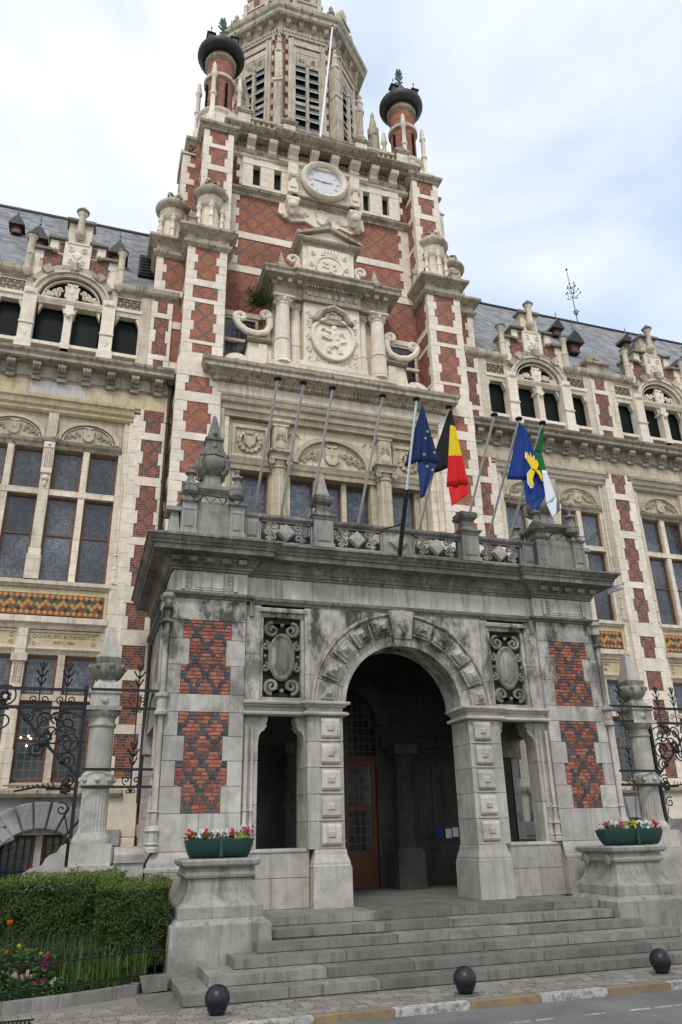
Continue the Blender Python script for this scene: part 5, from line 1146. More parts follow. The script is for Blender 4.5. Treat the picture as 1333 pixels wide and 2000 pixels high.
def brick_strip(W, xc, hw, z0, z1, bands, y=YW, yb=6.2, wide=.18, narrow=.10, brickmat='brickw'):
    """pilaster strip: a brick panel between toothed pale stones"""
    quoined(W, xc-hw-.14, xc+hw+.14, y, yb, z0, z1, bands, wide, narrow, brick=brickmat, ch=.45, dret=(.3, .3))
def bay(W, cx, name_left=None, name_right=None, detail=True, pale_frieze=False, gi=0):
    for s_ in (-1, 1):
        wc = cx+s_*1.05                                     # a pair of lights
        # two storeys of paired windows: glass, mullion, transom
        for q in (-1, 1):
            xa, xb = sorted((wc+q*.09, wc+q*.92))
            window(W, xa, xb, 8.82, 11.38, YG, 'glassd', .065, bar=10.2); window(W, xa, xb, 11.56, 12.88, YG, 'glass', .065)
            window(W, xa, xb, 3.52, 5.55, YG, 'glass2', .07, bar=4.6); window(W, xa, xb, 5.70, 6.74, YG, 'glass', .07)
        m = MB(); m.box(wc-.09, wc+.09, YG-.14, YG+.1, 8.8, 12.9); m.box(wc-.92, wc+.92, YG-.16, YG+.1, 11.38, 11.56); m.build('window_cross', 'pale', W)
        m = MB(); m.box(wc-.09, wc+.09, YG-.12, YG+.1, 3.5, 6.76); m.box(wc-.92, wc+.92, YG-.14, YG+.1, 5.55, 5.70); m.build('window_cross', 'pale', W)
        MB().box(wc-1.0, wc+1.0, YG+.35, YG+.4, 3.4, 13.0).build('dark_room', 'black', W)
        # carved lunette over each pair
        m = MB(); m.box(wc-.98, wc+.98, YG-.16, YG+.1, 13.14, 14.0); m.build('lunette_panel', 'beige', W)
        m = MB(); m.arch(wc, 13.18, .78, .90, YG-.24, YG-.14, 0, 180, 24, .74); m.arch(wc, 13.18, .70, .74, YG-.20, YG-.14, 0, 180, 24, .74); m.build('lunette_moulding', 'beige', W, True)
        if detail: m = MB(); relief(m, wc, 13.42, 1.45, .52, YG-.17, 31+gi+s_, True, 9); m.build('lunette_carving', 'beige', W, True)
        mitre(W, 'window_head', [(wc-.98, YG-.12), (wc+.98, YG-.12)], [(-.15, 12.88), (.0, 12.90), (.04, 12.98), (.12, 13.04), (.16, 13.12), (.0, 13.16), (-.15, 13.16)], 'trim')
        m = MB(); m.box(wc-.98, wc+.98, YG-.10, YG+.05, 6.96, 7.42); m.build('inscription_panel', 'ochre', W)
        fr = MB()
        for (a, b, c, d) in ((-.95, .95, 7.36, 7.42), (-.95, .95, 6.96, 7.0), (-.95, -.90, 7.0, 7.36), (.90, .95, 7.0, 7.36)): fr.box(wc+a, wc+b, YG-.13, YG-.10, c, d)
        for t in (-1, 1): fr.scroll(wc+t*.76, 7.27, YG-.11, .07, 1.2, 1, t, .016, 4, 10); fr.scroll(wc+t*.78, 7.08, YG-.11, .07, 1.2, 4, -t, .016, 4, 10)
        fr.build('inscription_frame', 'ochre', W)
        mitre(W, 'inscription_ledge', [(wc-1.0, YG-.10), (wc+1.0, YG-.10)], [(-.15, 6.74), (.0, 6.76), (.05, 6.84), (.10, 6.90), (.10, 6.95), (-.15, 6.96)], 'pale')
        mitre(W, 'window_sill', [(wc-1.0, YG-.12), (wc+1.0, YG-.12)], [(-.2, 3.36), (.12, 3.38), (.16, 3.46), (.0, 3.52), (-.2, 3.52)], 'trim')
    mitre(W, 'tile_sill', [(cx-2.12, YG-.16), (cx+2.12, YG-.16)], [(-.25, 8.56), (.06, 8.58), (.14, 8.66), (.14, 8.76), (.0, 8.81), (-.25, 8.81)], 'pale')
    tiles(W, cx-2.0, cx+2.0, 7.82, 8.42, YG-.19)
    m = MB()
    for s_ in (-1, 1): m.box(min(cx+s_*2.0, cx+s_*2.12), max(cx+s_*2.0, cx+s_*2.12), YG-.2, YG+.1, 7.8, 8.58)
    m.box(cx-2.0, cx+2.0, YG-.17, YG+.1, 8.42, 8.57); m.build('tile_frame', 'ochre', W)
    mitre(W, 'ledge', [(cx-2.12, YG-.14), (cx+2.12, YG-.14)], [(-.3, 7.42), (.02, 7.44), (.06, 7.52), (.16, 7.60), (.16, 7.76), (.02, 7.80), (-.3, 7.80)], 'pale')
    # central pilaster with console
    m = MB(); m.box(cx-.135, cx+.135, YG-.24, YG+.1, 8.8, 13.1); m.box(cx-.19, cx+.19, YG-.30, YG+.1, 8.8, 9.5); m.box(cx-.16, cx+.16, YG-.28, YG+.1, 9.5, 9.7); m.build('centre_pilaster', 'pale', W)
    m = MB(); m.pxx([(YG-.2, 12.0), (YG-.30, 12.02), (YG-.30, 12.14), (YG-.27, 12.2), (YG-.36, 12.75), (YG-.40, 12.8), (YG-.40, 12.98), (YG-.2, 12.98)], cx-.15, cx+.15)
    for q in (-.09, -.03, .03, .09): m.tube([(cx+q, YG-.30, 12.2), (cx+q, YG-.37, 12.72)], .02, 4)
    m.ball(cx, YG-.40, 12.9, .06); m.ball(cx, YG-.30, 11.85, .10, .07, .09); m.ball(cx, YG-.28, 11.68, .05, .05, .1); m.build('console', 'pale_block', W)
    mitre(W, 'console_cap', [(cx-.18, YG), (cx-.18, YG-.40), (cx+.18, YG-.40), (cx+.18, YG)], [(-.1, 12.98), (.02, 13.0), (.06, 13.08), (.06, 13.14), (-.1, 13.16)], 'trim')
    m = MB(); m.box(cx-.14, cx+.14, YG-.30, YG+.1, 13.16, 14.0); m.build('upper_pilaster', 'beige', W)
    m = MB(); m.box(cx-.15, cx+.15, YG-.22, YG+.1, 3.3, 6.75); m.box(cx-.18, cx+.18, YG-.26, YG+.1, 3.3, 4.3)
    for q in (-.09, -.03, .03, .09): m.tube([(cx+q, YG-.23, 6.0), (cx+q, YG-.25, 6.5)], .02, 4)
    m.box(cx-.2, cx+.2, YG-.3, YG+.1, 6.55, 6.75); m.box(cx-.13, cx+.13, YG-.26, YG+.1, 6.75, 7.42); m.build('lower_pilaster', 'pale', W)
    # stone jambs either side, in courses, plus moulded fillets
    for s_ in (-1, 1):
        z_ = 3.3; i = 0
        while z_ < 14.2:
            h = .46; piece(W, 'jamb_stone', cx+s_*2.30, cx+s_*2.54, YW+.02, 6.1, z_+.003, min(z_+h, 14.3)-.003, 'pale_block', .012); z_ += h
        m = MB()
        for a, b, yf in ((1.97, 2.06, YG-.14), (2.06, 2.14, YG-.22), (2.14, 2.20, YG-.18), (2.20, 2.30, YG-.28)): m.box(min(cx+s_*a, cx+s_*b), max(cx+s_*a, cx+s_*b), yf, YG+.15, 8.8, 14.0)
        for a, b, yf in ((1.97, 2.10, YG-.14), (2.10, 2.30, YG-.25)): m.box(min(cx+s_*a, cx+s_*b), max(cx+s_*a, cx+s_*b), yf, YG+.15, 3.3, 8.80)
        m.tube([(cx+s_*2.17, YG-.24, 9.0), (cx+s_*2.17, YG-.24, 13.9)], .035, 6); m.lathe([(.05, 8.8), (.07, 8.85), (.05, 8.95), (.06, 9.2), (.08, 9.25), (.05, 9.3), (.05, 9.6), (.08, 9.65), (.04, 9.7)], cx+s_*2.17, YG-.24, 8)
        m.build('moulded_jamb', 'pale', W)
    fz = 'ochrej' if not pale_frieze else 'beigej'
    mitre(W, 'cove', [(cx-2.30, YG-.25), (cx+2.30, YG-.25)], [(-.4, 13.98), (.0, 14.0), (.06, 14.06), (.06, 14.14), (.14, 14.20), (.18, 14.34), (.24, 14.38), (.26, 14.48), (-.4, 14.52)], fz)
    # basement: rough voussoirs over the cellar windows
    for s_ in (-1, 1):
        wc = cx+s_*1.05
        for i in range(9):
            a0, a1 = 25+130*i/9, 25+130*(i+1)/9; m = MB(); ro = lambda a: min(1.75, (3.12-1.55)/(.86*math.sin(R(a)))); q0, q1 = a0+.7, a1-.7; m.py([(wc+r_*math.cos(R(a)), 1.55+.86*r_*math.sin(R(a))) for r_, a in ((1.02, q0), (1.02, (q0+q1)/2), (1.02, q1), (ro(q1), q1), (ro((q0+q1)/2), (q0+q1)/2), (ro(q0), q0))], YW-.10-rr.uniform(0, .06), YW+.2); vo = m.build('basement_voussoir', 'rust', W)
            mod = vo.modifiers.new('b', 'BEVEL'); mod.width = .03; mod.segments = 1
        for q in (-1, 1):
            xa, xb = sorted((wc+q*.08, wc+q*.90)); window(W, xa, xb, .2, 2.28, YG, 'glass2', .07)
            m = MB()
            for i in range(5): m.tube([(xa+(i+.5)*(xb-xa)/5, YG-.2, .2), (xa+(i+.5)*(xb-xa)/5, YG-.2, 2.3)], .014, 5)
            m.tube([(xa, YG-.2, 1.5), (xb, YG-.2, 1.5)], .014, 5); m.build('window_bars', 'iron', W)
        MB().box(wc-.08, wc+.08, YG-.12, YG+.1, 0, 2.4).build('basement_mullion', 'bluelow', W)
        MB().arch(wc, 1.55, .98, 1.6, YG-.10, YG+.2, 20, 160, 14, .86).build('basement_head', 'rust', W)
        for sx2 in (-1, 1):
            for i in range(6):
                xa = wc+sx2*(.93 if i < 4 else 1.0); piece(W, 'basement_block', xa, wc+sx2*1.06 if sx2 == -s_ else cx+s_*2.95, YW-.10-rr.uniform(0, .05), YW+.4, i*.40+.006, (i+1)*.40-.006, 'rust', .04)
        xa, xb = sorted((cx+s_*.002, cx+s_*2.9)); MB().box(xa, xb, YW+.06, YW+.5, 2.3, 3.2).build('basement_wall', 'rust', W)
    mitre(W, 'basement_ledge', [(cx-2.9, YW), (cx+2.9, YW)], [(-.3, 3.14), (.10, 3.16), (.16, 3.24), (.16, 3.32), (.0, 3.38), (-.3, 3.38)], 'trim')
    # ------------------------------------------------ upper storey with stepped dormer gable
    YU = 5.50
    for s_ in (-1, 1):
        xa, xb = sorted((cx+s_*1.42, cx+s_*2.17))                                   # small side light
        window(W, xa, xb, 16.50, 17.92, YU+.22, 'void', .04, frame='void')
        m = MB(); 
        for e, t in ((xa, 1), (xb, -1)): m.py([(e, 17.95), (e, 17.60), (e+t*.03, 17.70), (e+t*.07, 17.79), (e+t*.07, 17.83), (e+t*.11, 17.86), (e+t*.11, 17.95)], YU+.02, YU+.2)
        m.box(xa, xb, YU, YU+.3, 17.94, 18.16); m.build('window_shoulder', 'pale', W)
        m = MB(); m.box(xa-.08, xb+.08, YU-.05, YU+.2, 18.12, 18.24); m.box(xa-.05, xb+.05, YU-.04, YU+.2, 16.38, 16.5); m.build('window_trim', 'pale_block', W)
        MB().box(xa-.02, xb+.02, YU+.03, YU+.2, 18.26, 18.68).build('diamond_tile_panel', 'greentile', W)
        dm = MB(); n = 6
        for i in range(n):
            for j in range(3): dm.cur = 0 if (i+j) % 2 else 1; dm.loz(xa+.06+(i+.5)*(xb-xa-.1)/n, 18.33+j*.14, .05, .06, YU+.03, .012)
        dm.build('diamond_tiles', ['yellowtile', 'browntile'], W)
        m = MB(); m.box(min(xa, xb)-.0, xb, YU, YU+.3, 18.68, 18.72); e0, e1 = sorted((cx+s_*2.17, cx+s_*2.60)); m.box(e0, e1, YU-.02, 6.0, 15.9, 18.9); m.build('side_jamb', 'pale', W)
        # flat pilaster between lights, with lozenge
        pc_ = cx+s_*1.20; m = MB(); m.box(pc_-.20, pc_+.20, YU-.16, YU+.3, 16.25, 18.22); m.box(pc_-.24, pc_+.24, YU-.22, YU+.3, 16.0, 16.4); m.box(pc_-.22, pc_+.22, YU-.20, YU-.1, 17.0, 17.06); m.pyr(pc_-.2, pc_+.2, YU-.16, 18.1, 18.36, .06, .5); m.build('pilaster', 'pale_block', W); MB().loz(pc_, 16.72, .13, .2, YU-.16, .015).build('pilaster_lozenge', 'pale_block', W)
        xa, xb = sorted((cx+s_*.12, cx+s_*.93)); window(W, xa, xb, 16.50, 17.92, YU+.22, 'void', .04, frame='void')
        for e, t in ((xa, 1), (xb, -1)): MB().py([(e, 17.95), (e, 17.60), (e+t*.03, 17.70), (e+t*.07, 17.79), (e+t*.07, 17.83), (e+t*.11, 17.86), (e+t*.11, 17.95)], YU+.02, YU+.2).build('window_shoulder', 'pale', W)
        # turned pillar rising past the gable step
        X0 = cx+s_*1.42; m = MB(); m.lathe([(.02, 18.82), (.10, 18.9), (.17, 19.0), (.17, 19.08), (.12, 19.12), (.12, 19.6), (.14, 19.62), (.14, 19.68), (.115, 19.7), (.11, 20.3), (.17, 20.38), (.18, 20.46), (.10, 20.52), (.03, 20.6)], X0, YU-.12, 12); gp = m.build('gable_pillar', 'pale', W, True); MB().lathe([(.12, 20.36), (.19, 20.40), (.205, 20.46), (.12, 20.53), (.04, 20.60), (.01, 20.63)], X0, YU-.12, 12).build('pillar_cap', 'coping', gp, True)
        # gable quoins and brick inset
        MB().box(min(cx+s_*.42, cx+s_*1.02), max(cx+s_*.42, cx+s_*1.02), YU-.02, YU+.3, 19.25, 19.98).build('brick_inset', 'brickw', W)
        MB().box(min(cx+s_*.44, cx+s_*.58), max(cx+s_*.44, cx+s_*.58), YU-.02, YU+.3, 20.06, 20.44).build('brick_inset', 'brickw', W)
        for xa, xb, za, zb in ((1.02, 1.42, 18.95, 19.3), (1.10, 1.42, 19.3, 19.65), (1.02, 1.42, 19.65, 20.0), (.62, .88, 20.06, 20.5)): piece(W, 'gable_stone', cx+s_*xa, cx+s_*xb, YU-.05, YU+.32, za, zb-.004, 'pale_block', .012)
        m = MB(); pass
        for ca, cb, cz_ in ((.80, 1.52, 19.98), (.34, .95, 20.52), (.09, .46, 21.38)): MB().box(min(cx+s_*ca, cx+s_*cb), max(cx+s_*ca, cx+s_*cb), YU-.16, YU+.36, cz_, cz_+.10).build('gable_coping', 'coping', W)
        m = MB(); m.ball(cx+s_*.70, YU-.1, 20.02, .10, .1, .1); m.build('gable_knob', 'trim', W)
    m = MB(); m.box(cx-.12, cx+.12, YU-.10, YU+.3, 16.3, 17.95); m.box(cx-.17, cx+.17, YU-.14, YU+.3, 17.6, 17.72); m.ball(cx, YU-.14, 17.52, .09); m.box(cx-.15, cx+.15, YU-.12, YU+.3, 16.3, 16.5); m.build('mullion', 'pale_block', W)
    m = MB(); m.box(cx-1.0, cx+1.0, YU-.06, YU+.2, 16.38, 16.5); m.build('window_trim', 'pale_block', W)
    mitre(W, 'lintel', [(cx-1.02, YU-.02), (cx+1.02, YU-.02)], [(-.3, 17.93), (.02, 17.94), (.06, 18.02), (.10, 18.10), (.10, 18.16), (-.3, 18.18)], 'pale')
    m = MB(); m.arch(cx, 18.16, .98, 1.12, YU-.12, YU+.3, 0, 180, 28, .92); m.arch(cx, 18.16, 1.12, 1.20, YU-.2, YU+.3, 0, 180, 28, .92); m.build('lunette_arch', 'pale', W, True)
    MB().arch(cx, 18.16, 0, .98, YU+.14, YU+.2, 0, 180, 24, .92).build('lunette_back', 'void', W)
    m = MB(); relief(m, cx, 18.46, 1.75, .72, YU+.02, 51+gi, True, 15); m.arch(cx, 18.16, .86, .90, YU-.02, YU+.1, 0, 180, 20, .92); m.build('lunette_tracery', 'pale_block', W, True)
    m = MB(); m.arch(cx, 18.16, 1.20, 1.40, YU-.16, YU+.3, 28, 152, 28, .95); m.build('archivolt', 'trim', W, True)
    for an in (52, 90, 128):
        m = MB(); m.arch(cx, 18.16, 1.16, 1.50 if an == 90 else 1.46, YU-.26, YU+.2, an-6, an+6, 2, .95); m.build('archivolt_block', 'trim', W)
    # gable wall body behind everything
    m = MB(); pts = [(cx-1.42, 19.98), (cx-1.42, 18.16)]+[(cx-1.05*math.cos(R(a)), 18.16+.97*math.sin(R(a))) for a in range(0, 181, 12)]+[(cx+1.42, 18.16), (cx+1.42, 19.98)]
    m.py(pts, YU+.0, YU+.3); m.box(cx-.88, cx+.88, YU, YU+.3, 19.98, 20.52); m.box(cx-.38, cx+.38, YU, YU+.3, 20.52, 21.38); m.build('gable_wall', 'pale', W)
    m = MB(); m.box(cx-.42, cx+.42, YU-.10, YU+.1, 19.50, 20.50); m.box(cx-.34, cx+.34, YU-.13, YU-.1, 20.42, 20.48); m.loz(cx, 19.95, .16, .22, YU-.10, .05)
    for s_ in (-1, 1): m.scroll(cx+s_*.22, 20.18, YU-.11, .12, 1.3, 1 if s_ > 0 else 2, s_, .03, 5, 12); m.scroll(cx+s_*.2, 19.72, YU-.11, .11, 1.3, -1 if s_ > 0 else 4, -s_, .03, 5, 12)
    m.build('gable_tablet', 'pale_block', W)
    m = MB(); m.lathe([(.02, 20.62), (.13, 20.72), (.18, 20.82), (.17, 20.9), (.12, 20.94), (.11, 21.6), (.17, 21.72), (.19, 21.8), (.1, 21.9), (.05, 21.96), (.02, 22.03)], cx, YU-.12, 12); gp = m.build('gable_finial', 'pale', W, True); MB().lathe([(.12, 21.70), (.20, 21.76), (.215, 21.82), (.12, 21.92), (.06, 21.98), (.01, 22.06)], cx, YU-.12, 12).build('pillar_cap', 'coping', gp, True)
    MB().box(cx-2.2, cx+2.2, YU+.36, YU+.44, 16, 19.2).build('attic_room', 'black', W)
    m = MB()
    m.pxx([(YU+.3, 19.9), (YU+.3, 20.5), (6.9, 20.5), (6.3, 19.9)], cx-.9, cx+.9); m.build('gable_back', 'slate', W)
def dormer(W, x_, y_, z_, s_=1.0):
    d = MB(); rect_loft(d, x_, y_, [(.20*s_, .35*s_, z_), (.20*s_, .35*s_, z_+.42*s_)]); o = d.build('roof_dormer', 'lead', W)
    MB().box(x_-.13*s_, x_+.13*s_, y_-.36*s_, y_-.35*s_, z_+.05, z_+.36*s_).build('dormer_shutter', 'browntile', o)
    d = MB(); d.py([(x_-.34*s_, z_+.36*s_), (x_+.34*s_, z_+.36*s_), (x_+.34*s_, z_+.42*s_), (x_+.12*s_, z_+.78*s_), (x_, z_+.9*s_), (x_-.12*s_, z_+.78*s_), (x_-.34*s_, z_+.42*s_)], y_-.52*s_, y_+.5*s_); d.build('dormer_hood', 'lead', o)
    d = MB(); d.tube([(x_, y_-.4*s_, z_+.85*s_), (x_, y_-.4*s_, z_+1.45*s_)], .025, 5, .012); d.ball(x_, y_-.4*s_, z_+1.05*s_, .05); d.ball(x_, y_-.4*s_, z_+1.25*s_, .035); d.build('dormer_spike', 'copper', o)
def roofz(y_): return 19.35+(y_-5.9)*(25.9-19.35)/(10.5-5.9)
def wing(sx, name, label, bays, xend, frz):
    W = thing(name, (sx*10, 8, 0), label, 'building wing', 'wings of the town hall')
    X = lambda a: sx*a
    lo, hi = sorted((X(5.2), X(xend)))
    for i, c in enumerate(bays):
        bay(W, sx*c, gi=i*7+(3 if sx > 0 else 0), pale_frieze=sx > 0)
        # strip beyond this bay, and the one beside the tower
    strips = [5.7+5.8*k for k in range(len(bays)+1)]
    lb = [(0, 1.0), (1.0, 2.2), (2.2, 3.3), (3.3, 3.6), (4.7, 4.95), (6.1, 6.4), (7.05, 7.5), (8.25, 8.75), (10.0, 10.25), (11.9, 12.2), (13.45, 13.7)]
    for k, xs in enumerate(strips):
        brick_strip(W, sx*xs, .27, 0.0, 14.5, lb)
        if k: brick_strip(W, sx*xs, .27, 15.8, 18.75, [(15.8, 16.1), (16.45, 16.65), (18.1, 18.3)], y=5.44)
        else: brick_strip(W, sx*(xs+.02), .20, 15.8, 18.75, [(15.8, 16.1), (16.45, 16.65), (18.1, 18.3)], y=5.44)
        if k:
            m = MB(); rect_loft(m, sx*xs, 5.75, [(.48, .36, 19.22), (.48, .36, 19.42), (.58, .46, 19.48), (.58, .46, 19.58), (.40, .3, 19.62), (.34, .26, 19.95), (.10, .1, 20.05)]); m.lathe([(.10, 0), (.14, .02), (.10, .05), (.14, .08)], 0, 0, 8); m.v = m.v[:28]+[(sx*xs+x_, 5.42-z_, 19.8+y_) for x_, y_, z_ in m.v[28:]]; m.build('acroterion', 'trim', W)
    # frieze blocks in changing stone and main cornice
    x_ = lo; i = 0
    while x_ < hi:
        wd = rr.uniform(.55, 1.05); x2 = min(hi, x_+wd); i += 1; mt = (('ochre', 'lilac', 'lilac', 'ochre', 'lilac', 'lilac', 'ochre', 'ochre')[i % 8] if sx < 0 else 'beige'); piece(W, 'frieze_block', x_+.003, x2-.003, YW+.02, 6.0, 14.50, 15.02, mt, .008); x_ = x2
    MB().box(lo, hi, YW+.06, 6.2, 14.4, 15.9).build('frieze_core', 'beige', W)
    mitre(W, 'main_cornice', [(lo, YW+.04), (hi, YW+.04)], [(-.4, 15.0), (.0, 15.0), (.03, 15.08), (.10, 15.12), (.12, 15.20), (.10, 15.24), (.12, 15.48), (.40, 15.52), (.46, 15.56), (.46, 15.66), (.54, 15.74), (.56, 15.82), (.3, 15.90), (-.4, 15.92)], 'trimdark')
    n = int((hi-lo)/.72)
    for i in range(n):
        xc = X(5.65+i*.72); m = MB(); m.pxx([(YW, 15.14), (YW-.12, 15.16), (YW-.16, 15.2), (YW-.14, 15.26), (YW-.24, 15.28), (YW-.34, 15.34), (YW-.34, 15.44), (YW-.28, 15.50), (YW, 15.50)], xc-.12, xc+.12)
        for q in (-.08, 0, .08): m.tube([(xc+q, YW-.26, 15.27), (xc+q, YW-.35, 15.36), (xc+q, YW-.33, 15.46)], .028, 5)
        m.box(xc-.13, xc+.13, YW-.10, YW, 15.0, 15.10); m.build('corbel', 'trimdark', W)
    MB().box(lo, hi, 5.95, 6.2, 15.8, 19.2).build('attic_wall', 'pale', W)
    # eaves gutter, broken by the gables
    edges = [5.2]
    for c in bays: edges += [c-1.42, c+1.42]
    edges.append(xend)
    for a, b in zip(edges[::2], edges[1::2]):
        p_ = sorted((X(a), X(b))); mitre(W, 'eaves_cornice', [(p_[0], 5.52), (p_[1], 5.52)], [(-.5, 18.72), (.0, 18.74), (.04, 18.84), (.14, 18.92), (.18, 19.0), (.18, 19.18), (.06, 19.26), (-.5, 19.26)], 'trim')
    # roof
    r_ = MB(); r_.prism([(5.62, 19.2), (10.5, 25.95), (15.4, 19.2)], lambda p: (lo if sx < 0 else X(4.9), p[0], p[1]), lambda p: (hi if sx > 0 else X(4.9), p[0], p[1])); r_.build('roof', 'slate', W)
    rd = MB(); rd.tube([(lo, 10.5, 25.97), (hi, 10.5, 25.97)], .09, 6); rd.build('ridge_roll', 'lead', W)
    MB().box(lo, hi, 6.2, 15, 0, 15.8).build('wing_core', 'black', W)
    return W
wl = wing(-1, 'building_wing', 'stone and brick wing left of the tower, with ochre frieze blocks and slate roof', [8.6, 14.4], 17.8, 'ochre')
wr = wing(1, 'building_wing', 'stone and brick wing right of the tower, with stepped gables and slate roof', [8.6, 14.4, 20.2], 24.0, 'beige')
text(wl, 'CHARLIERS BODEMONT', -7.55, YG-.105, 7.25, .125, 'wood'); text(wl, '1837 - 1844', -7.55, YG-.105, 7.09, .12, 'wood')
text(wr, 'NE JOSEPH', 9.65, YG-.105, 7.25, .125, 'wood'); text(wr, '71 - 188', 9.65, YG-.105, 7.09, .12, 'wood')
for x_, y_, s_ in ((-11.0, 8.4, .8), (-10.05, 7.35, 1.0), (-7.35, 7.35, 1.0), (-12.6, 7.35, 1.0)): dormer(wl, x_, y_-.25, roofz(y_)-.35, s_)
for x_, y_, s_ in ((6.9, 8.6, .8), (11.5, 7.2, 1.15), (11.9, 8.6, .9), (14.9, 7.5, 1.0), (15.9, 8.8, .8), (17.3, 7.2, 1.1)): dormer(wr, x_, y_-.25, roofz(y_)-.35, s_)
for s_, lab in ((-1, 'left'), (1, 'right')):
    b = MB(); x_, y_, z_ = s_*6.36, 6.75, 20.55
    b.box(x_-.26, x_+.26, y_-.3, y_+.3, z_, z_+.9); b.box(x_-.21, x_+.21, y_-.31, y_-.3, z_+.05, z_+.85)
    o = b.build('siren_box', 'iron')
    for i in range(6): setpar(MB().pxx([(y_-.34, z_+.08+i*.13), (y_-.31, z_+.16+i*.13), (y_-.30, z_+.16+i*.13), (y_-.33, z_+.08+i*.13)], x_-.2, x_+.2).build('louvre_slat', 'iron'), o)
    m = MB(); m.tube([(x_, y_, z_+.05), (x_, y_+.1, z_-.6)], .06, 6); m.tube([(x_, y_, z_-.05), (x_-s_*.3, y_+.1, z_-.12)], .04, 6); setpar(m.build('bracket', 'iron'), o)
    tag(o, 'black louvred box mounted on the %s roof slope beside the tower' % lab, 'siren', 'louvred boxes on the roof')
# weather vane
v = MB(); bx_, by_, bz_ = 15.15, 10.5, 25.9; v.tube([(bx_, by_, bz_), (bx_-.15, by_, bz_+3.5)], .025, 5, .014); o = v.build('weather_vane', 'iron'); tag(o, 'thin iron weather vane with leafy ornament on the right roof ridge', 'weather vane')
v = MB()
for q, r_ in ((.6, .12), (1.7, .38), (2.0, .30), (2.3, .2)):
    for k in range(5): an = k*2*PI/5+q; v.tube([(bx_, by_, bz_+q), (bx_+r_*.6*math.cos(an), by_+r_*.6*math.sin(an), bz_+q+.05), (bx_+r_*math.cos(an), by_+r_*math.sin(an), bz_+q+.2)], .014, 4); v.ball(bx_+r_*math.cos(an), by_+r_*math.sin(an), bz_+q+.2, .045, None, None, 5, 4)
v.ball(bx_-.15, by_, bz_+3.5, .06); setpar(v.build('vane_leaves', 'iron'), o)
# rain pipe beside the tower
p = MB(); p.tube([(-5.28, 5.2, 15.4), (-5.28, 5.2, 3.0)], .055, 8); o = p.build('rain_pipe', 'lead'); tag(o, 'dark metal rain pipe running down left of the tower pier', 'drainpipe')
p = MB(); rect_loft(p, -5.28, 5.15, [(.08, .08, 15.35), (.14, .14, 15.55), (.14, .14, 15.75)]); setpar(p.build('hopper', 'lead'), o)
for z_ in (14, 12, 10, 8): setpar(MB().lathe([(.075, z_), (.075, z_+.06)], -5.28, 5.2, 8).build('pipe_collar', 'lead'), o)
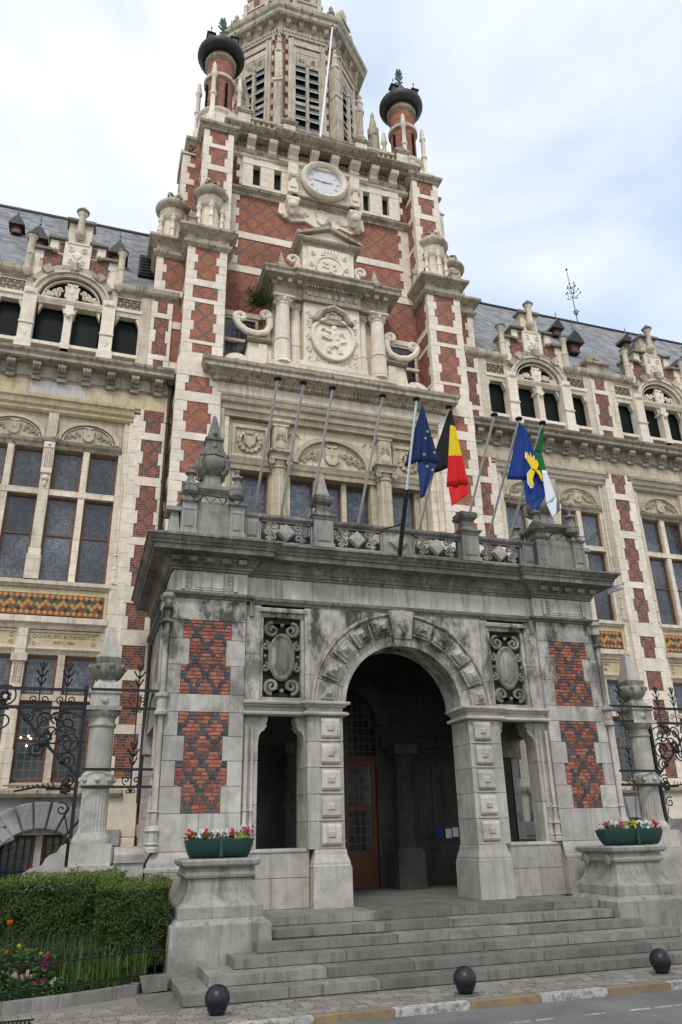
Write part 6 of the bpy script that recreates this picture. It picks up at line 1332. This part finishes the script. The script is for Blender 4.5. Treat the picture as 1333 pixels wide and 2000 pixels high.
# ================================================================= stone gate columns and wrought iron
for s_, lab in ((-1, 'left'), (1, 'right')):
    cx_, cy_ = s_*6.43, .35
    C_ = thing('gate_column', (cx_, cy_, 0), 'grey stone column with obelisk finial and iron railings, %s of the porch' % lab, 'column', 'gate columns beside the porch')
    m = MB(); rect_loft(m, cx_, cy_, [(.45, .45, 0), (.45, .45, 1.72)]); m.build('plinth', 'bluelow', C_)
    m = MB(); rect_loft(m, cx_, cy_, [(.37, .37, 1.725), (.37, .37, 2.10)]); m.lathe([(.36, 2.10), (.37, 2.16), (.34, 2.22), (.28, 2.30)], cx_, cy_, 24); m.build('base', 'bluelow', C_, True)
    m = MB(); m.lathe([(.275, 2.30), (.26, 2.40), (.25, 3.10)], cx_, cy_, 48, .06); m.build('fluted_shaft', 'bluelow', C_)
    m = MB(); m.lathe([(.26, 3.10), (.31, 3.14), (.32, 3.24), (.30, 3.34), (.25, 3.38)], cx_, cy_, 24)
    for k in range(8): an = k*PI/4; m.ball(cx_+.31*math.cos(an), cy_+.31*math.sin(an), 3.24, .06)
    m.build('shaft_band', 'blue', C_, True)
    m = MB(); m.lathe([(.245, 3.38), (.235, 4.22)], cx_, cy_, 32); m.build('shaft', 'bluelow', C_, True)
    m = MB(); m.lathe([(.24, 4.22), (.27, 4.25), (.27, 4.29), (.24, 4.31), (.24, 4.40), (.32, 4.50), (.33, 4.54)], cx_, cy_, 32); rect_loft(m, cx_, cy_, [(.335, .335, 4.54), (.335, .335, 4.62)]); m.build('capital', 'blue', C_, True)
    m = MB(); rect_loft(m, cx_, cy_, [(.28, .28, 4.62), (.28, .28, 4.84), (.32, .32, 4.88), (.32, .32, 4.95), (.25, .25, 4.98), (.24, .24, 5.05), (.19, .19, 5.10), (.17, .17, 5.16)]); m.ball(cx_, cy_-.28, 4.73, .07); m.build('die', 'blue', C_)
    m = MB(); m.lathe([(.18, 5.14), (.28, 5.22), (.34, 5.32), (.35, 5.40), (.32, 5.47), (.22, 5.50)], cx_, cy_, 20); rect_loft(m, cx_, cy_, [(.22, .22, 5.48), (.24, .24, 5.54), (.25, .25, 5.60), (.20, .20, 5.62)])
    for k in range(8): an = k*PI/4+.2; m.ball(cx_+.34*math.cos(an), cy_+.34*math.sin(an), 5.42, .06)
    m.build('urn', 'sooty', C_, True)
    m = MB(); rect_loft(m, cx_, cy_, [(.20, .20, 5.625), (.19, .19, 5.68), (.075, .075, 6.26), (.0, .0, 6.31)]); m.build('obelisk', 'bluelow', C_)
    # low wall linking column and porch
    m = MB(); x0, x1 = sorted((s_*5.45, s_*6.0)); m.box(x0, x1, .1, .6, 0, 1.75); m.build('link_wall', 'bluelow', C_)
    mitre(C_, 'wall_coping', [(x0, .10), (x1, .10)], [(-.3, 1.75), (.04, 1.76), (.06, 1.9), (.0, 2.02), (-.3, 2.04)], 'bluelow')
    rl = thing('iron_railing', (s_*5.8, .35, 2.0), 'short black wrought iron railing linking the %s gate column to the porch' % lab, 'railing', 'railings beside the porch')
    for z_ in (3.10, 3.42, 4.58, 4.94): MB().box(min(s_*5.40, s_*6.72), max(s_*5.40, s_*6.72), .02, .05, z_-.025, z_+.025).build('rail', 'iron', rl)
    def crest(mb, x_, y_, z_, h=.55):
        mb.tube([(x_, y_, z_-.45), (x_, y_, z_+h*.8)], .016, 5)
        for q, r_ in ((.12, .07), (.28, .10), (.42, .06)):
            for k in (-1, 1): mb.tube([(x_, y_, z_+q-.05), (x_+k*r_*.6, y_, z_+q+.02), (x_+k*r_, y_, z_+q+.09)], .014, 4); mb.ball(x_+k*r_, y_, z_+q+.09, .022, None, None, 5, 4)
            mb.ball(x_, y_, z_+q, .035, None, None, 5, 4)
        mb.ball(x_, y_, z_+h*.85, .025, .025, .06, 5, 4)
        for k in (-1, 1): mb.scroll(x_+k*.10, z_-.20, y_, .085, 1.3, -PI/2, k, .012, 4, 14); mb.scroll(x_+k*.06, z_-.40, y_, .05, 1.2, PI/2, k, .011, 4, 10)
    for z_ in (3.42, 4.94): m = MB(); crest(m, s_*5.80, .03, z_); m.build('rail_crest', 'iron', rl)
    m = MB(); m.tube([(s_*5.80, .03, 3.4), (s_*5.80, .03, 4.6)], .012, 5); m.build('upright', 'iron', rl)
    # big gate leaf on the outer side
    gt = thing('iron_gate', (s_*8.0, .4, 2.2), 'ornate black wrought iron gate with scrolls outside the %s gate column' % lab, 'gate', 'wrought iron gates')
    x_in, x_out = 6.80, 10.6
    for z_ in (4.60, 4.96): MB(s_).box(x_in, x_out, .33, .37, z_-.03, z_+.03).build('rail', 'iron', gt)
    MB(s_).box(6.77, 6.84, .31, .38, 2.2, 5.05).build('stile', 'iron', gt)
    MB(s_).box(6.80, 7.35, .33, .37, 3.06, 3.11).build('rail', 'iron', gt)
    for i, xx in enumerate((7.18, 7.68, 8.6, 9.2, 9.8)): m = MB(); crest(m, s_*xx, .35, 4.96, .6); m.build('rail_crest', 'iron', gt)
    br = MB(s_); br.tube([(8.05, .35, 4.58), (7.5, .35, 3.95), (6.84, .35, 3.35)], .03, 6); br.ball(7.5, .35, 3.95, .10, .06, .10); br.ball(7.12, .35, 3.6, .07, .05, .07); br.build('brace', 'iron', gt)
    sc_ = MB(s_)
    for (x_, z_, r_, a, d) in ((7.35, 4.12, .34, 0, 1), (7.12, 4.30, .22, 2, -1), (7.02, 3.92, .20, 1, 1), (7.55, 4.36, .16, 3, -1), (7.05, 3.62, .17, 4, -1), (6.98, 3.22, .14, 1, 1), (7.85, 4.42, .12, 2, 1), (7.30, 4.42, .13, 5, 1), (7.15, 3.95, .32, 2.4, -1), (7.62, 3.82, .16, 3, 1), (8.3, 4.80, .26, 0, 1), (8.3, 4.35, .22, 2, -1), (8.55, 4.25, .2, 1, 1)): sc_.scroll(x_, z_, .35, r_, 1.6, a, d, .018, 5, 26)
    for (x_, z_) in ((8.3, 4.80), (7.45, 4.05), (7.0, 3.1), (8.75, 4.4)):
        for k in range(7): an = k*2*PI/7; sc_.ball(x_+.08*math.cos(an), .33, z_+.08*math.sin(an), .045, .03, .045, 5, 4)
    sc_.arch(7.15, 4.0, .50, .53, .34, .36, -20, 130, 16); sc_.build('scrollwork', 'iron', gt)
    m = MB(s_); m.tube([(6.9, .35, 3.08), (7.5, .33, 3.12), (7.9, .30, 3.04)], .02, 5)
    for k in range(8): m.tube([(7.2+k*.09, .33, 3.1), (7.24+k*.09, .31, 3.2-.01*k)], .012, 4)
    m.build('leaf_spray', 'iron', gt); m = MB(s_); m.scroll(7.02, 2.72, .35, .13, 1.4, 1, 1, .016, 5, 18); m.tube([(6.86, .35, 2.3), (6.95, .35, 2.6)], .014, 4); m.build('lower_scroll', 'iron', gt)
    # curved stone scroll at the foot of the left column
    m = MB(s_); m.box(6.89, 7.5, .12, .58, 0, 1.48); m.py([(6.86, 1.48), (7.5, 1.48), (7.58, 1.56), (7.56, 1.64), (7.48, 1.70), (7.34, 1.72), (7.24, 1.78), (7.20, 1.88), (7.12, 1.94), (7.02, 1.97), (6.96, 2.08), (6.86, 2.12)], .1, .6); m.build('foot_scroll', 'bluelow', C_, True)

# ================================================================= flag poles and flags
poles = [(-3.44, 16.5, 9.28, 14.16, 11.58), (-2.77, 16.5, 9.29, 14.43, 11.76), (-2.05, 16.5, 9.31, 14.47, 11.77), (-.76, 16.5, 9.41, 14.55, 11.83), (-.14, 15.5, 8.17, 13.99, 11.51), (.88, 16.5, 9.34, 14.35, 11.67), (2.28, 16.5, 9.69, 14.61, 11.82), (2.84, 16.5, 9.28, 14.39, 11.67), (3.47, 16.5, 9.27, 14.33, 11.62)]
lab = ['bare leaning metal flagpole, first from the left above the porch', 'bare leaning metal flagpole, second from the left above the porch', 'bare leaning metal flagpole just behind the small obelisk', 'bare leaning metal flagpole, fourth from the left above the porch', 'pale flagpole in a black sleeve carrying the blue star flag', 'leaning flagpole carrying the black, yellow and red flag', 'bare leaning flagpole between the tricolour and the blue iris flag', 'leaning flagpole carrying the blue flag with yellow iris', 'leaning flagpole carrying the green and white flag']
for i, ((x_, d0, z0, d1, z1), lb) in enumerate(zip(poles, lab)):
    a = Vector((x_, d0-16, z0)); b = Vector((x_, d1-16, z1)); dr_ = (b-a).normalized()
    foot = a-dr_*(.75 if i != 4 else 0); fp = thing('flagpole', foot, lb, 'flagpole', 'flagpoles above the porch')
    m = MB(); m.tube([foot, b], .036, 10, .028); m.build('pole', 'steel' if i != 4 else 'white', fp, True)
    m = MB(); m.ball(b.x, b.y, b.z+.03, .095, .095, .055, 12, 6); m.build('cap', 'iron', fp, True)
    if i == 4: m = MB(); m.tube([foot, foot+dr_*1.55], .055, 10); m.build('sleeve', 'pole_black', fp, True); m = MB(); m.tube([foot+dr_*.75, foot+dr_*.75+Vector((-.35, .4, -.03))], .02, 5); m.build('stay', 'pole_black', fp)
def cloth(name, patches, mats, label, cat='flag', sub=10):
    """hanging cloth: each patch is 4 corners (x,depth,z) of a bilinear sheet with folds"""
    m = MB()
    for mi, (p00, p10, p11, p01), amp, nf in patches:
        P4 = [Vector((p[0], p[1]-16, p[2])) for p in (p00, p10, p11, p01)]; n = (P4[1]-P4[0]).cross(P4[3]-P4[0]); n = n.normalized() if n.length > 1e-6 else Vector((0, -1, 0)); idx = []
        for i in range(sub+1):
            row_ = []
            for j in range(sub+1):
                u, v = i/sub, j/sub; p = P4[0]*(1-u)*(1-v)+P4[1]*u*(1-v)+P4[2]*u*v+P4[3]*(1-u)*v; p = p+n*amp*math.sin(u*nf*PI+v*1.3)*(.25+.75*v); row_.append(m.P(*p))
            idx.append(row_)
        for i in range(sub):
            for j in range(sub):
                m.cur = mi(i/sub+.5/sub, j/sub+.5/sub) if callable(mi) else mi; m.F(idx[i][j], idx[i+1][j], idx[i+1][j+1], idx[i][j+1])
    o = m.build(name, mats, None, False, recalc=False); o.data.polygons.foreach_set('use_smooth', [True]*len(o.data.polygons))
    sm = o.modifiers.new('thick', 'SOLIDIFY'); sm.thickness = .006; return tag(o, label, cat, 'flags above the porch')
def shape_on(o, pts, mat, name, dy=-.03):
    m = MB(); m.prism(pts, lambda p: (p[0], p[1]-16+dy, p[2]), lambda p: (p[0], p[1]-16+dy+.006, p[2])); return setpar(m.build(name, mat), o)
# blue flag with stars
eu = cloth('flag', [(0, ((.0, 14.02, 11.42), (.05, 14.06, 11.40), (.02, 14.35, 10.12), (-.18, 14.80, 10.14)), .02, 2), (0, ((.03, 14.04, 11.42), (.10, 14.10, 11.35), (.46, 14.35, 10.10), (-.03, 14.42, 10.12)), .07, 3), (0, ((-.03, 14.42, 10.12), (.46, 14.35, 10.10), (.06, 14.38, 9.22), (.0, 14.40, 9.19)), .06, 3)], ['fblue'], 'dark blue flag with a ring of yellow stars hanging from its pole')
def star(x_, d_, z_, r_): return [(x_+(r_ if k % 2 == 0 else r_*.42)*math.sin(k*PI/5), d_, z_+(r_ if k % 2 == 0 else r_*.42)*math.cos(k*PI/5)) for k in range(10)]
for x_, d_, z_ in ((.16, 14.17, 10.80), (.10, 14.18, 10.62), (.30, 14.22, 10.72), (.34, 14.26, 10.32), (.12, 14.24, 9.92), (.26, 14.26, 9.86), (.08, 14.27, 10.24)): shape_on(eu, star(x_, d_, z_, .045), 'fstar', 'star')
be = cloth('flag', [(0, ((.90, 14.38, 11.62), (.96, 14.42, 11.62), (.92, 14.70, 10.21), (.66, 15.35, 10.30)), .02, 2),
    (lambda u, v: 0 if v < .24 else 1 if v < .60 else 2, ((.93, 14.36, 11.64), (.99, 14.40, 11.60), (1.34, 14.66, 9.80), (.88, 14.72, 9.72)), .06, 3), (2, ((.88, 14.72, 9.72), (1.34, 14.66, 9.80), (1.40, 14.68, 9.61), (.94, 14.72, 9.24)), .04, 3)], ['fblack', 'fyellow', 'fred'], 'black, yellow and red tricolour flag hanging from its pole')
br_ = cloth('flag', [(0, ((2.86, 14.42, 11.62), (3.0, 14.5, 11.55), (3.0, 14.75, 10.18), (2.72, 15.05, 10.30)), .02, 2), (0, ((2.98, 14.46, 11.60), (3.10, 14.5, 11.50), (3.50, 14.72, 10.36), (3.0, 14.80, 10.18)), .05, 3), (0, ((3.0, 14.80, 10.18), (3.50, 14.72, 10.36), (3.53, 14.72, 9.78), (3.02, 14.78, 9.58)), .05, 3), (0, ((3.02, 14.78, 9.58), (3.53, 14.72, 9.78), (3.30, 14.74, 9.44), (3.15, 14.76, 9.40)), .02, 2)], ['fblue2'], 'bright blue flag with a yellow iris flower hanging from its pole')
def iris(k, y_): 
    f = lambda pts, dd: [(3.25+x_*k, y_+dd, 10.42+z_*k) for x_, z_ in pts]
    return [f([(-.16, .52), (-.20, .30), (-.10, .10), (-.06, -.02), (.02, -.02), (.10, .08), (.14, .18), (.10, .30), (.06, .24), (.04, .40), (-.02, .28), (-.06, .50), (-.09, .34)], 0), f([(-.08, .04), (-.20, -.10), (-.22, -.34), (-.15, -.46), (-.08, -.42), (-.10, -.28), (-.04, -.12), (.02, .0)], 0), f([(.02, .02), (.12, .02), (.20, -.10), (.20, -.22), (.14, -.24), (.12, -.14), (.06, -.06)], 0)]
for pts in iris(1.12, 14.60): shape_on(br_, pts, 'fwhite', 'iris_outline', .02)
for pts in iris(1.0, 14.60): shape_on(br_, pts, 'fyellow', 'iris', -.0)
cloth('flag', [(0, ((3.46, 14.36, 11.52), (3.53, 14.40, 11.50), (3.50, 14.56, 10.9), (3.34, 14.62, 10.95)), .02, 2), (0, ((3.32, 14.62, 10.95), (3.50, 14.56, 10.9), (3.60, 14.56, 10.0), (3.40, 14.6, 10.44)), .03, 2), (1, ((3.42, 14.55, 10.42), (3.52, 14.52, 10.40), (3.74, 14.56, 9.72), (3.46, 14.6, 9.5)), .03, 2), (1, ((3.46, 14.6, 9.5), (3.74, 14.56, 9.72), (3.70, 14.58, 9.30), (3.58, 14.6, 9.18)), .02, 2)], ['fgreen', 'fwhite'], 'green and white flag hanging in a narrow fold at the end of the row')

# ================================================================= street furniture and small things
for x_, y_, lb in ((-4.71, -4.24, 'black iron ball bollard before the left end of the steps'), (-1.12, -4.36, 'black iron ball bollard before the middle of the steps'), (2.45, -4.20, 'black iron ball bollard farthest along the kerb')):
    b = thing('ball_bollard', (x_, y_, 0), lb, 'bollard', 'ball bollards along the kerb')
    m = MB(); m.lathe([(.09, 0), (.10, .04), (.13, .07)]+[(.168*math.sin(PI*t/14), .20-.168*math.cos(PI*t/14)) for t in range(4, 14)]+[(.002, .368)], x_, y_, 28); m.build('ball', 'ball', b, True)
    MB().lathe([(.17, -.02), (.17, .012), (.10, .016)], x_, y_, 20).build('footing', 'step', b)
c = thing('security_camera', (5.72, -.1, 8.0), 'small grey security camera under the right corner of the porch cornice', 'camera')
m = MB(); m.box(-.07, .07, -.2, .2, -.055, .055); m.box(-.085, .085, -.24, .21, .05, .07); m.v = [(5.98+x_*math.cos(.9)-y_*math.sin(.9), -.25+x_*math.sin(.9)+y_*math.cos(.9), 7.88+z_-y_*.25) for x_, y_, z_ in m.v]; m.build('housing', 'cctv', c)
m = MB(); m.tube([(5.78, -.05, 7.98), (5.9, -.15, 7.9), (5.95, -.2, 7.84)], .03, 6); m.build('arm', 'cctv', c); MB().box(5.70, 5.80, -.12, .02, 7.90, 8.08).build('mount', 'cctv', c)
m = MB(); m.tube([(5.45, .9, 8.9), (5.9, .6, 9.05)], .035, 5); m.tube([(5.65, .77, 8.3), (5.65, .77, 8.95)], .03, 5); tag(m.build('lamp_bracket', 'pole_black'), 'black lamp bracket sticking out behind the right end of the parapet', 'bracket')
# wall shrub growing from the aedicule cornice
sb = thing('wall_shrub', (-2.7, 5.2, 19.2), 'ragged green and brown shrub growing out of the aedicule cornice', 'shrub')
q = random.Random(5); m = MB(); lf = MB()
for i in range(60):
    a = Vector((-2.45, 4.95, 18.95)); d = Vector((q.uniform(-1, .35), q.uniform(-.5, .3), q.uniform(-.25, 1.0))).normalized()*q.uniform(.35, .85); m.tube([a, a+d*.5+Vector((0, 0, .05)), a+d], .012, 4, .004)
    for j in range(26):
        t = q.uniform(.3, 1.05); c_ = a+d*t+Vector((q.gauss(0, .06), q.gauss(0, .06), q.gauss(0, .06))); e = Vector((q.uniform(-1, 1), q.uniform(-1, 1), q.uniform(-.5, 1))).normalized()*.045; f = e.orthogonal().normalized()*.02; lf.F(lf.P(*(c_-e)), lf.P(*(c_+f)), lf.P(*(c_+e)), lf.P(*(c_-f)))
m.build('twigs', 'hcore', sb); lf.build('leaves', 'leafy', sb, recalc=False)

# ================================================================= garden on the left
bed = MB(); bed.pz([(-14, -2.75), (-7.5, -2.78), (-6.6, -2.62), (-5.9, -2.3), (-5.56, -2.0), (-5.2, -1.9), (-5.2, 0.2), (-14, .2)], -.1, .10); tag(bed.build('garden_soil', 'soil'), kind='structure')
kp = [(-12, -2.95), (-9, -2.96), (-8.2, -2.95), (-7.45, -2.90), (-6.66, -2.70), (-5.9, -2.40), (-5.60, -2.22), (-5.52, -2.05)]
gk = thing('garden_kerb', (-7, -2.8, 0), 'curved low stone kerb edging the flower bed', 'kerb')
for a, b in zip(kp, kp[1:]):
    m = MB(); d = Vector((b[0]-a[0], b[1]-a[1])).normalized(); n_ = Vector((-d.y, d.x))*.16; e = d*.004
    m.pz([(a[0]+e.x, a[1]+e.y), (b[0]-e.x, b[1]-e.y), (b[0]-e.x+n_.x, b[1]-e.y+n_.y), (a[0]+e.x+n_.x, a[1]+e.y+n_.y)], -.1, .13); m.build('kerb_stone', 'step', gk)
m = MB(); m.py([(-5.50, -.0), (-5.14, .02), (-5.14, .22), (-5.56, .22)], -2.2, -1.95); tag(m.build('leaning_slab', 'step'), 'loose tilted stone slab between the flower bed and the steps', 'slab')
gf = thing('garden_fence', (-6.5, -2.7, .1), 'low black iron picket fence curving round the flower bed', 'fence')
fp_ = [(-12, -2.72), (-9.0, -2.72), (-8.0, -2.70), (-7.4, -2.66), (-6.9, -2.55), (-6.4, -2.40), (-5.95, -2.22), (-5.70, -2.05), (-5.20, -2.02)]
for z_ in (.22, .54): m = MB(); m.tube([(a, b, z_) for a, b in fp_], .013, 5); m.build('rail', 'iron', gf)
tot = 0
for a, b in zip(fp_, fp_[1:]):
    L_ = math.hypot(b[0]-a[0], b[1]-a[1]); n_ = max(1, round(L_/.135))
    for i in range(n_):
        t = i/n_; x_, y_ = a[0]+(b[0]-a[0])*t, a[1]+(b[1]-a[1])*t
        if x_ < -8.6: continue
        m = MB(); m.tube([(x_, y_, .10), (x_, y_, .60)], .011, 5, .009); m.ball(x_, y_, .63, .016, .016, .04, 5, 4)
        for k in (-1, 1): m.tube([(x_, y_, .56), (x_+k*.03, y_, .61), (x_+k*.035, y_, .585)], .008, 4)
        m.build('picket', 'iron', gf)
# hedge: dense twiggy core hidden by many small leaves
hd = thing('hedge', (-7, -.9, .1), 'clipped dark green hedge behind the flower bed', 'hedge')
def hedge_blob(x0, x1, y0, y1, z0, z1):
    rect_loft(MB(), (x0+x1)/2, (y0+y1)/2, [((x1-x0)/2-.24, (y1-y0)/2-.24, z0), ((x1-x0)/2-.22, (y1-y0)/2-.22, z1-.24)]).build('twig_core', 'hcore', hd)
    q = random.Random(9); lf = MB(); tp = MB()
    def leafq(mb, c, nrm, s):
        e = (nrm+Vector((q.gauss(0, .7), q.gauss(0, .7), q.gauss(0, .7)))).normalized(); f = e.orthogonal().normalized(); f = Matrix.Rotation(q.uniform(0, 6.28), 3, e) @ f; g_ = e.cross(f); f = f*s; g_ = g_*s*.5; mb.F(mb.P(*(c-f)), mb.P(*(c+g_)), mb.P(*(c+f)), mb.P(*(c-g_)))
    import mathutils
    nf = lambda c: mathutils.noise.noise(c*1.5)*.16+mathutils.noise.noise(c*4.3)*.10+mathutils.noise.noise(c*9)*.04
    for (ax, n_) in (('y', int(7500*(x1-x0)*(z1-z0)*.75)), ('z', int(1600*(x1-x0))), ('x', 5000)):
        for i in range(n_):
            u, v = q.random(), q.random()
            if ax == 'y': c = Vector((x0+(x1-x0)*u, y0, z0+(z1-z0)*v)); nn = Vector((0, -1, .3))
            elif ax == 'z': c = Vector((x0+(x1-x0)*u, y0+(y1-y0)*v, z1)); nn = Vector((0, -.2, 1))
            else: c = Vector((x1, y0+(y1-y0)*u, z0+(z1-z0)*v)); nn = Vector((1, -.3, .3))
            d = nf(c); c = c+nn*(d-abs(q.gauss(0, .075))); leafq(tp if c.z > z1-.12 else lf, c, nn, q.uniform(.016, .030))
    lf.build('leaves', 'hedge', hd, recalc=False); tp.build('top_leaves', 'hedgetop', hd, recalc=False)
hedge_blob(-11.0, -5.9, -1.30, -.15, .12, 1.62)
hedge_blob(-6.3, -5.12, -1.62, -.15, .30, 1.52)
def blades(name, label, x0, x1, y0, y1, n_, h0, h1, mat, w_=.008, seed=1, kind='stuff', lean=.6):
    q = random.Random(seed); m = MB()
    for i in range(n_):
        x_, y_ = q.uniform(x0, x1), q.uniform(y0, y1); h = q.uniform(h0, h1); a = q.uniform(0, 6.3); l = q.uniform(.05, lean)*h; dx, dy = math.cos(a)*l, math.sin(a)*l; wx, wy = -math.sin(a)*w_, math.cos(a)*w_
        p0, p1 = m.P(x_-wx, y_-wy, .08), m.P(x_+wx, y_+wy, .08); p2, p3 = m.P(x_+dx*.4+wx*.8, y_+dy*.4+wy*.8, .08+h*.6), m.P(x_+dx*.4-wx*.8, y_+dy*.4-wy*.8, .08+h*.6); p4 = m.P(x_+dx, y_+dy, .08+h); m.F(p0, p1, p2, p3); m.F(p3, p2, p4)
    return tag(m.build(name, mat, recalc=False), label, 'grass' if kind == 'stuff' else 'plant', kind=kind)
blades('grass', 'bright green long grass behind the low fence', -6.75, -5.85, -2.15, -1.6, 420, .22, .68, 'grass', .009, 2)
blades('grass', 'tuft of pale grass near the steps pedestal', -5.75, -5.45, -1.95, -1.5, 160, .3, .6, 'grass', .008, 8)
blades('herbs', 'grey-green lavender herbs in front of the hedge', -9.5, -6.2, -1.9, -1.42, 2600, .35, .85, 'herb', .006, 3, lean=.45)
def herb(x_, y_, h, r_, mat, seed, lab_, fl=None, nfl=0):
    q = random.Random(seed); t = thing('garden_plant', (x_, y_, .1), lab_, 'plant', 'plants in the flower bed'); lf = MB()
    for i in range(260):
        a, rr_, z_ = q.uniform(0, 6.3), r_*q.random()**.5, .1+h*q.random(); c = Vector((x_+rr_*math.cos(a)*(1-.3*z_), y_+rr_*math.sin(a), z_)); e = Vector((q.gauss(0, 1), q.gauss(0, 1), q.uniform(-.3, 1))).normalized()*q.uniform(.03, .055); f = e.orthogonal().normalized()*.018; lf.F(lf.P(*(c-e)), lf.P(*(c+f)), lf.P(*(c+e)), lf.P(*(c-f)))
    lf.build('leaves', mat, t, recalc=False)
    for i in range(nfl):
        a, rr_ = q.uniform(0, 6.3), r_*.8*q.random()**.5; c = Vector((x_+rr_*math.cos(a), y_+rr_*math.sin(a)-.04, .12+h*q.uniform(.75, 1.1))); m = MB(); m.ball(c.x, c.y, c.z, .016, .014, .014, 6, 4)
        for k in range(5): an = k*1.257; m.ball(c.x+.019*math.cos(an), c.y-.008, c.z+.018*math.sin(an), .013, .007, .012, 5, 3)
        m.build('flower', fl, t, True)
gc = MB(); q = random.Random(77)
for i in range(5200):
    x_, y_ = q.uniform(-9, -5.5), q.uniform(-2.62, -1.4)
    if y_ < -2.62+.55*max(0, x_+6.9): continue
    c = Vector((x_, y_, .1+abs(q.gauss(0, .09)))); e = Vector((q.gauss(0, 1), q.gauss(0, 1), q.uniform(0, 1))).normalized()*q.uniform(.02, .045); f = e.orthogonal().normalized()*.014; gc.F(gc.P(*(c-e)), gc.P(*(c+f)), gc.P(*(c+e)), gc.P(*(c-f)))
tag(gc.build('ground_cover', 'leafy', recalc=False), 'low green ground cover filling the flower bed', 'ground cover', kind='stuff')
herb(-7.25, -2.35, .28, .20, 'leafy', 1, 'low white and pink flowering clump behind the fence pickets', 'p_rose', 12)
herb(-7.7, -2.4, .22, .2, 'leafy', 2, 'red flowering clump at the far left of the bed', 'p_red', 7)
herb(-6.75, -2.36, .18, .14, 'leafy', 3, 'single white flowered plant low in the bed', 'p_white', 3)
herb(-7.35, -1.95, .62, .32, 'leafy', 4, 'bushy green leafy plant in the middle of the bed', 'p_yellow', 1)
herb(-7.75, -1.85, .60, .28, 'leafy', 5, 'leafy plant with one orange-yellow bloom at the far left', 'p_orange', 2)
herb(-6.95, -2.0, .50, .26, 'leafy', 6, 'leafy plant with tiny yellow blooms near the fence', 'p_yellow', 3)
herb(-7.05, -2.42, .2, .16, 'leafy', 7, 'dull pink flowering clump below the foxglove spike', 'p_pink', 4)
t = thing('poppy', (-7.55, -1.7, .1), 'tall orange-red poppy before the hedge', 'flower'); m = MB(); m.tube([(-7.55, -1.7, .1), (-7.56, -1.72, 1.0)], .006, 4); m.build('stem', 'leafy', t); m = MB(); m.lathe([(.01, .98), (.03, .99), (.045, 1.02), (.05, 1.05), (.015, 1.03)], -7.56, -1.72, 9); m.build('petals', 'p_orange', t, True)
t = thing('flower_spike', (-6.95, -2.2, .1), 'upright magenta flower spike just behind the fence', 'flower'); m = MB(); m.tube([(-6.95, -2.2, .1), (-6.95, -2.2, .5)], .006, 4); m.build('stem', 'leafy', t); m = MB(); q = random.Random(4)
for i in range(26): a = q.uniform(0, 6.3); z_ = .42+.22*i/26; r_ = .05*(1-.6*i/26); m.ball(-6.95+r_*math.cos(a), -2.2+r_*math.sin(a), z_, .02, .02, .018, 5, 4)
m.build('blossoms', 'p_pink', t, True)
# drain grate
g_ = thing('drain_grate', (-7.2, -3.6, 0), 'dark slotted drain grate in the pavement at the far left', 'grate')
for i in range(14): MB().box(-7.72+i*.05, -7.695+i*.05, -3.74, -3.46, -.01, .012).build('bar', 'iron', g_)
m = MB(); m.box(-7.76, -7.0, -3.77, -3.74, -.02, .013); m.box(-7.76, -7.0, -3.46, -3.43, -.02, .013); m.build('frame', 'iron', g_); MB().box(-7.74, -7.02, -3.74, -3.46, -.02, -.004).build('pit', 'black', g_)
# lit chandelier seen through the left lower window
ch = thing('chandelier', (-8.2, 6.0, 4.3), 'small lit chandelier seen through the lower left window', 'chandelier')
for i, (x_, z_) in enumerate(((-8.30, 4.62), (-8.12, 4.66), (-8.06, 4.60), (-8.14, 4.42))): MB().ball(x_, 5.70, z_, .022).build('bulb', plain('lit_bulb%d' % i, (1, .7, .4), .5, emit=(1, .6, .3, 12)) if i == 0 else bpy.data.materials['lit_bulb0'], ch)
flush_pieces()
